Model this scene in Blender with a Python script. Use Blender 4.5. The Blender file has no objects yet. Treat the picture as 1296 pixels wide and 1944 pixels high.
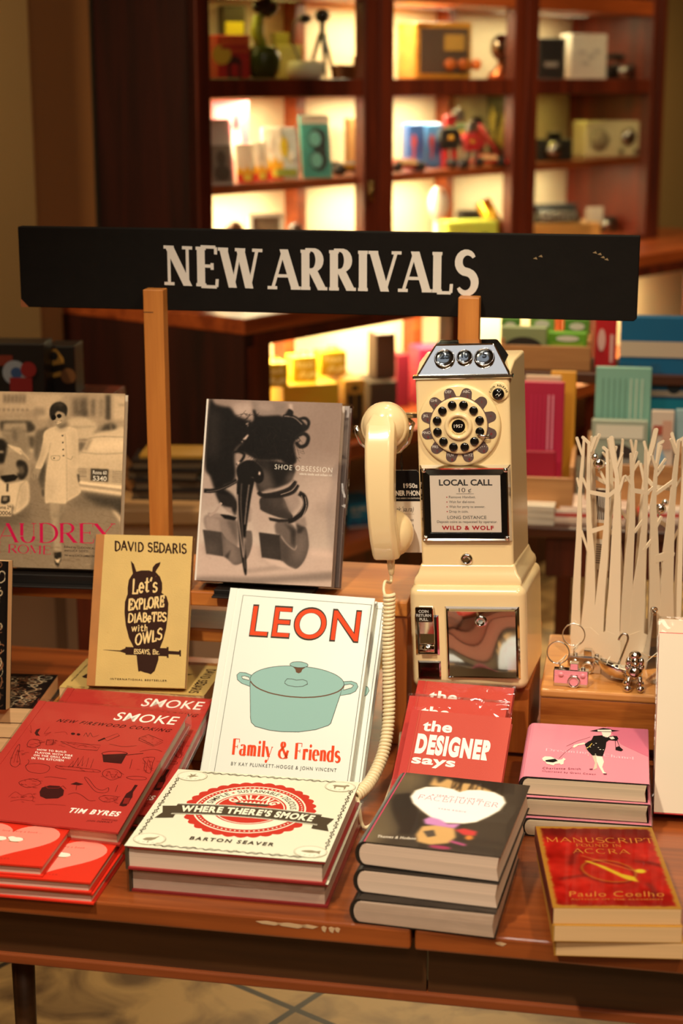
import bpy, math, random
import numpy as np
from mathutils import Matrix, Vector

# ------------------------------------------------------------------ camera, world, lights, exposure
S = bpy.context.scene
COL = S.collection
TT = 0.47                                    # height of the display table top above the floor
PITCH = math.radians(14.2)
FPX = 3240.0
CH = 0.89                                    # camera above the table top

cam = bpy.data.cameras.new('camera')
cam.sensor_fit = 'VERTICAL'; cam.sensor_height = 36.0; cam.sensor_width = 24.0; cam.lens = 60.0
cam.clip_start = 0.05
cam.dof.use_dof = True; cam.dof.focus_distance = 2.14; cam.dof.aperture_fstop = 3.9
camo = bpy.data.objects.new('camera', cam); COL.objects.link(camo)
camo.location = (0, 0, CH + TT); camo.rotation_euler = (math.pi / 2 - PITCH, 0, 0)
S.camera = camo

w = bpy.data.worlds.new('world'); S.world = w; w.use_nodes = True
w.node_tree.nodes['Background'].inputs[0].default_value = (1.0, 0.78, 0.5, 1)
w.node_tree.nodes['Background'].inputs[1].default_value = 0.02
S.view_settings.view_transform = 'Standard'; S.view_settings.look = 'None'
S.view_settings.gamma = 1.0; S.view_settings.exposure = 0.0
S.view_settings.use_curve_mapping = False

def aim(o, tgt):
    d = Vector(tgt) - o.location
    o.rotation_euler = d.to_track_quat('-Z', 'Y').to_euler()

def spot(name, loc, tgt, watt, col, ang, blend, r):
    l = bpy.data.lights.new(name, 'SPOT'); l.energy = watt; l.color = col
    l.spot_size = math.radians(ang); l.spot_blend = blend; l.shadow_soft_size = r
    o = bpy.data.objects.new(name, l); COL.objects.link(o)
    o.location = (loc[0], loc[1], loc[2] + TT); aim(o, (tgt[0], tgt[1], tgt[2] + TT))
    return o

def area(name, loc, rot, sx, sy, watt, col):
    l = bpy.data.lights.new(name, 'AREA'); l.shape = 'RECTANGLE'; l.size = sx; l.size_y = sy
    l.energy = watt; l.color = col
    o = bpy.data.objects.new(name, l); COL.objects.link(o)
    o.location = (loc[0], loc[1], loc[2] + TT); o.rotation_euler = rot
    return o

spot('ceiling_or_added_spot', (-0.55, 0.75, 2.05), (0.08, 1.95, 0.1), 165, (1.0, 0.895, 0.69), 52, 0.9, 0.06)
spot('ceiling_or_added_spot', (0.75, 0.95, 2.05), (0.15, 1.95, 0.1), 85, (1.0, 0.80, 0.50), 60, 0.9, 0.06)
spot('ceiling_or_added_spot', (0.35, 2.95, 2.05), (0.55, 2.9, 0.2), 60, (1.0, 0.74, 0.42), 70, 0.9, 0.06)
area('added_fill_panel', (0.0, -0.6, 2.05), (math.radians(20), 0, 0), 1.2, 0.5, 24, (1.0, 0.82, 0.62))  # added front fill behind the camera, brightens the page edges
area('added_fill_panel', (0.2, 1.55, 2.28), (0, 0, 0), 1.5, 0.8, 3, (0.86, 0.93, 1.0))  # added cool panel for the chrome to reflect, also a weak fill
area('ceiling_lamp', (0.16, 2.36, 2.2), (0, 0, 0.3), 0.26, 0.10, 3.5, (1.0, 0.93, 0.82))
area('ceiling_lamp', (0.62, 2.2, 2.2), (0, 0, 0.3), 0.26, 0.10, 2.5, (1.0, 0.88, 0.70))
spot('ceiling_or_added_spot', (0.75, 4.3, 2.05), (-0.12, 2.32, -0.47), 230, (1.0, 0.78, 0.46), 26, 1.0, 0.06)  # added spot, reaches the floor under the table from behind
spot('ceiling_or_added_spot', (1.75, 4.9, 2.05), (1.45, 5.75, 0.9), 60, (1.0, 0.76, 0.36), 70, 1.0, 0.06)  # added to brighten the wall right of the cabinet
spot('ceiling_or_added_spot', (0.95, 3.05, 2.05), (0.55, 4.9, 0.9), 140, (1.0, 0.78, 0.46), 50, 1.0, 0.06)  # added soft fill on the cabinet front, standing for room light
spot('ceiling_or_added_spot', (-1.25, 2.55, 2.05), (-0.95, 3.3, 0.8), 130, (1.0, 0.76, 0.42), 85, 1.0, 0.06)  # added to lift the dark left wall
spot('ceiling_or_added_spot', (0.95, 4.3, 2.05), (0.75, 4.6, -0.4), 60, (1.0, 0.78, 0.46), 80, 1.0, 0.06)

# ------------------------------------------------------------------ pixel -> place in the room (1296 x 1944 frame)
CAMP = np.array([0, 0, CH])
def ray(x, y):
    a = (x - 648) / FPX; b = (y - 972) / FPX
    return np.array([a, math.cos(PITCH) - b * math.sin(PITCH), -math.sin(PITCH) - b * math.cos(PITCH)])
def atZ(x, y, z):
    d = ray(x, y); return CAMP + (z - CH) / d[2] * d
def atY(x, y, Y):
    d = ray(x, y); return CAMP + Y / d[1] * d

# ------------------------------------------------------------------ materials
def lin(c):
    c = np.asarray(c, float) / 255.0
    return np.where(c <= 0.04045, c / 12.92, ((c + 0.055) / 1.055) ** 2.4)
def c4(c): return tuple(float(x) for x in lin(c)) + (1.0,)
MATS = {}
def mat(name, rgb, rough=0.5, metal=0.0, spec=0.5, coat=0.0, bump=0.0, bscale=200.0, var=0.0, vscale=8.0):
    if name in MATS: return MATS[name]
    m = bpy.data.materials.new(name); m.use_nodes = True; MATS[name] = m
    nt = m.node_tree; b = nt.nodes['Principled BSDF']
    b.inputs['Base Color'].default_value = c4(rgb); b.inputs['Roughness'].default_value = rough
    b.inputs['Metallic'].default_value = metal; b.inputs['Specular IOR Level'].default_value = spec
    if coat: b.inputs['Coat Weight'].default_value = coat; b.inputs['Coat Roughness'].default_value = 0.08
    if bump or var:
        tc = nt.nodes.new('ShaderNodeTexCoord'); nz = nt.nodes.new('ShaderNodeTexNoise')
        nz.inputs['Scale'].default_value = bscale; nz.inputs['Detail'].default_value = 4
        nt.links.new(tc.outputs['Object'], nz.inputs['Vector'])
        if bump:
            bp = nt.nodes.new('ShaderNodeBump'); bp.inputs['Strength'].default_value = bump; bp.inputs['Distance'].default_value = 0.002
            nt.links.new(nz.outputs['Fac'], bp.inputs['Height']); nt.links.new(bp.outputs['Normal'], b.inputs['Normal'])
        if var:
            n2 = nt.nodes.new('ShaderNodeTexNoise'); n2.inputs['Scale'].default_value = vscale; n2.inputs['Detail'].default_value = 5
            nt.links.new(tc.outputs['Object'], n2.inputs['Vector'])
            mx = nt.nodes.new('ShaderNodeMix'); mx.data_type = 'RGBA'
            mx.inputs['A'].default_value = c4(np.clip(np.array(rgb) * (1 - var), 0, 255)); mx.inputs['B'].default_value = c4(np.clip(np.array(rgb) * (1 + var), 0, 255))
            nt.links.new(n2.outputs['Fac'], mx.inputs['Factor']); nt.links.new(mx.outputs['Result'], b.inputs['Base Color'])
    return m

def wood(name, c1, c2, axis='x', scale=1.0, rough=0.35, coat=0.2, fine=1.0):
    if name in MATS: return MATS[name]
    m = bpy.data.materials.new(name); m.use_nodes = True; MATS[name] = m
    nt = m.node_tree; N = nt.nodes; L = nt.links; b = N['Principled BSDF']
    tc = N.new('ShaderNodeTexCoord'); mp = N.new('ShaderNodeMapping')
    s = {'x': (0.9, 14, 14), 'y': (14, 0.9, 14), 'z': (14, 14, 0.9)}[axis]
    mp.inputs['Scale'].default_value = [q * scale for q in s]
    L.new(tc.outputs['Object'], mp.inputs['Vector'])
    n1 = N.new('ShaderNodeTexNoise'); n1.inputs['Scale'].default_value = 1.6; n1.inputs['Detail'].default_value = 6; n1.inputs['Distortion'].default_value = 0.9
    n2 = N.new('ShaderNodeTexNoise'); n2.inputs['Scale'].default_value = 11 * fine; n2.inputs['Detail'].default_value = 3
    L.new(mp.outputs[0], n1.inputs['Vector']); L.new(mp.outputs[0], n2.inputs['Vector'])
    ad = N.new('ShaderNodeMath'); ad.operation = 'MULTIPLY_ADD'; ad.inputs[1].default_value = 0.35
    L.new(n2.outputs['Fac'], ad.inputs[0]); L.new(n1.outputs['Fac'], ad.inputs[2])
    cr = N.new('ShaderNodeValToRGB'); cr.color_ramp.elements[0].position = 0.48; cr.color_ramp.elements[1].position = 0.86
    cr.color_ramp.elements[0].color = c4(c2); cr.color_ramp.elements[1].color = c4(c1)
    L.new(ad.outputs[0], cr.inputs[0]); L.new(cr.outputs[0], b.inputs['Base Color'])
    bp = N.new('ShaderNodeBump'); bp.inputs['Strength'].default_value = 0.12; bp.inputs['Distance'].default_value = 0.001
    L.new(n2.outputs['Fac'], bp.inputs['Height']); L.new(bp.outputs['Normal'], b.inputs['Normal'])
    b.inputs['Roughness'].default_value = rough
    if coat: b.inputs['Coat Weight'].default_value = coat; b.inputs['Coat Roughness'].default_value = 0.15
    return m

def pagemat(name, rgb, dark=0.8):
    if name in MATS: return MATS[name]
    m = bpy.data.materials.new(name); m.use_nodes = True; MATS[name] = m
    nt = m.node_tree; N = nt.nodes; L = nt.links; b = N['Principled BSDF']
    tc = N.new('ShaderNodeTexCoord'); mp = N.new('ShaderNodeMapping'); mp.inputs['Scale'].default_value = (3, 3, 520)
    L.new(tc.outputs['Object'], mp.inputs['Vector'])
    n1 = N.new('ShaderNodeTexNoise'); n1.inputs['Scale'].default_value = 1.0; n1.inputs['Detail'].default_value = 3
    L.new(mp.outputs[0], n1.inputs['Vector'])
    mx = N.new('ShaderNodeMix'); mx.data_type = 'RGBA'
    mx.inputs['A'].default_value = c4(np.array(rgb) * dark); mx.inputs['B'].default_value = c4(np.clip(np.array(rgb) * 1.06, 0, 255))
    L.new(n1.outputs['Fac'], mx.inputs['Factor']); L.new(mx.outputs['Result'], b.inputs['Base Color'])
    b.inputs['Roughness'].default_value = 0.8; b.inputs['Specular IOR Level'].default_value = 0.2
    return m

def colmat(name, rough=0.4, coat=0.0):
    if name in MATS: return MATS[name]
    m = bpy.data.materials.new(name); m.use_nodes = True; MATS[name] = m
    nt = m.node_tree; b = nt.nodes['Principled BSDF']
    a = nt.nodes.new('ShaderNodeAttribute'); a.attribute_name = 'Col'
    nt.links.new(a.outputs['Color'], b.inputs['Base Color']); b.inputs['Roughness'].default_value = rough; b.inputs['Specular IOR Level'].default_value = .05
    if coat: b.inputs['Coat Weight'].default_value = coat
    return m

def plastic(name, rough=0.08, fac=0.9, scale=60.0, strength=0.5, tint=(1, 1, 1)):
    """clear film: mostly see-through, glossy where it catches a lamp"""
    if name in MATS: return MATS[name]
    m = bpy.data.materials.new(name); m.use_nodes = True; MATS[name] = m
    nt = m.node_tree; N = nt.nodes; L = nt.links; N.remove(N['Principled BSDF']); out = N['Material Output']
    tr = N.new('ShaderNodeBsdfTransparent'); tr.inputs[0].default_value = tint + (1,)
    gl = N.new('ShaderNodeBsdfGlossy'); gl.inputs['Roughness'].default_value = rough
    fr = N.new('ShaderNodeFresnel'); fr.inputs[0].default_value = 1.5
    ml = N.new('ShaderNodeMath'); ml.operation = 'MULTIPLY'; ml.inputs[1].default_value = fac; ml.use_clamp = True
    mx = N.new('ShaderNodeMixShader'); tc = N.new('ShaderNodeTexCoord')
    nz = N.new('ShaderNodeTexNoise'); nz.inputs['Scale'].default_value = scale; nz.inputs['Detail'].default_value = 2; nz.inputs['Distortion'].default_value = 1.0
    bp = N.new('ShaderNodeBump'); bp.inputs['Strength'].default_value = strength; bp.inputs['Distance'].default_value = 0.004
    L.new(tc.outputs['Object'], nz.inputs['Vector']); L.new(nz.outputs['Fac'], bp.inputs['Height'])
    L.new(bp.outputs['Normal'], gl.inputs['Normal']); L.new(bp.outputs['Normal'], fr.inputs['Normal'])
    L.new(fr.outputs[0], ml.inputs[0]); L.new(ml.outputs[0], mx.inputs[0]); L.new(tr.outputs[0], mx.inputs[1]); L.new(gl.outputs[0], mx.inputs[2])
    L.new(mx.outputs[0], out.inputs['Surface'])
    return m

# ------------------------------------------------------------------ mesh builder
class MB:
    def __init__(s): s.v = []; s.f = []; s.m = []; s.sm = []; s.col = {}
    def add(s, vs, fs, mi=0, smooth=False):
        o = len(s.v); s.v += [tuple(map(float, p)) for p in vs]
        for f in fs: s.f.append([i + o for i in f]); s.m.append(mi); s.sm.append(smooth)
        return o
    def box(s, a, b, mi=0):
        x0, y0, z0 = a; x1, y1, z1 = b
        s.add([(x0,y0,z0),(x1,y0,z0),(x1,y1,z0),(x0,y1,z0),(x0,y0,z1),(x1,y0,z1),(x1,y1,z1),(x0,y1,z1)],
              [(0,3,2,1),(4,5,6,7),(0,1,5,4),(1,2,6,5),(2,3,7,6),(3,0,4,7)], mi); return s
    def prism(s, pts, z0, z1, mi=0, plane='xy', smooth=False):
        n = len(pts)
        A = sum(pts[i][0]*pts[(i+1)%n][1]-pts[(i+1)%n][0]*pts[i][1] for i in range(n))
        if A < 0: pts = list(pts)[::-1]
        def P(p, z): return (p[0],p[1],z) if plane == 'xy' else ((p[0],z,p[1]) if plane == 'xz' else (z,p[0],p[1]))
        o = s.add([P(p, z0) for p in pts] + [P(p, z1) for p in pts], [list(range(n))[::-1], [n+i for i in range(n)]], mi)
        for i in range(n):
            j = (i+1) % n; s.f.append([o+i, o+j, o+n+j, o+n+i]); s.m.append(mi); s.sm.append(smooth)
        return s
    def lathe(s, prof, seg=24, mi=0, c=(0,0,0), axis='z', smooth=True, a0=0, a1=2*math.pi):
        vs = []; fs = []; full = abs(a1-a0-2*math.pi) < 1e-6; k = seg if full else seg+1
        for r, z in prof:
            for i in range(k):
                a = a0+(a1-a0)*i/seg; x, y = r*math.cos(a), r*math.sin(a)
                p = (x,y,z) if axis == 'z' else ((x,-z,y) if axis == '-y' else (z,x,y))
                vs.append((p[0]+c[0], p[1]+c[1], p[2]+c[2]))
        for j in range(len(prof)-1):
            for i in range(seg):
                i2 = (i+1) % k if full else i+1
                fs.append((j*k+i, j*k+i2, (j+1)*k+i2, (j+1)*k+i))
        s.add(vs, fs, mi, smooth); return s
    def tube(s, pts, r, seg=8, mi=0, closed=False, caps=True, smooth=True):
        P = [np.array(p, float) for p in pts]; n = len(P)
        R = [r]*n if np.isscalar(r) else list(r); vs = []; up = None
        for i in range(n):
            a = P[(i-1) % n] if (closed or i > 0) else P[i]; b = P[(i+1) % n] if (closed or i < n-1) else P[i]
            t = b-a; t = t/(np.linalg.norm(t)+1e-12)
            if up is None:
                up = np.array([0,0,1.]) if abs(t[2]) < .9 else np.array([1.,0,0])
            u = up-t*(up@t); u /= (np.linalg.norm(u)+1e-12); up = u; v = np.cross(t, u)
            for k in range(seg):
                q = 2*math.pi*k/seg; vs.append(P[i]+R[i]*(math.cos(q)*u+math.sin(q)*v))
        fs = []
        for i in range(n if closed else n-1):
            for k in range(seg):
                a = i*seg+k; b = i*seg+(k+1) % seg; c = ((i+1) % n)*seg+(k+1) % seg; d = ((i+1) % n)*seg+k
                fs.append((a,b,c,d))
        if caps and not closed: fs += [list(range(seg))[::-1], [(n-1)*seg+k for k in range(seg)]]
        s.add(vs, fs, mi, smooth); return s
    def ball(s, c, r, seg=16, mi=0):
        rx, ry, rz = (r,r,r) if np.isscalar(r) else r; vs = []; fs = []; h = seg//2
        for j in range(h+1):
            t = math.pi*j/h
            for i in range(seg):
                a = 2*math.pi*i/seg; vs.append((c[0]+rx*math.sin(t)*math.cos(a), c[1]+ry*math.sin(t)*math.sin(a), c[2]-rz*math.cos(t)))
        for j in range(h):
            for i in range(seg): fs.append((j*seg+i, j*seg+(i+1) % seg, (j+1)*seg+(i+1) % seg, (j+1)*seg+i))
        s.add(vs, fs, mi, True); return s
    def xf(s, M, i0=0):
        s.v = s.v[:i0] + [tuple(M @ Vector(p)) for p in s.v[i0:]]; return s
    def scale(s, k): s.v = [(p[0]*k, p[1]*k, p[2]*k) for p in s.v]; return s
    def build(s, name, mats, parent=None, bevel=0.0, seg=2, label=None, subsurf=0, solid=0.0):
        me = bpy.data.meshes.new(name); me.from_pydata(s.v, [], s.f)
        mats = mats if isinstance(mats, (list, tuple)) else [mats]
        for m in mats: me.materials.append(m)
        me.polygons.foreach_set('material_index', s.m); me.polygons.foreach_set('use_smooth', s.sm)
        if s.col:
            at = me.color_attributes.new('Col', 'FLOAT_COLOR', 'POINT'); arr = np.ones((len(s.v), 4), np.float32)
            for o, a in s.col.items(): arr[o:o+len(a), :3] = a
            at.data.foreach_set('color', arr.ravel())
        me.update()
        ob = bpy.data.objects.new(name, me); COL.objects.link(ob)
        if parent is not None: ob.parent = parent
        if label: ob['label'] = label
        if solid:
            md = ob.modifiers.new('solid', 'SOLIDIFY'); md.thickness = solid; md.offset = 0
        if bevel:
            md = ob.modifiers.new('bevel', 'BEVEL'); md.width = bevel; md.segments = seg; md.limit_method = 'ANGLE'; md.angle_limit = math.radians(35)
            md.harden_normals = False
            if seg >= 3: me.polygons.foreach_set('use_smooth', [True]*len(s.f))
            if seg >= 3:
                md.harden_normals = True
        if subsurf:
            md = ob.modifiers.new('sub', 'SUBSURF'); md.levels = subsurf; md.render_levels = subsurf
        return ob

def settle(o, loc=(0,0,0), rz=0.0, M=None):
    if M is not None:
        M = M.copy(); M.translation.z += TT; o.matrix_world = M
    else:
        o.location = (loc[0], loc[1], loc[2] + TT); o.rotation_euler = (0, 0, rz)
def thing(name, label, cat, loc=(0,0,0), rz=0.0, group=None, M=None):
    o = bpy.data.objects.new(name, None); COL.objects.link(o); o.empty_display_size = 0.02
    settle(o, loc, rz, M); o['label'] = label; o['category'] = cat
    if group: o['group'] = group
    return o
def tag(o, label, cat, group=None):
    o['label'] = label; o['category'] = cat
    if group: o['group'] = group
    return o
def struct(name, mb, m, bevel=0.0):
    o = mb.build(name, m, None, bevel); o.location = (0, 0, TT); o['kind'] = 'structure'; return o
def dup(root, M, label, group=None):
    r = root.copy(); COL.objects.link(r); settle(r, M=M); r['label'] = label
    if group: r['group'] = group
    for ch in list(root.children):
        c = ch.copy(); COL.objects.link(c); c.parent = r
        for g in list(ch.children):
            d = g.copy(); COL.objects.link(d); d.parent = c
    return r
def RZ(x, y, z, deg): return Matrix.Translation((x, y, z)) @ Matrix.Rotation(math.radians(deg), 4, 'Z')

# ------------------------------------------------------------------ lettering
_G = {}
def glyph(s, bold=0.0, sp=1.0):
    k = (s, bold, sp)
    if k in _G: return _G[k]
    cu = bpy.data.curves.new('lettering', 'FONT'); cu.body = s; cu.offset = bold; cu.space_character = sp; cu.resolution_u = 3 if len(s) > 9 else 8
    ob = bpy.data.objects.new('lettering', cu); me = ob.to_mesh()
    V = np.array([(v.co.x, v.co.y) for v in me.vertices]) if len(me.vertices) else np.zeros((1, 2)); F = [list(p.vertices) for p in me.polygons]
    ob.to_mesh_clear(); bpy.data.objects.remove(ob); bpy.data.curves.remove(cu)
    _G[k] = (V, F); return _G[k]
CAP = None
def capheight():
    global CAP
    if CAP is None: CAP = glyph('H')[0][:, 1].max()
    return CAP

def arc(cx, cy, rx, ry, a0, a1, n=10):
    return [(cx+rx*math.cos(math.radians(a0+(a1-a0)*i/n)), cy+ry*math.sin(math.radians(a0+(a1-a0)*i/n))) for i in range(n+1)]
def _sk():
    k = 'k'; n = 'n'; u = None; x = .66
    O = lambda w, h, cy: arc(w/2, cy, w/2, h/2, 90, 450, 20)
    G = {
    'A':(.8,[(n,[(0,0),(.4,1)]),(k,[(.4,1),(.8,0)]),(n,[(.14,.34),(.66,.34)])],[(0,0),(.8,0)]),
    'B':(.62,[(k,[(.1,0),(.1,1)]),(u,[(.1,1)]+arc(.3,.76,.26,.24,90,-90)+[(.1,.52)]),(u,[(.1,.52)]+arc(.32,.26,.3,.26,90,-90)+[(.1,0)])],[(.1,0),(.1,1)]),
    'C':(.75,[(u,arc(.4,.5,.4,.5,50,310,16))],[]),
    'D':(.78,[(k,[(.12,0),(.12,1)]),(u,[(.12,1)]+arc(.3,.5,.48,.5,90,-90,14)+[(.12,0)])],[(.12,0),(.12,1)]),
    'E':(.62,[(k,[(.12,0),(.12,1)]),(n,[(.12,1),(.6,1)]),(n,[(.12,.52),(.48,.52)]),(n,[(.12,0),(.62,0)]),(n,[(.6,1),(.6,.82)]),(n,[(.48,.6),(.48,.43)]),(n,[(.62,0),(.64,.2)])],[(.12,0),(.12,1)]),
    'F':(.6,[(k,[(.12,0),(.12,1)]),(n,[(.12,1),(.6,1)]),(n,[(.12,.52),(.46,.52)]),(n,[(.6,1),(.6,.78)]),(n,[(.46,.62),(.46,.42)])],[(.12,0),(.12,1)]),
    'G':(.8,[(u,arc(.4,.5,.4,.5,50,300,16)),(k,[(.68,.05),(.68,.42)]),(n,[(.48,.42),(.78,.42)])],[]),
    'H':(.8,[(k,[(.12,0),(.12,1)]),(k,[(.68,0),(.68,1)]),(n,[(.12,.52),(.68,.52)])],[(.12,0),(.12,1),(.68,0),(.68,1)]),
    'I':(.26,[(k,[(.13,0),(.13,1)])],[(.13,0),(.13,1)]),
    'L':(.58,[(k,[(.12,0),(.12,1)]),(n,[(.12,0),(.58,0)]),(n,[(.58,0),(.6,.22)])],[(.12,0),(.12,1)]),
    'M':(.95,[(n,[(.1,0),(.1,1)]),(k,[(.1,1),(.47,.1)]),(n,[(.47,.1),(.84,1)]),(k,[(.84,1),(.84,0)])],[(.1,0),(.84,0),(.1,1),(.84,1)]),
    'N':(.8,[(n,[(.1,0),(.1,1)]),(k,[(.1,1),(.7,0)]),(n,[(.7,0),(.7,1)])],[(.1,0),(.1,1),(.7,1)]),
    'O':(.8,[(u,O(.8,1,.5))],[]),
    'P':(.62,[(k,[(.12,0),(.12,1)]),(u,[(.12,1)]+arc(.32,.74,.28,.26,90,-90)+[(.12,.48)])],[(.12,0),(.12,1)]),
    'R':(.75,[(k,[(.12,0),(.12,1)]),(u,[(.12,1)]+arc(.34,.75,.26,.25,90,-90)+[(.12,.5)]),(k,[(.36,.5),(.7,0)])],[(.12,0),(.12,1),(.7,0)]),
    'S':(.58,[(k,arc(.3,.76,.27,.24,30,250,12)+arc(.28,.26,.29,.26,75,-150,12))],[]),
    'T':(.7,[(k,[(.35,0),(.35,1)]),(n,[(0,1),(.7,1)]),(n,[(0,1),(0,.8)]),(n,[(.7,1),(.7,.8)])],[(.35,0)]),
    'U':(.75,[(k,[(.12,1),(.12,.35)]),(u,arc(.38,.32,.26,.32,180,360,12)),(n,[(.64,.32),(.64,1)])],[(.12,1),(.64,1)]),
    'V':(.78,[(k,[(0,1),(.39,0)]),(n,[(.39,0),(.78,1)])],[(0,1),(.78,1)]),
    'W':(1.1,[(k,[(0,1),(.3,0)]),(n,[(.3,0),(.55,1)]),(k,[(.55,1),(.83,0)]),(n,[(.83,0),(1.1,1)])],[(0,1),(.55,1),(1.1,1)]),
    'X':(.7,[(k,[(0,1),(.7,0)]),(n,[(0,0),(.7,1)])],[(0,0),(.7,0),(0,1),(.7,1)]),
    'Y':(.75,[(k,[(0,1),(.37,.45)]),(n,[(.75,1),(.37,.45)]),(k,[(.37,.45),(.37,0)])],[(0,1),(.75,1),(.37,0)]),
    'a':(.52,[(k,[(.4,x-.15),(.4,.08),(.5,0)]),(u,arc(.22,x-.16,.18,.16,150,0,8)),(u,[(.4,.4)]+arc(.2,.19,.18,.19,80,290,10)+[(.4,.12)])],[]),
    'c':(.45,[(u,arc(.25,x/2,.24,x/2,45,310,12))],[]),
    'd':(.56,[(k,[(.44,1),(.44,0)]),(u,arc(.24,x/2,.22,x/2,50,310,14))],[(.44,1)]),
    'e':(.5,[(n,[(.04,.34),(.46,.34)]),(u,arc(.25,x/2,.22,x/2,0,310,14))],[]),
    'f':(.4,[(k,[(.15,0),(.15,.8)]),(u,arc(.28,.8,.13,.2,180,30,8)),(n,[(0,x),(.35,x)])],[(.15,0)]),
    'g':(.5,[(u,arc(.22,.42,.18,.22,0,360,14)),(u,arc(.22,-.08,.22,.16,120,420,14)),(n,[(.36,.6),(.5,.66)])],[]),
    'h':(.56,[(k,[(.12,0),(.12,1)]),(u,arc(.28,.45,.16,.21,170,0,8)),(k,[(.44,.45),(.44,0)])],[(.12,0),(.44,0),(.12,1)]),
    'i':(.24,[(k,[(.12,0),(.12,x)]),('d',[(.12,.88)])],[(.12,0),(.12,x)]),
    'l':(.24,[(k,[(.12,0),(.12,1)])],[(.12,0),(.12,1)]),
    'm':(.86,[(k,[(.12,0),(.12,x)]),(u,arc(.27,.45,.15,.21,170,0,8)),(k,[(.42,.45),(.42,0)]),(u,arc(.57,.45,.15,.21,170,0,8)),(k,[(.72,.45),(.72,0)])],[(.12,0),(.42,0),(.72,0),(.12,x)]),
    'n':(.56,[(k,[(.12,0),(.12,x)]),(u,arc(.28,.45,.16,.21,170,0,8)),(k,[(.44,.45),(.44,0)])],[(.12,0),(.44,0),(.12,x)]),
    'o':(.52,[(u,arc(.26,x/2,.24,x/2,90,450,16))],[]),
    'r':(.42,[(k,[(.12,0),(.12,x)]),(u,arc(.3,.44,.18,.22,170,60,6)),('d',[(.37,.58)])],[(.12,0),(.12,x)]),
    's':(.42,[(k,arc(.22,.5,.18,.16,30,250,10)+arc(.2,.17,.2,.17,75,-150,10))],[]),
    't':(.34,[(k,[(.14,.9),(.14,.12),(.22,0),(.34,.06)]),(n,[(0,x),(.32,x)])],[]),
    'u':(.56,[(k,[(.12,x),(.12,.2)]),(u,arc(.27,.2,.15,.2,180,330,8)),(k,[(.44,x),(.44,0)])],[(.12,x),(.44,x)]),
    'w':(.76,[(k,[(0,x),(.2,0)]),(n,[(.2,0),(.38,x)]),(k,[(.38,x),(.58,0)]),(n,[(.58,0),(.76,x)])],[(0,x),(.76,x)]),
    'y':(.54,[(k,[(0,x),(.27,.02)]),(n,[(.54,x),(.22,-.18),(.08,-.3)]),('d',[(.06,-.26)])],[(0,x),(.54,x)]),
    '&':(.85,[(u,[(.85,.5)]+arc(.4,.27,.36,.29,10,-170,12)+[(.06,.4),(.42,.7)]+arc(.36,.83,.15,.17,-30,210,10)+[(.24,.72),(.8,0)])],[]),
    "'":(.16,[(k,[(.1,1.05),(.05,.85)])],[]),'.':(.2,[('d',[(.1,.05)])],[]),',':(.2,[(k,[(.12,.06),(.04,-.14)])],[]),'-':(.35,[(n,[(.05,.35),(.3,.35)])],[]),' ':(.36,[],[])}
    return G
SK = _sk()

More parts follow.
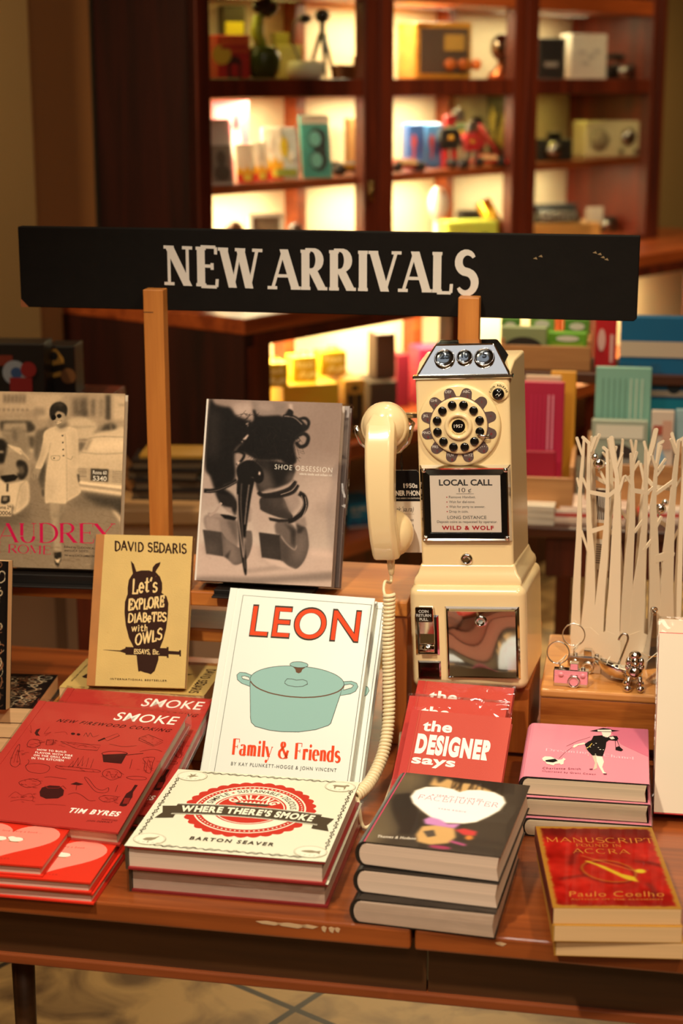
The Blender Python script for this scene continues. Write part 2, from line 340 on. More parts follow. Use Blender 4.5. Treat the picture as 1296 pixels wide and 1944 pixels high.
class Cov:
    """drawing on a flat face: (u, v) in 0..1 across a w x h rectangle whose corner is (ox, oy), lying at height z"""
    def __init__(s, mb, w, h, z, ox=0.0, oy=0.0, step=1.2e-5): s.mb = mb; s.w = w; s.h = h; s.z = z; s.ox = ox; s.oy = oy; s.step = step
    def lift(s, n=1): s.z += s.step*n
    def P(s, p): return (s.ox+p[0]*s.w, s.oy+p[1]*s.h, s.z)
    def poly(s, pts, mi):
        s.lift(); n = len(pts)
        A = sum(pts[i][0]*pts[(i+1) % n][1]-pts[(i+1) % n][0]*pts[i][1] for i in range(n))
        if A < 0: pts = list(pts)[::-1]
        s.mb.add([s.P(p) for p in pts], [list(range(n))], mi)
    def rect(s, u0, v0, u1, v1, mi): s.poly([(u0,v0),(u1,v0),(u1,v1),(u0,v1)], mi)
    def ell(s, cu, cv, ru, rv, mi, n=40): s.poly([(cu+ru*math.cos(2*math.pi*i/n), cv+rv*math.sin(2*math.pi*i/n)) for i in range(n)], mi)
    def circ(s, cu, cv, r, mi, n=48): s.ell(cu, cv, r/s.w, r/s.h, mi, n)
    def _rib(s, pts, hw, mi):
        P = np.array(pts, float); n = len(P)
        if n < 2: return
        vs = []
        for i in range(n):
            a = P[max(i-1, 0)]; b = P[min(i+1, n-1)]; t = b-a; L = np.hypot(*t)
            t = t/L if L > 1e-12 else np.array([1., 0]); nn = np.array([-t[1], t[0]])
            if 0 < i < n-1:
                t1 = P[i]-P[i-1]; t1 = t1/(np.hypot(*t1)+1e-12); c = max(.5, abs(nn @ np.array([-t1[1], t1[0]])))
            else: c = 1
            h = hw[i]/c; vs += [P[i]+nn*h, P[i]-nn*h]
        s.mb.add([(v[0], v[1], s.z) for v in vs], [(2*i+1, 2*i+3, 2*i+2, 2*i) for i in range(n-1)], mi)
    def curve(s, pts, wd, mi):
        P = [np.array(p, float) for p in pts]; cl = np.allclose(P[0], P[-1]); n = len(P); out = []
        for i in range(n-1):
            A = P[i-1] if i else (P[-2] if cl else P[0]); B, C_ = P[i], P[i+1]; D = P[i+2] if i+2 < n else (P[1] if cl else P[-1])
            for t in (0, .25, .5, .75): out.append(B+.5*t*((C_-A)+t*((2*A-5*B+4*C_-D)+t*(3*(B-C_)+D-A))))
        s.line(out+[P[-1]], wd, mi)
    def line(s, pts, wd, mi, closed=False):
        s.lift(); P = [s.P(p)[:2] for p in pts]
        if closed: P = P+[P[0], P[1]]
        s._rib(P, [wd/2]*len(P), mi)
    def ringl(s, cu, cv, r, wd, mi, a0=0, a1=360, n=64):
        s.line([(cu+r/s.w*math.cos(math.radians(a0+(a1-a0)*i/n)), cv+r/s.h*math.sin(math.radians(a0+(a1-a0)*i/n))) for i in range(n+1)], wd, mi)
    def text(s, t, A, B, C, mi, bold=0.0, sp=1.0):
        """A, B ends of the base line, C top of the capitals above A"""
        s.lift(); V, F = glyph(t, bold, sp); x0, x1 = V[:, 0].min(), V[:, 0].max(); ch = capheight()
        A = np.array(s.P(A)[:2]); B = np.array(s.P(B)[:2]); C = np.array(s.P(C)[:2])
        X = (V[:, 0]-x0)/(x1-x0); Y = V[:, 1]/ch
        Q = A+X[:, None]*(B-A)+Y[:, None]*(C-A)
        s.mb.add([(q[0], q[1], s.z) for q in Q], F, mi)
    def para(s, t, u, v, cap, mi, align='l', bold=0.0, sp=1.0, sx=1.0):
        """plain line of text: cap height in metres"""
        s.lift(); V, F = glyph(t, bold, sp); k = cap/capheight(); x = V[:, 0]*k*sx; w = x.max()-x.min(); x = x-x.min()
        ox = {'l': 0, 'c': -w/2, 'r': -w}[align]; p = s.P((u, v))
        s.mb.add([(p[0]+ox+a, p[1]+b*k, s.z) for a, b in zip(x, V[:, 1])], F, mi)
    def arct(s, t, cu, cv, r, a0, a1, cap, mi, bold=0.0, inward=False, sx=1.0):
        """text along an arc from angle a0 to a1 (degrees)"""
        s.lift(); k = cap/capheight(); wd = []
        for ch in t: wd.append(.3*cap if ch == ' ' else (glyph(ch, bold)[0][:, 0].max()-glyph(ch, bold)[0][:, 0].min())*k*sx)
        tot = sum(wd); span = math.radians(abs(a1-a0))*r
        if tot > .9*span: q = .9*span/tot; sx *= q; wd = [x_*q for x_ in wd]; tot = sum(wd)
        gap = (span-tot)/max(1, len(t)-1); pos = 0; c = s.P((cu, cv)); sg = 1 if a1 > a0 else -1
        for ch, wc in zip(t, wd):
            if ch != ' ':
                V, F = glyph(ch, bold); a = math.radians(a0)+sg*(pos+wc/2)/r
                th = a+math.pi/2 if sg > 0 else a-math.pi/2
                ct, st = math.cos(th), math.sin(th); mx = (V[:, 0].min()+V[:, 0].max())/2
                x = (V[:, 0]-mx)*k*sx; y = V[:, 1]*k; bx, by = c[0]+r*math.cos(a), c[1]+r*math.sin(a)
                s.mb.add([(bx+p*ct-q*st, by+p*st+q*ct, s.z) for p, q in zip(x, y)], F, mi)
            pos += wc+gap
    def nib(s, t, A, B, C, mi, thick=.2, thin=.05, serif=.2, sp=.14, jit=0.0, uni=False, seed=1):
        """lettering drawn with a broad pen: thick down strokes, thin cross strokes, slab ends"""
        s.lift(); rnd = random.Random(seed); x = 0; strokes = []
        for ch in t:
            wch, st, sf = SK[ch]
            dy = rnd.uniform(-jit, jit); sc = 1+rnd.uniform(-jit, jit)
            for h, pts in st:
                strokes.append((h, [(x+p[0]+rnd.uniform(-jit, jit)*.35, p[1]*sc+dy+rnd.uniform(-jit, jit)*.35) for p in pts]))
            if serif:
                for p in sf: strokes.append(('s', [(x+p[0], p[1])]))
            x += wch+sp
        W = x-sp
        A = np.array(s.P(A)[:2]); B = np.array(s.P(B)[:2]); C = np.array(s.P(C)[:2]); ex = (B-A)/W; ey = C-A; H = np.hypot(*ey)
        fx = np.hypot(*ex)/H
        def Q(p): return A+p[0]*ex+p[1]*ey
        def quad(c, hx, hy): s.mb.add([(*(c-ex/np.hypot(*ex)*hx-ey/H*hy), s.z), (*(c+ex/np.hypot(*ex)*hx-ey/H*hy), s.z), (*(c+ex/np.hypot(*ex)*hx+ey/H*hy), s.z), (*(c-ex/np.hypot(*ex)*hx+ey/H*hy), s.z)], [(0,1,2,3)], mi)
        for h, pts in strokes:
            s.z += 2e-6
            if h == 'd':
                c = Q(pts[0]); r = thick*H*.62; s.mb.add([(c[0]+r*min(1, fx*1.1)*math.cos(q*math.pi/6), c[1]+r*math.sin(q*math.pi/6), s.z) for q in range(12)], [list(range(12))], mi); continue
            if h == 's':
                c = Q(pts[0]); up = 1 if pts[0][1] < .3 else -1
                quad(c+ey/H*up*thin*H*.5, serif*H*max(.35, min(1, fx)), thin*H*.5); continue
            P = [Q(p) for p in pts]; n = len(P)
            if uni: hw = [thick*H*.5*(1+rnd.uniform(-.25, .25)) for _ in P]
            else:
                hw = []
                for i in range(n):
                    d = P[min(i+1, n-1)]-P[max(i-1, 0)]; d = d/(np.hypot(*d)+1e-12)
                    f = {'k': 1, 'n': 0, None: abs(d @ (ey/H))**1.5}[h]
                    hw.append(.5*H*(thin+(thick-thin)*f))
                if t and h == 'k' and n > 8: hw = [.5*H*(thin+(thick-thin)*math.sin(math.pi*i/(n-1))**.7) for i in range(n)]
            dd = P[-1]-P[0]; dx_, dy_ = dd @ (ex/np.hypot(*ex)), dd @ (ey/H)
            if not uni and n == 2 and abs(dy_) > .8*abs(dx_):   # steep straight stroke: ends cut level
                hx_ = hw[0]*np.hypot(*dd)/abs(dy_)*ex/np.hypot(*ex); A0, A1 = (P[0], P[1]) if dy_ > 0 else (P[1], P[0])
                s.mb.add([(*(q_), s.z) for q_ in (A0-hx_, A0+hx_, A1+hx_, A1-hx_)], [(0,1,2,3)], mi)
            else: s._rib(P, hw, mi)
            if uni:
                for q in (0, n-1):
                    c = P[q]; r = hw[q]; s.mb.add([(c[0]+r*math.cos(a*math.pi/4), c[1]+r*math.sin(a*math.pi/4), s.z) for a in range(8)], [list(range(8))], mi)
    def pic(s, img, mi):
        """printed picture: one vertex per dot"""
        s.lift(); a = img; H, W, _ = a.shape; us = np.linspace(0, 1, W); vs = np.linspace(1, 0, H)
        o = len(s.mb.v); zz = s.z
        s.mb.v += [(float(s.ox+u*s.w), float(s.oy+v*s.h), zz) for v in vs for u in us]
        s.mb.col[o] = lin(np.clip(a, 0, 255)).reshape(-1, 3).astype(np.float32)
        for j in range(H-1):
            b = o+j*W
            for i in range(W-1): s.mb.f.append((b+i+W, b+i+W+1, b+i+1, b+i))
        k = (H-1)*(W-1); s.mb.m += [mi]*k; s.mb.sm += [False]*k

class Pic:
    """tiny painter for printed photographs: (u, v) in 0..1, v up"""
    def __init__(s, W, H, c): s.W = W; s.H = H; s.a = np.zeros((H, W, 3)); s.a[:] = c
    def blurm(s, m, r):
        if r < 1: return m
        for _ in range(2):
            for ax in (0, 1):
                p = np.pad(m, [(r+1, r) if i == ax else (0, 0) for i in range(m.ndim)], mode='edge'); c = np.cumsum(p, axis=ax)
                m = (np.take(c, range(2*r+1, c.shape[ax]), axis=ax)-np.take(c, range(0, c.shape[ax]-2*r-1), axis=ax))/(2*r+1)
        return m
    def mask(s, pts, r=0):
        ss = 2; P = np.array([(p[0]*s.W*ss, (1-p[1])*s.H*ss) for p in pts]); h, w = s.H*ss, s.W*ss
        y = np.arange(h)+.5; x = np.arange(w)+.5; m = np.zeros((h, w), bool); n = len(P)
        for i in range(n):
            x0, y0 = P[i]; x1, y1 = P[(i+1) % n]
            if abs(y1-y0) < 1e-9: continue
            lo, hi = min(y0, y1), max(y0, y1); rows = np.where((y >= lo) & (y < hi))[0]
            if not len(rows): continue
            xc = x0+(y[rows]-y0)*(x1-x0)/(y1-y0); m[rows] ^= (x[None, :] > xc[:, None])
        return s.blurm(m.reshape(s.H, ss, s.W, ss).mean((1, 3)).astype(float), r)
    def put(s, m, c, al=1.0):
        k = (m*al)[..., None]; s.a = s.a*(1-k)+np.array(c, float)*k; return s
    def poly(s, pts, c, al=1.0, r=0): return s.put(s.mask(pts, r), c, al)
    def ell(s, cu, cv, ru, rv, c, al=1.0, r=0): return s.poly([(cu+ru*math.cos(q*math.pi/16), cv+rv*math.sin(q*math.pi/16)) for q in range(32)], c, al, r)
    def rect(s, a, b, c_, d, c, al=1.0, r=0): return s.poly([(a, b), (c_, b), (c_, d), (a, d)], c, al, r)
    def line(s, pts, wd, c, al=1.0, r=0):
        k = s.H/s.W; P = np.array([(p[0], p[1]*k) for p in pts], float); Lf = []; Rt = []
        for i in range(len(P)):
            t = P[min(i+1, len(P)-1)]-P[max(i-1, 0)]; t /= np.hypot(*t)+1e-9; n = np.array([-t[1], t[0]])*wd/2; Lf.append(P[i]+n); Rt.append(P[i]-n)
        return s.poly([(p[0], p[1]/k) for p in Lf+Rt[::-1]], c, al, r)
    def grad(s, v0, c0, v1, c1):
        v = 1-(np.arange(s.H)+.5)/s.H; t = np.clip((v-v0)/(v1-v0), 0, 1)[:, None, None]; s.a = s.a*0+np.array(c0, float)*(1-t)+np.array(c1, float)*t; return s
    def noise(s, amp, cell, seed=0):
        r = np.random.RandomState(seed); n = r.rand(s.H//cell+3, s.W//cell+3)
        m = np.kron(n, np.ones((cell, cell)))[:s.H, :s.W]; m = s.blurm(m, max(1, cell//2)); s.a += ((m-.5)*2*amp)[..., None]; return s
    def soft(s, r):
        s.a = np.stack([s.blurm(s.a[..., i], r) for i in range(3)], -1); return s
TR={
'owl_body':[(.372,.828),(.407,.805),(.422,.78),(.437,.756),(.489,.765),(.57,.766),(.6,.758),(.604,.787),(.631,.811),(.682,.824),(.673,.799),(.647,.772),(.636,.757),(.684,.726),(.71,.685),(.715,.643),(.709,.62),(.763,.597),(.787,.551),(.787,.468),(.778,.386),(.755,.313),(.728,.261),(.713,.241),(.716,.179),(.685,.107),(.647,.084),(.614,.091),(.578,.095),(.541,.103),(.517,.099),(.507,.135),(.492,.196),(.488,.206),(.463,.247),(.4,.318),(.36,.399),(.339,.482),(.337,.554),(.36,.607),(.356,.648),(.364,.7),(.401,.743),(.386,.784)],
'owl_syr':[(.37,.258),(.793,.257),(.792,.265),(.813,.265),(.815,.24),(.923,.238),(.922,.246),(.941,.247),(.945,.206),(.93,.206),(.928,.216),(.817,.218),(.819,.194),(.801,.194),(.8,.204),(.375,.207),(.374,.216),(.32,.226),(.144,.234),(.144,.236),(.319,.234),(.371,.25)],
'owl_txt':[(.199,.895),(.941,.887),(.193,.955),(.405,.612),(.659,.627),(.396,.706),(.378,.498),(.737,.53),(.372,.565),(.382,.42),(.769,.435),(.377,.477),(.425,.362),(.589,.367),(.421,.403),(.472,.267),(.736,.313),(.466,.341),(.461,.216),(.724,.216),(.458,.245),(.235,.042),(.815,.04),(.234,.051),(.086,.995),(.079,.004)],
'pot_body':[(.23,.495),(.272,.304),(.282,.28),(.314,.26),(.411,.247),(.499,.245),(.613,.252),(.724,.272),(.805,.3),(.82,.312),(.855,.458),(.867,.527)],
'pot_lid':[(.872,.525),(.871,.514),(.865,.503),(.853,.492),(.837,.482),(.815,.473),(.789,.464),(.759,.456),(.726,.449),(.689,.443),(.65,.439),(.61,.435),(.568,.434),(.526,.433),(.484,.434),(.444,.437),(.405,.44),(.369,.445),(.335,.452),(.306,.459),(.28,.468),(.26,.477),(.244,.487),(.233,.497),(.228,.508),(.229,.519),(.235,.53),(.247,.541),(.263,.551),(.285,.561),(.312,.57),(.342,.578),(.376,.585),(.414,.591),(.453,.595),(.494,.598),(.536,.6),(.578,.6),(.62,.599),(.661,.597),(.699,.593),(.735,.588),(.768,.581),(.797,.574),(.822,.565),(.842,.556),(.857,.546),(.867,.535)],
'pot_knob':[(.61,.61),(.609,.605),(.603,.601),(.594,.598),(.582,.595),(.567,.593),(.551,.592),(.535,.592),(.519,.593),(.506,.595),(.495,.598),(.488,.602),(.485,.606),(.487,.61),(.492,.614),(.501,.618),(.514,.621),(.529,.623),(.545,.624),(.561,.624),(.576,.622),(.59,.62),(.6,.617),(.607,.614)],
'pot_stem':[(.508,.594),(.594,.595),(.576,.584),(.57,.568),(.554,.561),(.535,.566),(.528,.581)],
'pot_hl':[(.234,.529),(.191,.54),(.149,.54),(.132,.525),(.14,.5),(.173,.482),(.247,.466)],
'pot_hlh':[(.219,.517),(.187,.523),(.166,.519),(.175,.507),(.225,.501)],
'pot_hr':[(.865,.538),(.919,.544),(.956,.535),(.968,.517),(.956,.493),(.923,.476),(.854,.462)],
'pot_hrh':[(.874,.52),(.914,.528),(.937,.522),(.925,.508),(.873,.493)],
'pot_mark':[(.47,.513),(.482,.527),(.516,.528),(.546,.524),(.589,.53),(.619,.523),(.625,.508),(.596,.494),(.546,.488),(.494,.492),(.47,.502)],
'leon_txt':[(.171,.743),(.928,.755),(.166,.916),(.186,.101),(.914,.115),(.179,.185),(.191,.045),(.902,.064),(.187,.064),(.077,.962),(.984,.965),(.09,.005),(.066,.987)],
'sh_txt':[(.53,.625),(.956,.618),(.531,.652),(.715,.6),(.956,.597),(.714,.609)],
'au_txt':[(.101,.138),(.951,.152),(.095,.248),(.068,.08),(.49,.078),(.066,.129),(.592,.118),(.811,.113),(.592,.128),(.593,.098),(.768,.095),(.593,.109),(.595,.07),(.816,.069),(.594,.078),(.776,.54),(.894,.538),(.775,.56),(.778,.504),(.895,.502),(.777,.529),(.079,.328),(.187,.33),(.078,.348),(.099,.295),(.189,.295),(.098,.317)],
'sm_txt':[(.546,.888),(.952,.895),(.526,.96),(.208,.825),(.946,.827),(.198,.852),(.204,.565),(.395,.568),(.198,.579),(.204,.541),(.448,.543),(.199,.555),(.207,.516),(.446,.522),(.201,.531),(.207,.49),(.414,.496),(.201,.506),(.635,.108),(.943,.118),(.625,.142),(.779,.056),(.932,.063),(.775,.068)],
'sm_pot':[(.624,.583),(.771,.613),(.775,.525),(.658,.524)],
'sm_potlid':[(.773,.612),(.772,.605),(.763,.598),(.746,.591),(.723,.585),(.698,.581),(.672,.58),(.649,.58),(.631,.583),(.619,.588),(.616,.595),(.622,.602),(.635,.609),(.655,.616),(.679,.621),(.705,.624),(.73,.624),(.751,.622),(.766,.618),(.773,.612)],
'sm_pothand':[(.772,.599),(.87,.627)],
'sm_kettle':[(.394,.237),(.39,.272),(.427,.295),(.49,.299),(.533,.27),(.548,.23),(.529,.203),(.46,.19),(.415,.205)],
'sm_kett2':[(.401,.287),(.428,.273),(.489,.281),(.509,.302),(.54,.282)],
'sm_bottle':[(.914,.198),(.939,.194),(.957,.201),(.961,.273),(.948,.312),(.952,.369),(.932,.369),(.931,.324),(.913,.294),(.912,.218)],
'sm_label':[(.925,.213),(.917,.26),(.954,.265),(.961,.218)],
'sm_cresc':[(.127,.754),(.108,.74),(.111,.709),(.132,.689),(.158,.689),(.131,.712)],
'sm_d1':[(.37,.736),(.37,.729),(.363,.724),(.353,.724),(.345,.729),(.341,.736),(.344,.742),(.353,.744),(.363,.742),(.37,.736)],
'sm_d2':[(.405,.734),(.405,.727),(.4,.723),(.392,.723),(.384,.728),(.38,.735),(.383,.741),(.39,.743),(.399,.74),(.405,.734)],
'sm_cleaver':[(.57,.719),(.634,.774),(.654,.755),(.599,.701),(.57,.719)],
'sm_clevh':[(.538,.696),(.568,.728),(.58,.717),(.548,.69)],
'sm_bacon':[(.311,.658),(.576,.659),(.576,.613),(.443,.61),(.311,.658)],
'sm_bacon2':[(.354,.653),(.555,.634),(.476,.657),(.437,.622)],
'sm_box':[(.785,.752),(.83,.789),(.943,.75),(.902,.702),(.785,.752)],
'sm_box2':[(.785,.752),(.794,.733),(.907,.692),(.949,.735)],
'sm_pan':[(.203,.426),(.214,.447),(.275,.458),(.346,.446),(.359,.404),(.321,.381),(.246,.388),(.203,.426)],
'sm_panh':[(.203,.426),(.205,.463),(.189,.483)],
'sm_fire':[(.466,.454),(.473,.507),(.492,.458),(.49,.539),(.519,.469),(.514,.557),(.545,.472),(.553,.547),(.575,.469),(.587,.544),(.604,.466)],
'sm_log':[(.385,.451),(.432,.435),(.651,.436),(.653,.455),(.442,.458),(.385,.451)],
'sm_onion':[(.094,.441),(.064,.557),(.069,.6),(.108,.518),(.154,.449),(.144,.411),(.094,.441)],
'sm_onion2':[(.115,.444),(.08,.559),(.136,.447)],
'sm_cab':[(.696,.434),(.703,.464),(.741,.477),(.792,.462),(.82,.43),(.807,.406),(.773,.387),(.719,.409),(.696,.434)],
'sm_cab2':[(.729,.41),(.73,.453),(.777,.402),(.785,.454)],
'sm_pipe':[(.607,.382),(.637,.376),(.71,.315),(.76,.301),(.786,.325),(.797,.292),(.76,.28),(.71,.294),(.607,.382)],
'sm_fish':[(.768,.239),(.8,.262),(.875,.261),(.861,.225),(.813,.214),(.768,.239)],
'sm_squid':[(.574,.241),(.608,.259),(.658,.245),(.718,.212),(.758,.217)],
'sm_umb':[(.547,.321),(.572,.343),(.626,.332),(.6,.319),(.547,.321)],
'sm_umbh':[(.589,.32),(.603,.28)],
'sm_jar':[(.887,.589),(.952,.603),(.961,.557),(.982,.473),(.934,.495),(.915,.551),(.887,.589)],
'sm_jar2':[(.908,.565),(.975,.501),(.923,.582),(.951,.483)],
'sm_bean':[(.855,.42),(.902,.436),(.967,.435),(.975,.418),(.904,.408),(.855,.42)],
'sm_spoon':[(.364,.353),(.403,.363),(.504,.358)],
'sm_ham':[(.115,.609),(.117,.648),(.165,.654),(.199,.613),(.174,.584),(.132,.589),(.115,.609)],
'sm_can':[(.219,.662),(.261,.667),(.278,.623),(.236,.618),(.219,.662)],
'sm_waf':[(.231,.293),(.297,.334),(.368,.304),(.304,.26),(.231,.293)],
'sm_plant':[(.231,.173),(.25,.217),(.305,.197),(.349,.217),(.386,.167),(.312,.163),(.259,.142)],
'sm_fork':[(.824,.569),(.844,.491)],
'sm_rope':[(.419,.137),(.512,.153),(.602,.155)],
'sm_chop':[(.624,.677),(.718,.667),(.799,.685)],
'sm_drum':[(.842,.638),(.916,.67),(.978,.656)],
'sm_ch':[(.05,.772),(.091,.707),(.069,.727)],
'sm_ch2':[(.177,.773),(.176,.71),(.211,.73),(.19,.693)],
'sm_ch3':[(.236,.726),(.297,.742),(.324,.722)],
'sm_ch4':[(.433,.721),(.435,.752),(.462,.72),(.461,.756),(.494,.724),(.524,.744)],
'sm_egg':[(.832,.353),(.842,.298)],
'w_rib':[(.094,.417),(.209,.47),(.366,.506),(.532,.512),(.706,.482),(.871,.435),(.831,.296),(.723,.328),(.572,.359),(.406,.365),(.27,.334),(.16,.283),(.158,.362)],
'w_txt':[(.28,.106),(.71,.116),(.275,.155),(.496,.528),(.399,.895),(.585,.195),(.143,.447),(.849,.582),(.148,.328),(.831,.332)],
'w_ribl':[(.094,.417),(.042,.465),(.003,.423),(.049,.385),(.077,.317),(.102,.343)],
'w_ribr':[(.871,.435),(.867,.498),(.952,.464),(.907,.409),(.911,.325),(.865,.348)],
'w_ov':[(.102,.939),(.882,.943),(.1,.11),(.895,.129)],
'f_heart':[(.49,.792),(.433,.825),(.335,.839),(.223,.815),(.16,.749),(.15,.658),(.198,.57),(.291,.483),(.393,.4),(.494,.359),(.635,.378),(.716,.415),(.787,.503),(.846,.6),(.866,.713),(.828,.793),(.747,.843),(.638,.853),(.548,.834)],
'f_blob':[(.014,.574),(.022,.664),(.136,.71),(.226,.512),(.424,.324),(.54,.308),(.46,.191),(.211,.14),(.193,.236),(.112,.362),(.061,.456)],
'f_light':[(-.015,.987),(.16,1.003),(.216,.841),(.136,.71),(.022,.664),(.021,.511),(.101,.36),(.205,.159),(.08,-.002),(-.003,-.01)],
'f_face':[(.239,.846),(.248,.987),(.3,.882),(.347,.974),(.429,.934),(.573,.931),(.758,.846),(.623,.816),(.491,.788),(.359,.838)],
'f_hand':[(.335,.166),(.348,.278),(.469,.323),(.587,.297),(.626,.185),(.593,.101),(.474,.057),(.371,.075)],
'f_lips':[(.334,.367),(.367,.411),(.452,.391),(.52,.344),(.616,.364),(.587,.297),(.474,.304),(.361,.311)],
'f_flow':[(.592,.278),(.651,.31),(.756,.291),(.758,.232),(.672,.224)],
'f_ring':[(.376,.214),(.445,.248),(.48,.175),(.428,.145)],
'f_txt':[(.203,.637),(.826,.639),(.186,.695),(.294,.705),(.695,.709),(.287,.732),(.396,.527),(.614,.52),(.39,.547),(.071,.069),(.352,.095),(.058,.109)],
'd_hat':[(.493,.893),(.558,.936),(.608,.97),(.669,.958),(.688,.941),(.754,.938),(.679,.903),(.562,.89)],
'd_band':[(.559,.926),(.676,.944),(.685,.909),(.561,.895)],
'd_face':[(.595,.89),(.68,.896),(.678,.844),(.652,.79),(.61,.809)],
'd_dress':[(.528,.804),(.602,.826),(.635,.788),(.697,.83),(.732,.827),(.745,.779),(.727,.738),(.662,.741),(.642,.701),(.638,.602),(.617,.436),(.526,.443),(.483,.532),(.456,.638),(.486,.691),(.512,.72)],
'd_glove':[(.356,.563),(.368,.613),(.453,.669),(.462,.639),(.402,.606),(.373,.56)],
'd_arm2':[(.664,.792),(.698,.815),(.713,.774),(.684,.757)],
'd_legf':[(.561,.435),(.612,.43),(.629,.338),(.617,.244),(.635,.165),(.657,.134),(.626,.13),(.592,.241),(.57,.331)],
'd_legb':[(.526,.438),(.566,.434),(.572,.307),(.574,.215),(.544,.184),(.555,.305)],
'd_shoe':[(.626,.135),(.657,.139),(.657,.116),(.633,.118)],
'd_shoe2':[(.511,.199),(.54,.207),(.538,.184),(.516,.181)],
'd_bag':[(.722,.614),(.752,.638),(.788,.574),(.77,.547),(.722,.565)],
'd_strap':[(.717,.749),(.722,.614)],
'd_strap2':[(.732,.752),(.756,.631)],
'd_leash':[(.455,.65),(.35,.562),(.294,.459),(.251,.348)],
'd_pipe':[(.303,.58),(.394,.69),(.501,.78)],
'd_dog':[(.11,.33),(.13,.367),(.182,.369),(.213,.343),(.248,.318),(.279,.335),(.287,.364),(.309,.339),(.294,.307),(.294,.25),(.274,.236),(.261,.257),(.219,.24),(.216,.217),(.188,.225),(.154,.237),(.141,.276),(.121,.285)],
'd_scarf':[(.138,.299),(.219,.337),(.245,.301),(.205,.266),(.145,.272)],
'd_dark':[(.634,1.025),(1.002,1.005),(1.017,.478),(.766,.682)],
'd_txt':[(.128,.472),(.501,.463),(.122,.523),(.625,.444),(.878,.412),(.621,.491),(.125,.143),(.44,.172),(.119,.187),(.126,.121),(.566,.123),(.123,.139)],
'm_ring':[(.729,.393),(.72,.37),(.702,.349),(.678,.332),(.648,.318),(.613,.309),(.574,.305),(.534,.305),(.492,.31),(.452,.32),(.415,.335),(.381,.353),(.352,.374),(.33,.398),(.315,.423),(.308,.448),(.308,.474),(.317,.497),(.334,.519),(.358,.537),(.389,.551),(.424,.561),(.464,.565),(.505,.565),(.547,.559),(.588,.549),(.626,.534),(.66,.515),(.689,.494),(.711,.469),(.725,.444),(.731,.419),(.73,.394)],
'm_quill':[(.342,.553),(.366,.56),(.494,.494),(.619,.4),(.712,.367),(.735,.303),(.678,.32),(.627,.341),(.514,.433),(.427,.501)],
'm_txt':[(.065,.792),(.971,.786),(.076,.853),(.306,.735),(.685,.733),(.313,.772),(.27,.65),(.733,.643),(.281,.709),(.129,.127),(.897,.137),(.142,.193),(.154,.087),(.886,.096),(.157,.103)],
}
TREE_L = [[(.0719,.0266,-.0159),(.0726,.1005,-.0119),(.0717,.1735,-.0089),(.0727,.2404,-.0057),(.0705,.2786,-.0052),(.0697,.2976,-.0041),(.0693,.314,-.0036)],[(.071,.2927,-.0036),(.0803,.315,-.0042)],[(.074,.2474,-.0031),(.0776,.2587,-.0031)],[(.0687,.186,-.0037),(.0557,.1569,-.0031)],[(.0533,.0304,-.0236),(.051,.1044,-.0156),(.0516,.1527,-.0109),(.0569,.1999,-.0078),(.0597,.2423,-.0062),(.0603,.2706,-.0057),(.0609,.2987,-.0051),(.0614,.3103,-.0046),(.0712,.3173,-.0041)],[(.0588,.299,-.0046),(.0519,.3197,-.0046)],[(.0597,.2435,-.0036),(.069,.2599,-.0031)],[(.0543,.1871,-.0067),(.0288,.1983,-.0051)],[(.0592,.2424,-.0047),(.032,.2416,-.0061)],[(.0375,.0335,-.0182),(.034,.1075,-.0129),(.0309,.1562,-.0113),(.0295,.2136,-.0066),(.0303,.2512,-.0051),(.0323,.2908,-.0046),(.0333,.3034,-.0046),(.0391,.3073,-.0041)],[(.0327,.258,-.0031),(.0423,.273,-.0031)],[(.0141,.0382,-.0231),(.0134,.1112,-.0179),(.014,.1829,-.014),(.0145,.2347,-.0101),(.0166,.2696,-.0061),(.0199,.2877,-.0045),(.0218,.3014,-.003)],[(.0172,.2835,-.0035),(.0105,.3029,-.0035)],[(.0131,.249,-.0045),(.0065,.271,-.0035)],[(.0294,.2408,-.0056),(.0183,.2506,-.0051)],[(.0166,.2696,-.0061),(.0244,.3034,-.0076),(.0277,.3215,-.0066)]]
TREE_R = [[(.0084,.0399,.0223),(.0062,.1008,.0166),(.0071,.1606,.0132),(.0091,.2077,.0093),(.0076,.2502,.0071),(.0048,.2784,.0049),(.0023,.3029,.0038)],[(.005,.2807,.0038),(.0116,.3044,.0038)],[(.0043,.2621,.0038),(-.0043,.2734,.0032)],[(.008,.2524,.006),(.0321,.2465,.0066)],[(.0236,.0378,.0252),(.0241,.1106,.0194),(.0272,.1583,.0111),(.0294,.2056,.0088),(.0288,.248,.0066),(.0267,.2879,.0044),(.0258,.3066,.0033)],[(.0131,.1931,.0044),(.0286,.2104,.0044)],[(.0295,.2456,.0044),(.0453,.2558,.0038)],[(.0573,.0331,.0255),(.0511,.1072,.0168),(.0466,.1799,.0122),(.0419,.2279,.0099),(.0433,.2513,.006),(.044,.2793,.0049),(.0362,.2975,.0033)],[(.0444,.2816,.0038),(.0506,.309,.0038)],[(.0469,.2767,.0033),(.0584,.2909,.0033)],[(.0459,.244,.005),(.0766,.261,.005)],[(.0472,.1941,.0044),(.056,.2098,.0039)],[(.0296,.1651,.0044),(.0451,.1825,.0039)],[(.0743,.0307,.0257),(.0716,.1047,.0198),(.071,.1652,.0168),(.0731,.2247,.01),(.0751,.2623,.0072),(.0774,.295,.0061),(.079,.3147,.0039)],[(.0759,.2975,.005),(.0665,.3169,.0044)],[(.0496,.1509,.0111),(.0757,.155,.0112)]]
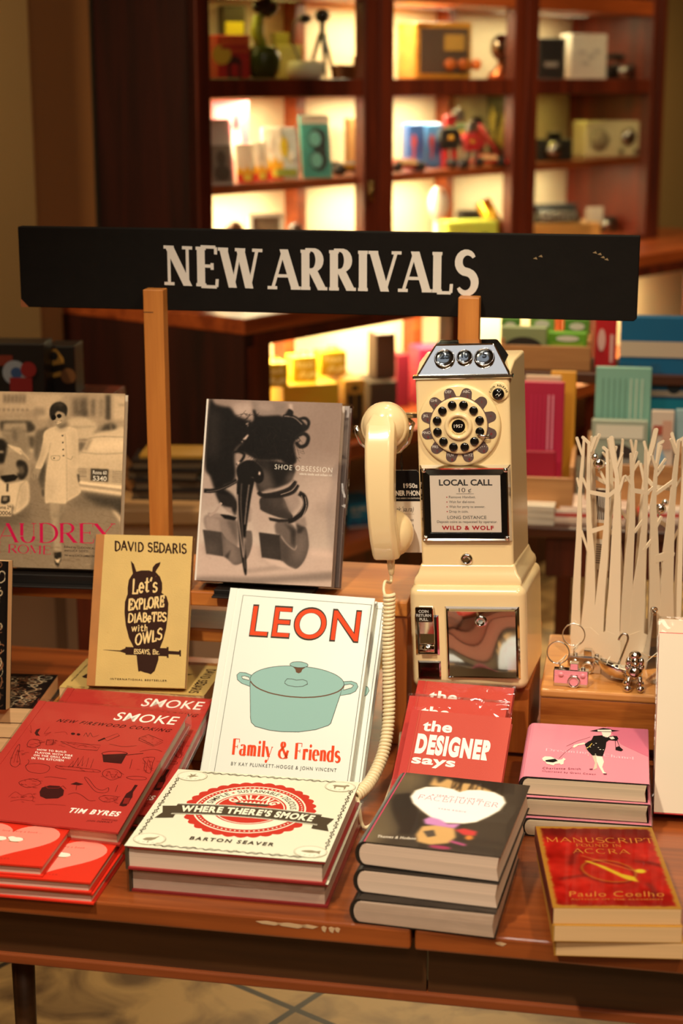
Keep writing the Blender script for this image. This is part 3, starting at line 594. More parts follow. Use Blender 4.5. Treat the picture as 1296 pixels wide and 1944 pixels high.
SHOE_PIC=[('p',206,6,1,0,[(-5,204),(403,214),(458,206),(1005,205),(1021,3),(17,-34)]),('p',150,4,0.9,0,[(13,18),(401,32),(696,53),(1006,81),(1009,41),(717,18),(17,-34)]),('p',225,5,0.9,0,[(792,191),(1007,179),(1008,159),(847,167)]),('p',178,3,0.8,0,[(335,70),(620,106),(693,89),(372,51)]),('p',196,20,0.7,0,[(786,587),(1001,581),(1005,422),(823,350)]),('p',150,14,0.6,0,[(860,444),(949,453),(963,394),(857,378)]),('p',190,12,0.8,0,[(382,562),(540,408),(548,308),(410,238),(369,402)]),('p',186,8,0.9,0,[(12,619),(61,580),(97,487),(139,422),(14,391),(6,484)]),('p',196,6,0.9,0,[(181,973),(326,990),(350,917),(214,906)]),('p',150,2,1,0,[(45,359),(265,339),(290,267),(292,194),(241,205),(193,237),(162,269),(52,279)]),('p',110,4,0.9,0,[(193,337),(275,336),(291,207),(245,265)]),('p',172,2,0.9,0,[(41,352),(138,338),(158,272),(52,279)]),('p',118,1,1,0,[(164,269),(211,231),(292,193),(305,194),(298,274),(343,282),(370,283),(390,277),(400,211),(374,137),(323,102),(269,96),(211,131),(194,138)]),('p',150,6,0.7,0,[(192,244),(278,193),(313,109),(269,100),(211,138)]),('p',70,2,0.9,0,[(202,138),(244,176),(226,122)]),('p',86,1,1,0,[(25,278),(167,269),(195,134),(64,146)]),('p',120,8,0.6,0,[(45,205),(132,202),(147,136),(69,150)]),('p',205,2,1,0,[(65,145),(195,134),(269,96),(214,102),(122,112)]),('p',168,2,0.9,0,[(348,428),(379,402),(379,336),(353,323)]),('p',40,3,1,0,[(13,996),(53,970),(127,958),(164,956),(194,933),(214,913),(279,895),(345,876),(339,836),(315,801),(291,767),(231,725),(227,665),(242,598),(229,545),(158,516),(226,478),(267,426),(263,359),(234,385),(149,422),(107,474),(85,514),(52,573),(12,619),(5,793)]),('p',74,10,0.6,0,[(9,942),(93,930),(99,661),(24,686)]),('p',52,2,1,0,[(107,481),(226,471),(276,426),(270,392),(186,416),(149,422)]),('p',170,2,0.9,0,[(177,409),(232,405),(235,371),(198,383)]),('p',165,1,1,0,[(53,372),(126,371),(199,364),(146,349),(65,343)]),('p',38,1,1,0,[(145,365),(208,364),(273,353),(257,335),(183,343)]),('l',48,1,1,34,[(14,491),(87,494),(167,516),(255,555)]),('l',130,0,0.7,6,[(33,488),(105,495),(185,520),(255,551)]),('l',182,0,1,20,[(68,356),(107,377),(136,412),(152,429)]),('p',150,3,1,0,[(323,997),(581,986),(589,943),(532,918),(424,912),(359,924)]),('p',182,6,0.7,0,[(362,991),(490,987),(494,940),(385,938)]),('p',205,2,0.9,0,[(603,987),(631,985),(638,947),(611,950)]),('p',120,2,1,0,[(564,335),(654,342),(720,294),(727,215),(720,192),(684,201),(646,226),(606,264),(569,276)]),('p',62,3,0.9,0,[(618,337),(720,297),(726,202),(691,214),(676,293)]),('p',104,1,1,0,[(597,267),(626,242),(674,207),(716,192),(727,215),(723,288),(755,315),(786,316),(808,264),(816,205),(796,145),(763,105),(729,89),(674,102),(632,126),(618,129)]),('p',138,8,0.7,0,[(731,281),(793,283),(805,198),(753,124),(705,162)]),('p',84,6,0.7,0,[(607,251),(666,200),(672,121),(621,139)]),('p',70,1,1,0,[(443,277),(599,267),(623,129),(477,141)]),('p',92,10,0.5,0,[(467,213),(593,204),(609,132),(482,144)]),('p',214,2,1,0,[(478,139),(623,127),(674,100),(729,89),(639,90),(529,116)]),('l',190,1,0.9,5,[(607,261),(646,226),(693,198),(718,191),(729,215)]),('p',156,2,0.95,0,[(689,346),(776,375),(794,323),(772,316),(736,321)]),('p',66,2,0.9,0,[(713,334),(777,316),(757,285),(726,281)]),('p',72,1,1,0,[(444,468),(587,489),(648,411),(687,372),(670,355),(598,360),(506,380),(450,398),(440,414)]),('p',100,8,0.6,0,[(498,473),(579,482),(630,404),(539,414)]),('p',168,3,1,0,[(636,543),(721,499),(735,440),(694,399),(647,424),(606,476)]),('p',120,4,0.8,0,[(606,483),(647,424),(685,399),(677,379),(611,423)]),('p',54,1,1,0,[(508,360),(590,353),(679,356),(654,340),(582,336),(518,344)]),('p',38,2,1,0,[(352,896),(339,943),(357,944),(387,914),(532,920),(569,915),(602,950),(630,944),(641,917),(734,879),(763,860),(721,825),(670,784),(664,744),(688,678),(663,650),(628,643),(571,675),(517,673),(408,670),(334,695),(296,707),(231,719),(290,774),(320,849)]),('p',58,2,1,0,[(390,676),(663,650),(669,584),(636,550),(548,521),(494,519),(424,497),(391,563),(375,636)]),('p',100,5,0.9,0,[(430,631),(487,605),(539,520),(441,504),(410,543)]),('p',44,3,0.9,0,[(481,672),(627,649),(660,584),(556,534),(524,593)]),('p',150,6,0.7,0,[(632,596),(666,617),(670,577),(618,549)]),('p',40,1,1,0,[(249,625),(318,667),(410,657),(449,618),(454,565),(420,543),(382,556),(371,575),(273,559)]),('l',96,1,0.8,8,[(372,669),(429,637),(456,591),(451,544)]),('p',230,1,1,0,[(414,610),(428,604),(425,587),(411,593)]),('p',40,1,1,0,[(264,572),(381,572),(387,556),(371,482),(355,349),(349,236),(372,61),(352,60),(302,234),(273,399)]),('l',120,1,0.8,10,[(293,540),(296,426),(328,241),(359,77)]),('l',170,1,0.9,9,[(348,535),(339,428),(335,315)]),('l',200,1,0.9,10,[(266,479),(281,366),(312,241),(342,136)]),('p',220,2,0.9,0,[(332,248),(348,242),(350,150),(344,149)]),('l',52,1,1,34,[(419,497),(461,478),(568,495),(656,524),(689,565)]),('l',52,1,1,34,[(462,475),(588,482),(676,505),(708,545)]),('l',172,0,0.9,6,[(567,515),(637,533),(684,571)]),('l',172,0,0.9,6,[(587,487),(666,511),(704,549)]),('l',48,1,1,40,[(721,499),(759,481),(776,435),(748,388),(689,353),(653,345)]),('l',150,0,0.9,6,[(740,487),(757,447),(729,400),(687,366)]),('l',190,0,0.8,5,[(768,481),(781,428),(759,375)]),('l',46,1,1,30,[(569,915),(641,914),(707,885),(727,859)]),('l',130,0,0.9,10,[(577,917),(650,911),(712,875)]),('l',46,1,1,26,[(687,901),(732,909),(761,887),(749,860),(719,845)]),('l',140,0,0.8,5,[(705,900),(737,896),(748,873)]),('l',46,1,1,30,[(669,797),(721,825),(763,806),(753,766),(709,752),(675,777)]),('l',150,0,0.8,6,[(695,805),(731,809),(742,783),(712,766)]),('l',44,1,1,26,[(602,950),(630,940),(623,917)]),('l',44,1,1,22,[(214,705),(250,713),(297,700),(281,666),(247,639)]),('l',120,0,0.8,6,[(224,702),(260,707),(288,693)]),('p',214,1,1,0,[(246,659),(275,656),(252,636)]),('p',222,1,1,0,[(293,868),(317,877),(310,852)]),('p',210,1,1,0,[(276,780),(314,812),(322,805),(303,781)]),('p',218,1,1,0,[(268,770),(281,774),(280,762)])]
STREET_PIC=[('p',176,6,1,0,[(-83,1000),(1007,992),(1016,721),(-68,703)]),('p',198,5,1,0,[(-84,1006),(321,994),(401,902),(-76,854)]),('p',206,4,0.9,0,[(321,988),(556,986),(468,921),(441,845),(366,844)]),('p',150,4,0.8,0,[(325,907),(408,911),(418,868),(335,860)]),('p',112,3,0.9,0,[(101,982),(119,981),(120,933),(102,934)]),('p',112,3,0.9,0,[(130,983),(148,981),(149,933),(130,934)]),('p',112,3,0.9,0,[(158,983),(177,981),(178,934),(159,935)]),('p',112,3,0.9,0,[(187,983),(206,982),(207,934),(188,935)]),('p',112,3,0.9,0,[(216,984),(235,982),(235,935),(217,935)]),('p',112,3,0.9,0,[(245,984),(263,983),(264,935),(246,936)]),('p',120,2,0.8,0,[(29,901),(44,901),(43,885),(28,885)]),('p',120,2,0.8,0,[(64,902),(79,902),(78,886),(63,885)]),('p',120,2,0.8,0,[(99,902),(114,903),(113,886),(98,886)]),('p',120,2,0.8,0,[(134,903),(149,903),(148,887),(133,887)]),('p',120,2,0.8,0,[(169,903),(184,904),(183,887),(168,887)]),('p',120,2,0.8,0,[(203,904),(219,904),(218,888),(203,888)]),('p',120,2,0.8,0,[(238,904),(254,905),(253,888),(238,888)]),('p',120,2,0.8,0,[(273,905),(288,905),(288,889),(273,889)]),('p',200,2,0.9,0,[(-79,925),(325,910),(325,902),(-79,917)]),('p',96,6,0.9,0,[(617,963),(730,977),(735,867),(622,865)]),('p',150,4,0.9,0,[(647,970),(670,971),(673,895),(655,894)]),('p',70,5,0.8,0,[(696,895),(734,890),(728,861),(690,866)]),('p',178,4,0.9,0,[(730,982),(857,987),(864,851),(743,849)]),('p',96,4,0.9,0,[(753,965),(779,966),(780,867),(758,867)]),('p',84,3,1,0,[(857,990),(895,989),(901,846),(860,851)]),('p',120,4,0.8,0,[(817,966),(836,967),(837,868),(818,868)]),('p',208,3,0.9,0,[(903,988),(1004,986),(1010,848),(909,852)]),('p',160,2,0.8,0,[(910,979),(918,979),(920,852),(912,852)]),('p',150,2,0.7,0,[(950,939),(1002,937),(1003,929),(950,931)]),('p',146,8,1,0,[(-58,505),(317,593),(680,426),(1027,398),(1042,-9),(-32,-16)]),('p',104,14,0.8,0,[(66,305),(314,350),(333,281),(184,220),(-44,216)]),('p',190,4,1,0,[(-75,837),(290,848),(344,814),(367,658),(-66,651)]),('p',74,3,1,0,[(78,830),(306,834),(345,803),(342,779),(301,767),(88,775)]),('p',176,3,1,0,[(109,819),(276,825),(286,773),(103,776)]),('p',88,4,0.9,0,[(287,749),(348,745),(347,675),(298,686)]),('p',216,2,0.9,0,[(283,674),(344,669),(344,658),(284,659)]),('p',206,3,1,0,[(593,847),(698,860),(759,844),(798,815),(794,740),(659,715),(611,784)]),('p',172,2,0.9,0,[(610,807),(790,812),(783,804),(610,795)]),('p',108,3,0.9,0,[(666,721),(742,716),(722,670),(669,669)]),('p',120,2,0.9,0,[(658,735),(786,740),(764,728),(666,727)]),('p',150,3,1,0,[(766,757),(827,822),(902,840),(948,824),(972,784),(852,770)]),('p',84,3,1,0,[(822,781),(858,819),(902,829),(933,821),(949,789)]),('p',150,2,0.9,0,[(895,829),(906,829),(915,788),(904,785)]),('p',214,3,1,0,[(663,634),(692,663),(748,745),(807,775),(912,788),(1008,787),(1018,467),(971,472),(676,519)]),('p',236,6,0.8,0,[(764,728),(1004,744),(1006,686),(722,670)]),('p',196,8,0.7,0,[(710,600),(1002,617),(1004,571),(711,577)]),('p',128,3,0.9,0,[(714,675),(756,740),(767,740),(729,670)]),('l',150,1,0.8,6,[(748,742),(838,753),(1007,752)]),('l',160,1,0.7,8,[(692,661),(843,654),(1007,663)]),('p',186,2,1,0,[(666,576),(1004,565),(1004,481),(677,501)]),('p',80,1,1,0,[(766,571),(898,568),(896,497),(767,503)]),('l',128,0,0.8,4,[(670,568),(734,567)]),('l',128,0,0.8,4,[(670,559),(734,558)]),('l',128,0,0.8,4,[(671,550),(735,550)]),('l',128,0,0.8,4,[(671,542),(735,541)]),('l',128,0,0.8,4,[(672,533),(736,532)]),('l',128,0,0.8,4,[(672,524),(736,524)]),('l',128,0,0.8,4,[(926,558),(997,556)]),('l',128,0,0.8,4,[(926,548),(998,546)]),('l',128,0,0.8,4,[(927,538),(998,537)]),('l',128,0,0.8,4,[(927,528),(999,527)]),('l',128,0,0.8,4,[(928,519),(999,517)]),('l',128,0,0.8,4,[(928,509),(1000,507)]),('l',128,0,0.8,4,[(929,499),(1000,497)]),('l',96,1,0.9,10,[(752,491),(896,476)]),('p',238,1,1,0,[(669,501),(1005,476),(1005,458),(693,481)]),('p',240,2,1,0,[(678,467),(1003,441),(1004,418),(694,447)]),('p',78,6,1,0,[(680,438),(1000,412),(1006,277),(932,350),(826,360),(742,399)]),('p',110,10,0.7,0,[(674,409),(856,361),(782,348),(631,362)]),('p',214,3,0.9,0,[(925,342),(970,331),(1005,300),(1003,260),(948,316)]),('p',116,3,1,0,[(347,762),(406,792),(444,798),(419,688),(431,595),(430,456),(415,450),(389,513),(394,583),(346,629)]),('p',86,3,0.9,0,[(394,583),(431,595),(430,451),(407,456),(386,496)]),('p',66,2,1,0,[(409,444),(430,445),(436,410),(417,404)]),('p',150,4,0.8,0,[(434,845),(480,840),(489,805),(444,793)]),('p',150,4,0.9,0,[(96,775),(150,765),(216,801),(287,755),(307,640),(238,662),(130,706)]),('p',120,3,0.8,0,[(178,800),(218,760),(213,708),(174,730)]),('p',46,3,1,0,[(-69,726),(106,729),(145,701),(128,590),(-62,575)]),('p',220,2,0.95,0,[(-66,656),(117,659),(117,648),(-65,645)]),('p',172,2,1,0,[(134,613),(163,643),(224,650),(308,628),(320,512),(284,494),(137,550)]),('p',226,1,1,0,[(138,698),(237,679),(261,656),(247,638),(177,672)]),('l',200,1,1,14,[(238,662),(277,639),(309,611)]),('p',52,2,1,0,[(218,603),(264,607),(297,581),(301,535),(276,503),(246,499),(214,539)]),('p',120,3,0.9,0,[(235,574),(269,575),(278,540),(253,523)]),('p',170,3,1,0,[(122,555),(181,591),(228,569),(244,540),(192,516),(116,520)]),('p',40,1,1,0,[(101,517),(199,527),(234,516),(209,493),(141,480),(110,488)]),('p',226,2,1,0,[(-58,505),(102,497),(141,474),(232,487),(284,494),(312,477),(320,379),(284,338),(225,303),(199,307),(193,354),(-51,360)]),('p',196,4,0.8,0,[(239,482),(300,477),(312,385),(240,325)]),('l',160,1,0.8,5,[(288,488),(248,453),(217,313)]),('l',60,1,1,16,[(155,474),(155,428)]),('p',60,1,1,0,[(114,404),(175,405),(177,371),(139,355),(109,363)]),('p',150,1,1,0,[(126,399),(160,398),(154,376),(123,375)]),('p',220,1,1,0,[(79,354),(191,356),(192,289),(82,288)]),('p',172,2,1,0,[(479,376),(585,373),(576,326),(551,291),(551,205),(566,136),(574,90),(523,89),(511,181),(488,278)]),('p',126,4,0.8,0,[(548,355),(585,370),(559,286),(557,170),(543,216)]),('p',140,3,0.8,0,[(490,307),(551,303),(513,290)]),('p',48,1,1,0,[(517,89),(572,96),(574,55),(553,9),(530,20)]),('p',226,1,1,0,[(521,60),(540,52),(570,61),(556,32),(537,34)]),('p',168,2,1,0,[(360,568),(398,561),(385,531),(367,502),(345,501),(325,518),(335,541)]),('l',110,1,0.8,5,[(343,536),(348,504)]),('l',110,1,0.8,5,[(362,530),(363,501)]),('p',56,1,1,0,[(664,536),(683,536),(688,496),(674,487)]),('p',222,1,1,0,[(493,805),(415,775),(403,711),(387,641),(356,571),(372,564),(402,563),(430,618),(454,665),(446,596),(435,514),(438,376),(479,372),(585,367),(600,379),(697,432),(678,484),(660,536),(662,570),(672,576),(668,692),(660,767),(640,796),(579,806),(535,794)]),('p',196,10,0.7,0,[(442,514),(519,481),(494,377),(441,381)]),('p',188,4,0.8,0,[(403,699),(425,711),(414,630),(379,571),(364,574)]),('p',196,6,0.7,0,[(611,784),(660,767),(671,582),(621,575)]),('p',200,4,0.7,0,[(594,575),(666,565),(691,432),(603,385)]),('l',170,1,0.9,5,[(566,766),(584,633),(600,373)]),('l',168,1,0.9,5,[(454,665),(463,712)]),('l',160,0,0.9,5,[(470,636),(531,638),(528,614),(479,615),(470,636)]),('l',160,0,0.9,5,[(589,627),(618,619),(629,639)]),('p',206,2,1,0,[(493,805),(535,791),(579,806),(588,783),(536,768),(490,787)]),('p',70,0,1,0,[(542,757),(555,758),(555,750),(543,749)]),('p',70,0,1,0,[(547,718),(559,719),(559,711),(547,711)]),('p',70,0,1,0,[(552,678),(564,679),(564,670),(552,670)]),('p',70,0,1,0,[(555,643),(567,644),(568,636),(556,636)]),('p',70,0,1,0,[(486,629),(498,629),(498,621),(486,621)]),('p',168,2,1,0,[(487,845),(569,876),(577,847),(564,809),(535,797),(504,808),(488,828)]),('p',110,3,0.8,0,[(504,808),(578,829),(579,806),(535,791)]),('p',200,3,0.8,0,[(502,851),(547,858),(548,841),(510,834)]),('p',50,1,1,0,[(446,880),(453,915),(482,938),(527,945),(566,928),(579,899),(569,864),(553,881),(507,892),(486,869),(476,839),(456,851)]),('p',92,3,0.8,0,[(468,926),(520,942),(559,928),(529,921)]),('p',30,0,1,0,[(463,868),(489,872),(498,857),(491,843),(472,839),(462,851)]),('p',30,0,1,0,[(501,872),(523,878),(537,869),(535,857),(517,851),(503,858)]),('p',240,0,1,0,[(494,828),(540,839),(533,828),(511,819)]),('l',90,0,0.9,4,[(491,829),(514,827),(542,840)])]
# ------------------------------------------------------------------ the setting
KS = 1.3                                                   # the lit cabinet wall: its own frame, x along the front, y into it
KP = CAMP + KS*(np.array([-0.233, 3.1, 0.0]) - CAMP); KANG = 51.5
KD = np.array([math.cos(math.radians(KANG)), math.sin(math.radians(KANG)), 0]); KN = np.array([KD[1], -KD[0], 0])
FL = -TT                                                   # floor level below the table top
LF = (FL-KP[2])/KS                                         # floor level in cabinet units
def kw(s, dep, z): return KP + KS*(s*KD - dep*KN) + np.array([0, 0, KS*z])
def kat(px, py, dep):
    """pixel -> (s, z) on the cabinet plane at depth dep, in cabinet units"""
    p0 = kw(0, dep, 0); d = ray(px, py); t = ((p0-CAMP) @ KN)/(d @ KN); p = CAMP+t*d-p0
    return float(p @ KD)/KS, float(p[2])/KS

M_dark = wood('dark_mahogany', (104, 38, 15), (58, 18, 8), 'z', .7, .45, .1)
M_rail = wood('mahogany_rail', (172, 82, 34), (116, 46, 18), 'x', .7, .4, .2)
M_end_shaded = wood('shaded_mahogany', (52, 14, 7), (28, 7, 4), 'z', .7, .5, .05)  # darker copy of the mahogany, the end panels' shade is in its colour
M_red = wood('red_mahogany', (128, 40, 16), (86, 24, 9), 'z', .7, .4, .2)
M_cream = mat('cream_panel', (240, 226, 190), .7)
M_olive = mat('olive_panel', (200, 182, 90), .7)
M_wall = mat('painted_wall', (150, 118, 70), .8, var=.05, vscale=2)
M_walld = mat('painted_wall_dark', (105, 74, 38), .8, var=.05, vscale=2)
M_ceil = mat('ceiling_paint', (190, 175, 150), .9)

def tile_mat():
    m = bpy.data.materials.new('stone_tiles'); m.use_nodes = True; nt = m.node_tree; N = nt.nodes; L = nt.links; b = N['Principled BSDF']
    tc = N.new('ShaderNodeTexCoord'); mp = N.new('ShaderNodeMapping'); mp.inputs['Rotation'].default_value = (0, 0, math.radians(38)); mp.inputs['Location'].default_value = (.13, .02, 0)
    br = N.new('ShaderNodeTexBrick'); br.offset = 0; br.inputs['Scale'].default_value = 1.0; br.inputs['Brick Width'].default_value = .45; br.inputs['Row Height'].default_value = .45
    br.inputs['Mortar Size'].default_value = .006; br.inputs['Color1'].default_value = c4((206, 168, 108)); br.inputs['Color2'].default_value = c4((188, 150, 94)); br.inputs['Mortar'].default_value = c4((58, 44, 32))
    n1 = N.new('ShaderNodeTexNoise'); n1.inputs['Scale'].default_value = 7; n1.inputs['Detail'].default_value = 8; n1.inputs['Distortion'].default_value = 1.2
    mx = N.new('ShaderNodeMix'); mx.data_type = 'RGBA'; mx.blend_type = 'MULTIPLY'; mx.inputs['Factor'].default_value = .8
    cr = N.new('ShaderNodeValToRGB'); cr.color_ramp.elements[0].position = .35; cr.color_ramp.elements[0].color = c4((92, 66, 36)); cr.color_ramp.elements[1].position = .6; cr.color_ramp.elements[1].color = (1, 1, 1, 1)
    L.new(tc.outputs['Object'], mp.inputs[0]); L.new(mp.outputs[0], br.inputs['Vector']); L.new(tc.outputs['Object'], n1.inputs['Vector']); L.new(n1.outputs['Fac'], cr.inputs[0])
    L.new(br.outputs['Color'], mx.inputs['A']); L.new(cr.outputs[0], mx.inputs['B']); L.new(mx.outputs['Result'], b.inputs['Base Color']); b.inputs['Roughness'].default_value = .5
    return m
M_tile = tile_mat()
struct('floor', MB().box((-3.2, -2.2, FL-.05), (4.8, 8.2, FL)), M_tile)
struct('ceiling', MB().box((-3.2, -2.2, 2.35), (4.8, 8.2, 2.45)), M_ceil)
def kpoly(pts, z0, z1):
    m = MB(); m.prism([tuple(kw(s, d, 0)[:2]) for s, d in pts], z0, z1); return m
struct('wall_back', kpoly([(-1.9, .275), (3.6, .275), (3.6, .36), (-1.9, .36)], FL, 2.35), M_wall)
struct('wall_left', MB().box((-3.3, -2.2, FL), (-3.2, 8.2, 2.35)), M_walld)
struct('wall_right', MB().box((4.8, -2.2, FL), (4.9, 8.2, 2.35)), M_walld)
struct('wall_front', MB().box((-3.2, -2.3, FL), (4.8, -2.2, 2.35)), mat('front_wall_paint', (205,180,140), .8))
# pilaster steps of the wall beside the cabinet
a0 = kat(64, 300, .2)[0]; a1 = kat(178, 300, .25)[0]
struct('trim_1', kpoly([(-1.9, .2), (a0, .2), (a0, .275), (-1.9, .275)], FL, 2.35), M_wall)
struct('trim_2', kpoly([(a0, .25), (a1, .25), (a1, .275), (a0, .275)], FL, 2.35), mat('painted_wall_brown', (158, 104, 52), .8))
struct('trim_3', kpoly([(a1, .265), (a1+.1, .265), (a1+.1, .275), (a1, .275)], FL, 2.35), mat('painted_wall_olive', (96, 86, 60), .8))

# ------------------------------------------------------------------ lit display cabinet
def kthing(name, label, cat, s, dep, z, rot=0.0, group=None):
    if rot == 0 and name not in ('display_cabinet', 'counter_cabinet'): rot = -33
    return thing(name, label, cat, kw(s, dep, z), math.radians(KANG+rot), group)
def kmb(m, name, mats, parent, **k): return m.scale(KS).build(name, mats, parent, **k)
SA, SB, SC, SD = .892, .704, .515, .50          # shelf heights
cab = kthing('display_cabinet', 'tall dark mahogany glass-door cabinet with lit shelves along the back wall', 'cabinet', 0, 0, 0)
CW = 1.70; CD = .25; CT = 1.62
kmb(MB().box((-.035, .0, .501), (-.0, CD, CT)), 'end_panel', M_end_shaded, cab)
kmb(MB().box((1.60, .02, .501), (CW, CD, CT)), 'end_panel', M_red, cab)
kmb(MB().box((-.0, CD-.02, .50), (1.60, CD-.012, CT-.02)), 'back_panel', M_cream, cab)
kmb(MB().box((-.035, 0, CT), (CW, CD, CT+.06)), 'cornice', M_dark, cab, bevel=.01)
kmb(MB().box((-.0, .012, .501), (1.60, CD-.02, .515)), 'bottom_board', M_rail, cab)
for z0, z1 in ((.862, .892), (1.045, 1.075)):
    kmb(MB().box((-.0, .004, z0), (1.60, CD-.02, z1)), 'shelf', M_rail, cab)
kmb(MB().box((-.0, .018, .688), (1.60, CD-.02, .704)), 'shelf', M_rail, cab)
for s0, s1 in ((.443, .538), (.98, 1.077), (1.60, 1.67)):
    m = MB().box((s0, -.004, .50), ((s0+s1)/2-.002, .022, CT)); m.box(((s0+s1)/2+.002, -.004, .50), (s1, .022, CT))
    kmb(m, 'door_stile', M_dark, cab, bevel=.003)
    kmb(MB().box((s0+.03, CD-.055, .515), (s0+.058, CD-.02, CT)), 'rear_post', M_rail, cab)
kmb(MB().box((-.035, -.004, .501), (.0, .022, CT)), 'door_stile', M_dark, cab, bevel=.003)
for s0, s1 in ((0, .443), (.538, .98), (1.077, 1.60)):
    for z0, z1 in ((.859, .893), (1.042, 1.078), (.501, .512)):
        kmb(MB().box((s0, -.002, z0), (s1, .02, z1)), 'door_rail', M_dark if z0 < .9 else M_rail, cab, bevel=.003)
    kmb(MB().box((s0+.002, .006, .505), (s1-.002, .009, CT)), 'glass_pane', plastic('door_glass', .02, .35, 3, .02), cab)
for s in (.4, .985):
    kmb(MB().tube([(s+.055, -.012, .655), (s+.055, -.012, .69)], .006, 8).ball((s+.055, -.012, .69), .008, 8), 'door_handle', mat('dark_brass', (90, 70, 40), .35, 1), cab)
    break
# lower, deeper counter cabinet
low = kthing('counter_cabinet', 'dark mahogany counter cabinet with lit open shelves below the glass cabinet', 'cabinet', 0, 0, 0)
LO = -.2
kmb(MB().box((-.14, LO, .472), (1.95, CD, .50)), 'counter_top', M_rail, low, bevel=.004)
kmb(MB().box((-.14, LO+.002, LF), (-.115, CD, .472)), 'end_panel', M_end_shaded, low)
kmb(MB().box((-.115, LO, .45), (1.94, LO+.02, .472)), 'top_rail', M_dark, low)
kmb(MB().box((-.115, .03, LF), (1.94, .04, .472)), 'back_panel', M_cream, low)
kmb(MB().box((-.115, LO+.004, .205), (1.94, .03, .232)), 'shelf', M_rail, low)
kmb(MB().box((-.115, LO+.004, .02), (1.94, .03, .045)), 'shelf', M_rail, low)
kmb(MB().box((-.115, LO+.02, LF), (1.94, LO+.035, .02)), 'plinth_board', M_dark, low)
kmb(MB().box((1.915, LO, LF), (1.94, .03, .472)), 'end_panel', M_end_shaded, low)
for s in (.47, 1.05, 1.5): kmb(MB().box((s, LO+.0, .045), (s+.035, LO+.03, .45)), 'front_post', M_dark, low)
for s in (.2, .62, 1.2): kmb(MB().box((s, -.0, .232), (s+.03, .03, .45)), 'rear_post', M_rail, low)
kmb(MB().box((-.13, LO-.001, LF), (-.075, LO+.02, .45)), 'front_post', M_dark, low)

def klamp(s, z, L, watt, col, dep=.125, name='shelf_light'):
    p = kw(s, dep, z); area(name, p, (0, 0, math.radians(KANG)), L*KS, .04, watt, col)
for (s, L) in ((.22, .36), (.76, .36), (1.3, .4)):
    for z, wt in ((1.04, {.22: .55, .76: 4.2, 1.3: 1.5}[s]), (.855, {.22: 4, .76: 4.5, 1.3: .45}[s]), (.683, {.22: 6, .76: 5.5, 1.3: 2.2}[s])):
        klamp(s, z, L, wt*1.2, (1, .88, .50) if not (wt < 1) else (1, .82, .2))
for s in (.1, .5, .95, 1.4): klamp(s, .445, .3, 4.2, (1, .80, .40), -.06)

# ---- things on the shelves
def sp(px, py, dep): return kat(px, py, dep)
def kbox(name, label, cat, s0, s1, z0, z1, dep, th, m, rot=-33, group=None, face=None, bev=.003, kids=None):
    """upright carton or box; face draws on its front (Cov over s1-s0 by z1-z0)"""
    W = (s1-s0)*.6; H = z1-z0; t = kthing(name, label, cat, (s0+s1)/2, dep, z0, rot, group)
    kmb(MB().box((-W/2, 0, 0), (W/2, th, H)), 'box_body', m, t, bevel=bev)
    if face:
        mb = MB(); c = Cov(mb, W, H, 0, -W/2, 0, 3e-4); mats = face(c)
        for i, p in enumerate(mb.v): mb.v[i] = (p[0], -p[2]-.0015, p[1])
        kmb(mb, 'printed_front', mats, t)
    return t
def C(*cs): return [mat('print_%d_%d_%d' % c, c, .5) for c in cs]
def kx(px, py, dep=.1): return kat(px, py, dep)[0]
def kz(px, py, dep=.1): return kat(px, py, dep)[1]

# top shelf, left bay
def f_red(c):
    c.rect(.05, .6, .95, .97, 1); c.poly([(.3,.0),(.3,.42),(.42,.52),(.58,.52),(.72,.42),(.72,0)], 0); c.rect(.4, .05, .62, .34, 2); c.circ(.12, .55, .018, 3); c.line([(.1,.72),(.9,.72)], .006, 2); return C((70,10,8),(230,90,30),(190,20,18),(235,200,60))
kbox('toy_box', 'red and orange toy box with a dark arch on the top shelf, far left', 'box', kx(400,100), kx(472,100), SA, kz(430,66), .09, .07, mat('toy_red', (205, 35, 25), .5), face=f_red)
def f_yl(c): c.rect(.1, .5, .9, .78, 0); c.rect(.2, .1, .8, .3, 1); return C((235,215,50),(70,60,35))
kbox('boxed_gadget', 'tall dark box with a yellow label behind the red toy box', 'box', kx(420,60,.17), kx(470,60,.17), SA, kz(440,10,.17), .17, .04, mat('dark_card', (66, 56, 34), .6), face=f_yl)
t = kthing('desk_lamp', 'lime green desk lamp with black head and dark green bowl foot on the top shelf', 'lamp', kx(500,140,.07), .07, SA)
kmb(MB().lathe([(.001,0),(.022,0),(.03,.015),(.034,.04),(.026,.055),(.02,.06),(.001,.06)], 20), 'base', mat('bottle_green', (60, 75, 30), .25), t)
kmb(MB().tube([(0,0,.05),(-.012,0,.085),(-.008,0,.115)], [.012,.013,.01], 10), 'arm', mat('lime', (190, 200, 60), .35), t)
kmb(MB().lathe([(.002,0),(.014,.004),(.02,.02),(.012,.035),(.002,.04)], 14, axis='x', c=(-.01,0,.13)).ball((-.012,-.012,.13), .012, 10), 'lamp_head', mat('black_gloss', (22, 20, 18), .2), t)
for i, (x0, x1, yt, dp, cc) in enumerate(((521, 552, 62, .16, (150, 138, 60)), (530, 577, 85, .12, (190, 178, 100)))):
    kbox('carton', ['tall olive carton behind the paler one on the top shelf', 'pale olive carton standing left of the white wire stand'][i], 'box', kx(x0,100,dp), kx(x1,100,dp), SA, kz(540,yt,dp), dp, .035, mat('olive_card%d' % i, cc, .6), group='olive cartons')
t = kthing('wire_stand', 'white bowl with a thin bent wire arm on the top shelf', 'ornament', kx(580,130,.06), .06, SA)
kmb(MB().lathe([(.001,0),(.03,0),(.036,.012),(.034,.032),(.028,.034),(.001,.034)], 22), 'bowl', mat('white_glaze', (225, 220, 195), .3), t)
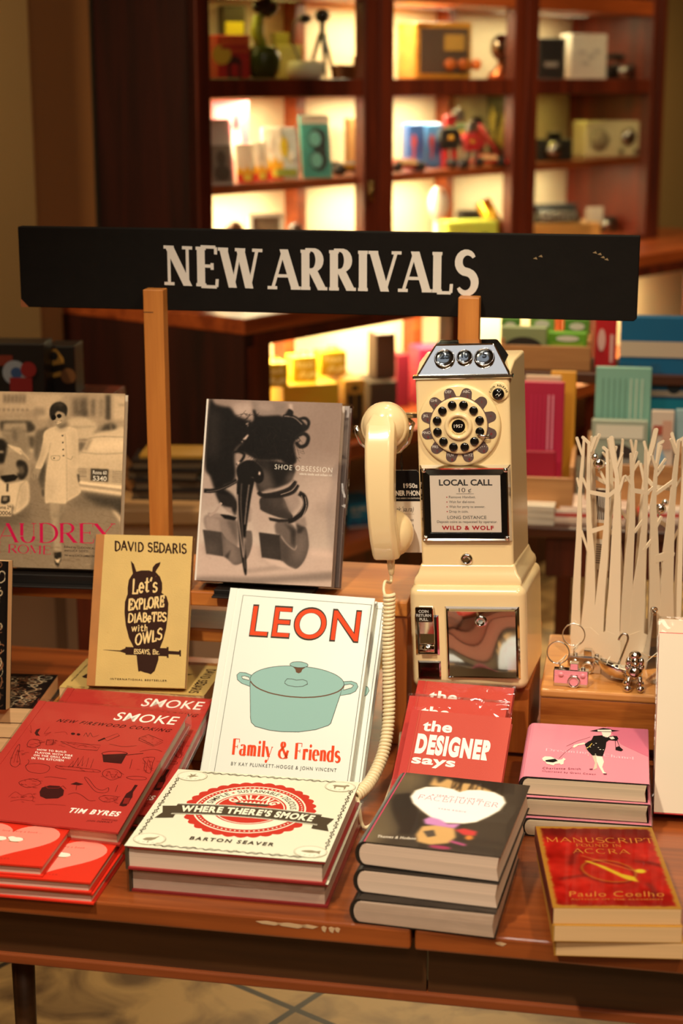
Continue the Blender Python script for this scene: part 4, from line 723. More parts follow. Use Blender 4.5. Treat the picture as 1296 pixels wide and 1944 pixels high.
kmb(MB().tube([(-.01,0,.03),(-.028,0,.07),(-.022,0,.105),(-.005,0,.115)], .0025, 6).ball((.0,0,.112), (.014,.01,.009), 10), 'wire_arm', mat('black_gloss', (22,20,18)), t)
t = kthing('camera_tripod', 'black mini tripod with ball head on the top shelf right of the white bowl', 'tripod', kx(612,130,.05), .05, SA)
for k in range(3):
    a = k*2.1+.4; kmb(MB().tube([(.03*math.cos(a), .03*math.sin(a), .003), (.004*math.cos(a), .004*math.sin(a), .085)], [.003, .005], 6), 'leg', mat('black_gloss', (22,20,18)), t)
kmb(MB().tube([(0,0,.08),(0,0,.105)], .006, 8).ball((0,0,.118), (.016,.013,.014), 10), 'ball_head', mat('black_gloss', (22,20,18)), t)
t = kthing('wood_block', 'small brown wooden block on the top shelf beside the cabinet stile', 'block', kx(672,140,.05), .05, SA)
kmb(MB().box((-.035,0,0), (.02,.04,.028)), 'block', mat('brown_wood', (120, 70, 30), .5, var=.2), t, bevel=.003)
t = kthing('amber_bottle', 'small amber bottle on the top shelf close to the cabinet stile', 'bottle', kx(684,140,.03), .03, SA)
kmb(MB().lathe([(.001,0),(.014,0),(.015,.04),(.006,.055),(.005,.072),(.001,.072)], 14), 'bottle_body', mat('amber_glass', (140, 80, 25), .15), t)
# top shelf, middle bay
rx0, rx1 = kx(790,100,.05), kx(893,100,.05)
t = kthing('table_radio', 'large yellow wooden radio with a grey front and three orange knobs on the top shelf', 'radio', (rx0+rx1)/2, .05, SA, -30)
RW = (rx1-rx0)*.66; RH = kz(840,42,.05)-SA
kmb(MB().box((-RW/2,0,0), (RW/2,.1,RH)), 'case', wood('yellow_wood', (228, 170, 60), (200, 135, 35), 'x', 1, .4), t, bevel=.006, seg=3)
kmb(MB().box((-RW/2+.01,-.003,.012), (RW/2-.01,.001,RH-.012)), 'front_plate', mat('warm_grey', (92, 74, 60), .5), t)
kmb(MB().box((.0,-.006,RH*.5), (RW/2-.02,-.002,RH-.025)), 'speaker_grille', mat('gold_cloth', (205, 160, 70), .7, bump=.4, bscale=600), t)
for i in range(3): kmb(MB().lathe([(.001,0),(.012,0),(.012,.008),(.009,.011),(.001,.011)], 16, c=(.012+i*.03,-.003,RH*.26), axis='-y'), 'knob', mat('orange_knob', (215, 110, 40), .4), t)
t = kthing('globe_ornament', 'shiny dark globe ornament on a copper foot, top shelf right of the yellow radio', 'ornament', kx(953,120,.06), .06, SA)
kmb(MB().ball((0,0,.068), (.027,.027,.03), 18), 'globe', mat('smoked_chrome', (110, 95, 80), .12, 1), t)
kmb(MB().lathe([(.001,0),(.034,0),(.03,.012),(.014,.025),(.01,.04),(.001,.04)], 18), 'foot', mat('copper', (180, 105, 65), .3, 1), t)
# top shelf, right bay
def f_bk(c): c.rect(.2,.3,.7,.42,0); return C((150,140,130))
kbox('gadget_carton', 'black carton with a small grey word on the top shelf, right bay', 'box', kx(1024,100,.08), kx(1073,100,.08), SA, kz(1050,72,.08), .08, .06, mat('black_card', (30, 27, 26), .5), face=f_bk)
def f_wh(c):
    for a, b in ((.3,.6),(.55,.5),(.4,.35),(.7,.62)): c.ell(a,b,.1,.05,0)
    return C((200,190,180))
kbox('gadget_carton', 'white carton with faint grey pictures between the black carton and the black telephone', 'box', kx(1085,100,.06), kx(1150,100,.06), SA, kz(1110,64,.06), .06, .06, mat('white_card', (238, 228, 210), .5), face=f_wh)
t = kthing('desk_telephone', 'old black desk telephone on the top shelf, far right', 'telephone', kx(1185,130,.06), .06, SA)
kmb(MB().prism([(-.055,0),(.055,0),(.05,.012),(.03,.035),(-.03,.035),(-.05,.012)], 0, .06, plane='xz'), 'phone_body', mat('black_gloss', (22,20,18)), t, bevel=.004)
kmb(MB().lathe([(.001,0),(.018,0),(.018,.004),(.001,.005)], 18, c=(0,-.001,.018), axis='-y'), 'dial', mat('silver', (180,175,165), .25, 1), t)
kmb(MB().tube([(-.05,.03,.044),(-.03,.03,.055),(.03,.03,.055),(.05,.03,.044)], [.012,.007,.007,.012], 10), 'receiver', mat('black_gloss', (22,20,18)), t)
# middle shelf, left bay
def lean_card(name, label, cat, px0, px1, ytop, ybot_s, dep, m, draw, lean=14, rot=-33, th=.006, group=None):
    s0, s1 = kx(px0, 300, dep), kx(px1, 300, dep); W = (s1-s0)*.6; H = (kz((px0+px1)/2, ytop, dep)-SB)
    t = kthing(name, label, cat, (s0+s1)/2, dep, SB, rot, group)
    R = Matrix.Rotation(math.radians(-lean), 4, 'X')
    b = MB().box((-W/2,0,0), (W/2,th,H)); b.xf(R); kmb(b, 'card', m, t, bevel=.0015)
    mb = MB(); c = Cov(mb, W, H, 0, -W/2, 0, 3e-4); mats = draw(c)
    mb.v = [(p[0], -p[2]-.001, p[1]) for p in mb.v]; mb.xf(R); kmb(mb, 'printed_front', mats, t)
    return t
def f1(c): c.rect(.06,.04,.94,.6,0); c.ell(.5,.4,.2,.12,1); c.ell(.5,.18,.34,.12,1); return C((150,135,115),(95,82,66))
lean_card('photo_card', 'white card with a grey photograph at the left end of the middle shelf', 'card', 397, 448, 222, 336, .03, mat('white_card', (238,228,210)), f1)
def f2(c): c.rect(.08,.7,.6,.92,0); c.rect(.3,.1,.4,.5,0); c.ell(.62,.42,.14,.26,1); c.rect(.57,.6,.67,.8,2); return C((245,150,160),(250,240,235),(120,20,40))
lean_card('pink_poster_card', 'pink card with a white bottle at the back of the middle shelf', 'card', 402, 482, 190, 330, .15, mat('pink_card', (240,120,140)), f2, 6)
def f3(c):
    c.rect(0,0,1,.3,0); c.poly([(0,.3),(.2,.42),(.4,.3),(.6,.45),(.8,.3),(1,.4),(1,.2),(0,.2)],1); c.rect(.1,.6,.5,.85,2); c.ell(.6,.12,.25,.08,3); return C((225,60,35),(250,190,40),(255,245,225),(240,220,80))
for i, (a, b, yt, dp) in enumerate(((447, 486, 272, .05), (478, 512, 268, .06), (500, 541, 240, .075))):
    lean_card('treat_packet', ['leftmost of three white, yellow and red packets on the middle shelf', 'middle one of three white, yellow and red packets on the middle shelf', 'rightmost and tallest of three white, yellow and red packets on the middle shelf'][i], 'packet', a, b, yt, 330, dp, mat('packet_white', (250,238,215)), f3, 10, group='treat packets', th=.015)
def f4(c): c.ell(.45,.62,.16,.2,0); c.poly([(.5,.5),(.75,.4),(.65,.3)],0); c.rect(.1,.05,.9,.2,1); c.ell(.7,.45,.1,.1,2); return C((215,185,30),(150,160,60),(240,235,220))
lean_card('blister_pack', 'pale blue pack with a yellow fish beside the teal pack', 'packet', 518, 572, 240, 325, .06, mat('pale_blue', (205,215,210)), f4, 12)
def f5(c):
    c.rect(.03,.86,.97,.99,2)
    for v in (.62,.28):
        c.ell(.55,v,.3,.17,0); c.ell(.48,v,.2,.12,1)
    c.rect(.68,.2,.82,.74,0); return C((40,38,40),(120,195,185),(235,225,205))
lean_card('blister_pack', 'teal pack holding black spectacles on the middle shelf', 'packet', 572, 634, 216, 328, .04, mat('teal_card', (75,165,155)), f5, 12)
def toycar(name, label, s, dep, z, L, m1, m2, rot=0, group=None, ladder=False):
    t = kthing(name, label, 'toy', s, dep, z, rot, group); h = L*.3
    kmb(MB().prism([(-L/2,.008),(L/2,.008),(L/2,h*.55),(L*.28,h*.6),(L*.18,h*1.05),(-L*.3,h*1.05),(-L*.42,h*.55),(-L/2,h*.5)], -L*.2, L*.2, plane='xz'), 'car_body', m1, t, bevel=.004)
    kmb(MB().prism([(L*.24,h*.62),(L*.16,h*.98),(-L*.28,h*.98),(-L*.36,h*.62)], -L*.205, L*.205, plane='xz'), 'windows', m2, t)
    for x in (-.3, .3):
        for y in (-1, 1): kmb(MB().lathe([(.001,-.004),(.009,-.004),(.011,0),(.009,.004),(.001,.004)], 14, c=(x*L,y*L*.2,.011), axis='-y'), 'wheel', mat('tyre', (25,22,20), .6), t)
    if ladder:
        m = MB()
        for y in (-.006,.006): m.tube([(L*.3,y,h*1.1),(-L*.25,y,h*3.6)], .002, 6)
        for q in range(7): m.tube([(L*.3-L*.55*q/6.5,-.006,h*1.1+h*2.5*q/6.5),(L*.3-L*.55*q/6.5,.006,h*1.1+h*2.5*q/6.5)], .0014, 5)
        kmb(m, 'ladder', mat('ladder_red', (190,60,60), .4), t)
    return t
toycar('toy_vehicle', 'black and yellow toy truck at the right of the left bay, middle shelf', kx(663,318,.06), .06, SB, .075, mat('toy_black', (45,36,28), .4), mat('toy_yellow', (225,165,50), .4))
toycar('toy_vehicle', 'brown toy jeep parked behind the black and yellow truck', kx(655,300,.14), .14, SB, .06, mat('toy_brown', (95,65,45), .5), mat('toy_teal', (70,140,130), .4))
kbox('carton', 'small brown carton behind the toy trucks on the middle shelf', 'box', kx(660,240,.17), kx(690,240,.17), SB, kz(675,225,.17), .17, .03, mat('brown_card', (165,120,70), .6))
# middle shelf, middle bay
toycar('toy_vehicle', 'red tin toy bus at the left of the middle bay', kx(772,310,.05), .05, SB, .085, mat('tin_red', (175,60,35), .35), mat('tin_cream', (240,205,150), .35))
def f6(c): c.ell(.35,.6,.14,.16,0); c.rect(.3,.2,.42,.46,0); c.ell(.72,.5,.1,.2,1); return C((215,90,90),(70,80,150))
for i in range(2):
    dp = .1; x0 = (772, 806)[i]
    kbox('tin_box', ['left one of two blue tins with red figures', 'right one of two blue tins with red figures'][i], 'tin', kx(x0,270,dp), kx(x0+36,270,dp), SB, kz(x0+18,234,dp), dp, .04, mat('tin_blue%d' % i, ((70,110,190),(90,150,215))[i], .35), group='blue tins', face=f6, bev=.008)
def robot(label, s, dep, z, H, cb, ch, rot=0):
    t = kthing('tin_robot', label, 'toy', s, dep, z, rot, 'tin robots'); k = H
    kmb(MB().box((-.16*k,-.1*k,.34*k), (.16*k,.1*k,.72*k)), 'torso', cb, t, bevel=.004)
    kmb(MB().box((-.1*k,-.08*k,.75*k), (.1*k,.08*k,.95*k)), 'head', ch, t, bevel=.004)
    kmb(MB().tube([(0,0,.94*k),(0,0,k)], .012*k, 6), 'antenna', ch, t)
    for x in (-1,1):
        kmb(MB().box((x*.09*k-.05*k,-.07*k,0), (x*.09*k+.05*k,.06*k,.34*k)), 'leg', ch, t, bevel=.003)
        kmb(MB().tube([(x*.18*k,0,.66*k),(x*.22*k,-.04*k,.5*k),(x*.2*k,-.1*k,.4*k)], .035*k, 8), 'arm', cb, t)
    kmb(MB().lathe([(.001,0),(.05*k,0),(.05*k,.02*k),(.001,.02*k)], 12, c=(0,-.1*k,.55*k), axis='-y'), 'dial', mat('toy_yellow', (225,165,50)), t)
G1 = mat('tin_green', (80,90,60), .35); R1 = mat('tin_red2', (190,40,45), .35); S1 = mat('tin_silver', (170,165,155), .3, 1); B1 = mat('tin_black', (40,35,32), .35)
robot('grey and red tin robot standing beside the blue tins', kx(852,300,.07), .07, SB, .118, B1, R1)
robot('green and silver tin robot behind the red ones', kx(868,300,.13), .13, SB, .128, G1, S1)
robot('bright red tin robot in the middle of the toy shelf', kx(893,300,.06), .06, SB, .1, R1, S1)
robot('red and black tin robot at the back of the toy shelf', kx(905,300,.14), .14, SB, .11, R1, B1)
toycar('toy_vehicle', 'red toy fire engine with a long raised ladder', kx(925,310,.04), .04, SB, .085, mat('fire_red', (200,35,30), .3), mat('tin_cream', (240,205,150)), ladder=True)
toycar('toy_vehicle', 'small red and white toy car in front of the tin robots', kx(868,318,.03), .03, SB, .045, mat('tin_orange', (215,85,50), .3), mat('pale_blue2', (150,190,220), .3))
def f7(c):
    for k in range(14):
        r = random.Random(k); c.poly([(r.random(),r.random()),(r.random(),r.random()),(r.random(),r.random())], k % 3)
    return C((200,175,90),(60,52,30),(120,100,50))
lean_card('picture_frame', 'dark framed collage of yellow scraps at the right of the toy shelf', 'picture', 928, 975, 182, 312, .16, mat('dark_card', (66,56,34)), f7, 6)
# middle shelf, right bay
t = kthing('folding_camera', 'old black folding camera with a chrome lens on the middle shelf, right bay', 'camera', kx(1055,290,.07), .07, SB)
kmb(MB().box((-.045,0,0), (.045,.03,.05)), 'camera_body', mat('black_leather', (30,26,22), .5, bump=.3), t, bevel=.005)
kmb(MB().lathe([(.001,0),(.022,0),(.02,.015),(.014,.03),(.001,.03)], 16, c=(-.012,0,.026), axis='-y'), 'lens', mat('silver', (180,175,165)), t)
kmb(MB().box((-.015,.004,.05), (.015,.024,.066)), 'viewfinder', mat('black_gloss', (22,20,18)), t, bevel=.003)
r0, r1 = kx(1118,260,.06), kx(1212,260,.06); RW = (r1-r0)*.66; RH = kz(1160,230,.06)-SB
t = kthing('table_radio', 'cream retro radio with a round speaker on the middle shelf, right bay', 'radio', (r0+r1)/2, .06, SB, -30)
kmb(MB().box((-RW/2,0,0), (RW/2,.07,RH)), 'case', mat('radio_cream', (225,212,165), .4), t, bevel=.007, seg=3)
kmb(MB().lathe([(.001,0),(.026,0),(.026,.003),(.001,.004)], 24, c=(-RW*.26,-.001,RH*.48), axis='-y'), 'speaker_grille', mat('speaker_grey', (165,150,115), .7, bump=.5, bscale=500), t)
kmb(MB().lathe([(.001,0),(.02,0),(.02,.004),(.001,.005)], 24, c=(RW*.24,-.001,RH*.55), axis='-y'), 'tuning_dial', mat('silver', (180,175,165)), t)
for i in (0,1): kmb(MB().lathe([(.001,0),(.006,0),(.006,.005),(.001,.006)], 12, c=(RW*(.12+.26*i),-.001,RH*.16), axis='-y'), 'knob', mat('radio_knob', (90,80,60), .4), t)
# bottom shelf
def frame(label, s, dep, W, H, pic, rot=0):
    t = kthing('picture_frame', label, 'picture', s, dep, SC, rot); R = Matrix.Rotation(math.radians(-8), 4, 'X')
    m = MB()
    for a, b in (((-W/2,0,0),(-W/2+.008,.008,H)),((W/2-.008,0,0),(W/2,.008,H)),((-W/2,0,H-.008),(W/2,.008,H)),((-W/2,0,0),(W/2,.008,.008))): m.box(a, b)
    kmb(m.xf(R), 'frame', mat('white_card', (238,228,210)), t); kmb(MB().box((-W/2+.008,.003,.008),(W/2-.008,.006,H-.008)).xf(R), 'photo', pic, t)
frame('white photo frame on the bottom shelf of the left bay', kx(510,430,.06), .06, .07, kz(510,405,.06)-SC, mat('photo_grey', (120,100,80), .4, var=.5, vscale=30))
def figurine(name, label, s, dep, H, m1):
    t = kthing(name, label, 'ornament', s, dep, SC); kmb(MB().lathe([(.001,0),(.018,0),(.02,.01),(.012,H*.5),(.015,H*.7),(.001,H*.72)], 14), 'figure_body', m1, t); kmb(MB().ball((0,0,H*.83), H*.16, 10), 'head', m1, t)
figurine('brown_figurine', 'small brown figure on the bottom shelf, far left', kx(445,430,.06), .06, kz(445,418,.06)-SC, mat('brown_wood', (120,70,30)))
figurine('dark_figurine', 'small dark figure right of the white photo frame', kx(560,430,.06), .06, kz(560,422,.06)-SC, mat('dark_wood', (70,45,28), .5))
t = kthing('patterned_bowl', 'white and teal bowl on the bottom shelf of the middle bay', 'bowl', kx(768,430,.06), .06, SC)
kmb(MB().lathe([(.001,.002),(.02,0),(.03,.015),(.04,.05),(.038,.05),(.028,.017),(.001,.008)], 24), 'bowl', mat('teal_glaze', (60,150,150), .25), t)
kmb(MB().lathe([(.036,.034),(.0405,.05),(.037,.051)], 24), 'rim', mat('white_glaze', (225,220,195)), t)
t = kthing('table_lamp', 'white egg-shaped table lamp on the bottom shelf of the middle bay', 'lamp', kx(828,430,.08), .08, SC); LH = kz(835,355,.08)-SC
kmb(MB().lathe([(.001,0),(.028,0),(.028,.006),(.006,.01),(.005,LH*.55),(.001,LH*.55)], 18), 'lamp_stem', mat('white_enamel', (235,230,215), .3), t)
kmb(MB().ball((0.004,0,LH*.76), (.022,.022,LH*.25), 18), 'shade', mat('white_enamel', (235,230,215)), t)
g0, g1 = kx(858,430,.04), kx(950,430,.04); GH = .068
t = kthing('table_radio', 'lime green radio on the bottom shelf of the middle bay', 'radio', (g0+g1)/2, .05, SC, -30)
kmb(MB().box((-(g1-g0)*.33,0,0), ((g1-g0)*.33,.05,kz(900,420,.04)-SC)), 'case', mat('lime_plastic', (190,200,80), .35), t, bevel=.008, seg=3)
kmb(MB().lathe([(.001,0),(.017,0),(.017,.003),(.001,.004)], 20, c=(-.02,-.001,.03), axis='-y'), 'speaker_grille', mat('speaker_grey', (165,150,115)), t)
kmb(MB().lathe([(.001,0),(.01,0),(.01,.005),(.001,.006)], 16, c=(.028,-.001,.035), axis='-y'), 'knob', mat('black_gloss', (22,20,18)), t)
t = kthing('brass_torch', 'gold torch leaning with a bright end on the bottom shelf', 'torch', kx(960,440,.03), .03, SC)
kmb(MB().tube([(.0,0,.012),(-.05,.02,.11)], [.016,.02], 16).xf(Matrix.Identity(4)), 'barrel', mat('brass', (215,165,50), .25, 1), t)
kmb(MB().ball((.002,-.002,.014), .017, 14), 'lens', mat('pale_lens', (255,245,215), .1), t)  # plain near-white lens colour
t = kthing('compact_camera', 'black camera behind the lime radio on the bottom shelf', 'camera', kx(905,400,.12), .12, SC)
kmb(MB().box((-.04,0,0), (.04,.03,.085)), 'camera_body', mat('black_leather', (30,26,22)), t, bevel=.008, seg=3)
kmb(MB().lathe([(.001,0),(.02,0),(.018,.02),(.001,.02)], 16, c=(0,0,.05), axis='-y'), 'lens', mat('black_gloss', (22,20,18)), t)
w0, w1 = kx(1022,440,.05), kx(1108,440,.05)
t = kthing('wooden_case', 'flat pale wooden case on the bottom shelf of the right bay', 'box', (w0+w1)/2, .05, SC)
kmb(MB().box((-(w1-w0)/2,0,0), ((w1-w0)/2,.09,kz(1065,424,.05)-SC)), 'case_body', wood('pale_wood', (205,155,85), (170,115,55), 'x', 1, .5), t, bevel=.003)
WT = kz(1065,424,.05)
t = kthing('typewriter', 'old black portable typewriter on the pale wooden case', 'typewriter', (w0+w1)/2, .06, WT)
kmb(MB().prism([(-.06,0),(.06,0),(.055,.03),(.02,.036),(-.05,.03)], 0, .05, plane='xz'), 'typewriter_body', mat('black_gloss', (22,20,18)), t, bevel=.004)
kmb(MB().tube([(-.065,.04,.036),(.065,.04,.036)], .008, 10), 'platen', mat('tyre', (25,22,20)), t)
m = MB()
for r in range(3):
    for q in range(8): m.lathe([(.001,0),(.0045,0),(.004,.004),(.001,.005)], 8, c=(-.045+q*.0125,-.002-.0*r,.008+.008*r), axis='-y')
kmb(m, 'keys', mat('silver', (180,175,165)), t)
t = kthing('card_holder', 'small white price card standing in front of the typewriter', 'card', kx(1128,430,.03), .03, SC)
kmb(MB().box((-.022,0,.03), (.022,.002,.075)), 'card', mat('white_card', (238,228,210)), t); kmb(MB().lathe([(.001,0),(.012,0),(.01,.006),(.003,.01),(.003,.032),(.001,.032)], 12), 'clip', mat('silver', (180,175,165)), t)
t = kthing('compact_camera', 'small black camera right of the white price card', 'camera', kx(1150,440,.08), .08, SC)
kmb(MB().box((-.03,0,0), (.03,.025,.04)), 'camera_body', mat('black_leather', (30,26,22)), t, bevel=.006, seg=3); kmb(MB().lathe([(.001,0),(.014,0),(.013,.012),(.001,.012)], 14, c=(0,0,.02), axis='-y'), 'lens', mat('silver', (180,175,165)), t)

# ---- things in the lower counter cabinet (its shelf board top at .232)
LS = .232
def f_bag(c): c.nib('food', (.2,.6),(.85,.6),(.12,.82), 0, .2,.08,0, uni=True); c.nib('to go', (.2,.2),(.85,.2),(.4,.45), 0, .2,.08,0, uni=True); return C((250,240,170))
d = -.1
BZ = LS+.1
by0, by1 = kx(505,760,d), kx(690,760,d)
kbox('yellow_carton', 'long yellow carton lying under the yellow bags', 'box', kx(530,745,-.13), kx(648,745,-.13), LS, kz(590,730,-.13), -.13, .1, mat('carton_yellow', (225,185,45), .5))
BZ = kz(590,730,-.13)
def f_u(c):
    c.line([(.3,.75),(.3,.35),(.4,.24),(.6,.24),(.7,.35),(.7,.75)], .014, 0); c.rect(.35,.82,.65,.9,0); c.rect(.3,.06,.7,.16,0); return C((60,40,20))
kbox('yellow_carton', 'brownish yellow carton with a dark emblem, right of the yellow bags', 'box', kx(652,780,-.15), kx(694,780,-.15), LS, kz(670,722,-.15), -.15, .12, mat('carton_ochre', (200,150,60), .5), face=f_u)
for i, (x0, x1, yt) in enumerate(((490, 550, 690), (553, 604, 678), (606, 660, 668))):
    t = kbox('gift_bag', ['leftmost small yellow bag with pale lettering', 'middle small yellow bag with pale lettering', 'rightmost small yellow bag with pale lettering'][i], 'bag', kx(x0,710,-.1), kx(x1,710,-.1), BZ, kz((x0+x1)/2,yt,-.1), -.1, .05, mat('bag_yellow', (215,180,40), .5), group='yellow bags', face=f_bag)
    W = kx(x1,710,-.1)-kx(x0,710,-.1); W *= .6; H = kz((x0+x1)/2,yt,-.1)-BZ
    kmb(MB().tube([(-W*.2,.01,H),(-W*.15,.01,H+.01),(W*.15,.01,H+.01),(W*.2,.01,H)], .0015, 6), 'handle', mat('bag_yellow', (215,180,40)), t)
kbox('dark_carton', 'low dark grey carton under the tall brown box', 'box', kx(700,760,-.12), kx(755,760,-.12), LS, kz(725,726,-.12), -.12, .1, mat('grey_card', (75,62,52), .6))
kbox('tall_box', 'tall dark brown box standing on the dark grey carton', 'box', kx(712,690,-.1), kx(752,690,-.1), kz(725,726,-.12), kz(730,634,-.1), -.1, .05, mat('brown_box', (78,50,42), .5))
kbox('pink_box', 'bright pink box behind the telephone', 'box', kx(795,700,-.08), kx(860,700,-.08), LS, kz(830,660,-.08), -.08, .07, mat('pink_box', (205,40,90), .5))
kbox('crimson_box', 'dark crimson box left of the bright pink box', 'box', kx(752,710,-.04), kx(778,710,-.04), LS, kz(770,672,-.04), -.04, .04, mat('crimson_box', (130,25,50), .5))
def f_blue(c):
    c.text('ERS', (.1,.68),(.85,.74),(.1,.86), 0, .02); c.rect(.1,.5,.4,.56,0)
    for x, h in ((.1,.3),(.25,.22),(.45,.34),(.6,.2),(.72,.36)): c.rect(x,.08,x+.1,h,1)
    c.rect(0,0,1,.08,2); c.circ(.85,.9,.01,3); return C((205,215,200),(60,80,130),(225,215,200),(220,60,80))
kbox('toy_carton', 'turquoise carton printed with small towers on the low shelf', 'box', kx(658,1050,-.14), kx(720,1050,-.14), .045, kz(685,958,-.14), -.14, .1, mat('turquoise', (40,150,185), .5), face=f_blue)
# ------------------------------------------------------------------ stationery table behind, right
ST = -9.0                                                   # its turn
M_walnut = wood('dark_walnut', (88, 44, 22), (48, 22, 10), 'x', .8, .45, .1)
M_tray = wood('pale_tray_wood', (205, 150, 95), (165, 110, 62), 'x', .8, .5, .05)
TY = 3.0; TZ = float(atY(1100, 1000, TY)[2])
pL = atY(1000, 1000, TY)
stab = thing('stationery_table', 'dark wooden table carrying cards and trays of boxes behind the white tree stand', 'table', (pL[0], TY, TZ), math.radians(ST))
MB().box((0,0,-.02), (1.2,.62,0)).build('table_top', M_walnut, stab, bevel=.003)
MB().box((.035,.01,-.095), (1.17,.03,-.02)).build('drawer_front', M_dark, stab, bevel=.002)
MB().box((.035,.03,-.095), (.06,.58,-.02)).build('side_rail', M_dark, stab)
for x, y in ((.04,.54), (1.14,.02), (1.14,.54)):
    MB().box((x,y,FL-TZ), (x+.035,y+.035,-.02)).build('leg', M_dark, stab)
MB().box((.5,.3,FL-TZ), (.54,.34,-.02)).build('leg', M_dark, stab)
def stp(px, py, dy, z=None):
    """pixel -> point above the table, dy behind its front edge"""
    return atY(px, py, TY+dy)
def carton(name, label, cat, px0, px1, py0, py1, dy, th, m, rz=ST, group=None, face=None, lean=0, bev=.002, z0=None):
    a = stp(px0, py1, dy); b = stp(px1, py1, dy); t_ = stp((px0+px1)/2, py0, dy); W = b[0]-a[0]; zb = a[2] if z0 is None else z0; H = t_[2]-zb
    t = thing(name, label, cat, ((a[0]+b[0])/2, TY+dy, zb), math.radians(rz), group); R = Matrix.Rotation(math.radians(-lean), 4, 'X')
    MB().box((-W/2,0,0), (W/2,th,H)).xf(R).build('box_body', m, t, bevel=bev)
    if face:
        mb = MB(); c = Cov(mb, W, H, 0, -W/2, 0, 3e-4); mats = face(c); mb.v = [(p[0], -p[2]-.001, p[1]) for p in mb.v]; mb.xf(R).build('printed_front', mats, t)
    return t, W, H, zb
# tall stepped rack the trays stand on
zr = float(stp(1030, 700, .36)[2])
rk = thing('display_riser', 'stepped wooden riser standing on the stationery table', 'riser', (pL[0]-.03, TY+.33, TZ), math.radians(ST))
MB().box((0,0,zr-TZ-.02), (.9,.2,zr-TZ)).build('shelf', M_walnut, rk, bevel=.002)
for x in (0, .86): MB().box((x,.01,0), (x+.03,.19,zr-TZ-.02)).build('side_panel', M_walnut, rk)
def tray(label, px0, px1, py0, py1, dy, dp, m=None, grp='wooden trays', z0=None):
    a = stp(px0, py1, dy); b = stp(px1, py1, dy); t_ = stp(px0, py0, dy); W = b[0]-a[0]; zb = a[2] if z0 is None else z0; H = t_[2]-zb
    t = thing('wooden_tray', label, 'tray', (a[0], TY+dy, zb), math.radians(ST), grp); m = m or M_tray
    for nm, p, q in (('front_panel',(0,0,0),(W,.008,H)),('back_panel',(0,dp-.008,0),(W,dp,H)),('side_panel',(0,.008,0),(.008,dp-.008,H*1.25)),('side_panel',(W-.008,.008,0),(W,dp-.008,H*1.25)),('base_board',(.008,.008,0),(W-.008,dp-.008,.006))):
        MB().box(p, q).build(nm, m, t, bevel=.001)
    return zb
zt = tray('wooden tray of green boxes on the top of the stepped riser', 948, 1118, 655, 706, .36, .14, z0=zr)
def f_gr(c): c.rect(.08,.15,.92,.7,0); c.rect(.2,.3,.75,.5,1); c.ell(.5,.82,.3,.09,2); return C((150,195,60),(80,130,40),(235,235,220))
carton('clear_pack', 'clear pack with a black oval label in front of the green boxes', 'packet', 950, 1036, 622, 664, .372, .03, mat('pack_grey', (150,165,120), .35), face=lambda c: (c.ell(.5,.45,.42,.3,0), c.rect(.2,.36,.8,.54,1), C((45,38,34),(160,150,135)))[2], z0=zt+.007)
carton('green_box', 'bright green box in the tray right of the clear pack', 'box', 1040, 1112, 632, 668, .374, .03, mat('leaf_green', (110,180,45), .5), face=f_gr, z0=zt+.007)
for i, (x0, x1, yt, cc) in enumerate(((935, 985, 604, (95,150,60)), (990, 1050, 600, (140,190,90)), (1055, 1117, 606, (100,160,60)))):
    carton('green_box', ['leftmost of three green boxes at the back of the tray', 'middle one of three green boxes at the back of the tray', 'rightmost of three green boxes at the back of the tray'][i], 'box', x0+14, x1, yt, 668, .43, .04, mat('green_box%d' % i, cc, .5), group='green boxes', face=f_gr, z0=zt+.007)
def f_rd(c): c.ell(.3,.5,.18,.2,0); c.rect(.7,.1,.85,.6,0); return C((250,200,190))
carton('red_box', 'bright red box between the tray and the blue book', 'box', 1128, 1168, 592, 690, .37, .05, mat('bright_red', (215,30,40), .5), face=f_rd, z0=zr)
def f_bl(c):
    c.rect(0,.77,.97,.86,0); c.text('TRAVEL', (.02,.685),(.6,.685),(.02,.735), 1, .015); c.rect(.3,.545,1,.58,0); c.circ(.75,.60,.013,2); c.rect(0,0,1,.53,3)
    return C((225,205,180),(45,110,150),(40,50,60),(30,150,175))
carton('travel_book', 'tall blue travel book standing at the right edge, behind the teal pack', 'book', 1172, 1310, 602, 790, .30, .03, mat('book_blue', (15,110,160), .5), face=f_bl, z0=TZ)
carton('box_file', 'dark walnut support block under the blue travel book', 'block', 1175, 1300, 792, 812, .27, .06, M_walnut, z0=TZ) if False else None
def f_pk(c):
    for k in range(6): c.rect(.22+k*.1,.34,.26+k*.1,.9,1 if k < 4 else 0)
    c.rect(.03,.02,.97,.24,2); return C((240,150,175),(205,40,85),(225,90,80))
carton('card_pack', 'yellow card pack at the back of the left tray', 'packet', 1040, 1088, 708, 870, .2, .02, mat('card_yellow', (225,160,45), .5), lean=6, z0=TZ)
carton('card_pack', 'pale card pack behind the crimson one in the left tray', 'packet', 992, 1060, 716, 860, .17, .015, mat('card_pale', (215,190,160), .5), lean=6, z0=TZ)
carton('card_pack', 'tall crimson card pack with pale stripes in the left tray', 'packet', 985, 1066, 728, 880, .14, .02, mat('card_crimson', (190,28,70), .45), face=f_pk, lean=6, z0=TZ)
carton('card_pack', 'short crimson card pack in front in the left tray', 'packet', 980, 1052, 858, 930, .08, .02, mat('card_crimson2', (165,20,50), .45), lean=4, z0=TZ)
tray('wooden tray of crimson cards on the stationery table', 975, 1085, 905, 980, .05, .22, z0=TZ)
tray('low wooden tray under the teal packs', 1110, 1290, 880, 960, .09, .2, z0=TZ)
def f_te(c):
    for k in range(8): c.rect(.12+k*.1,.42,.15+k*.1,.92,0 if k < 5 else 1)
    c.rect(.18,.2,.86,.34,2); return C((120,170,150),(200,225,205),(120,215,195))
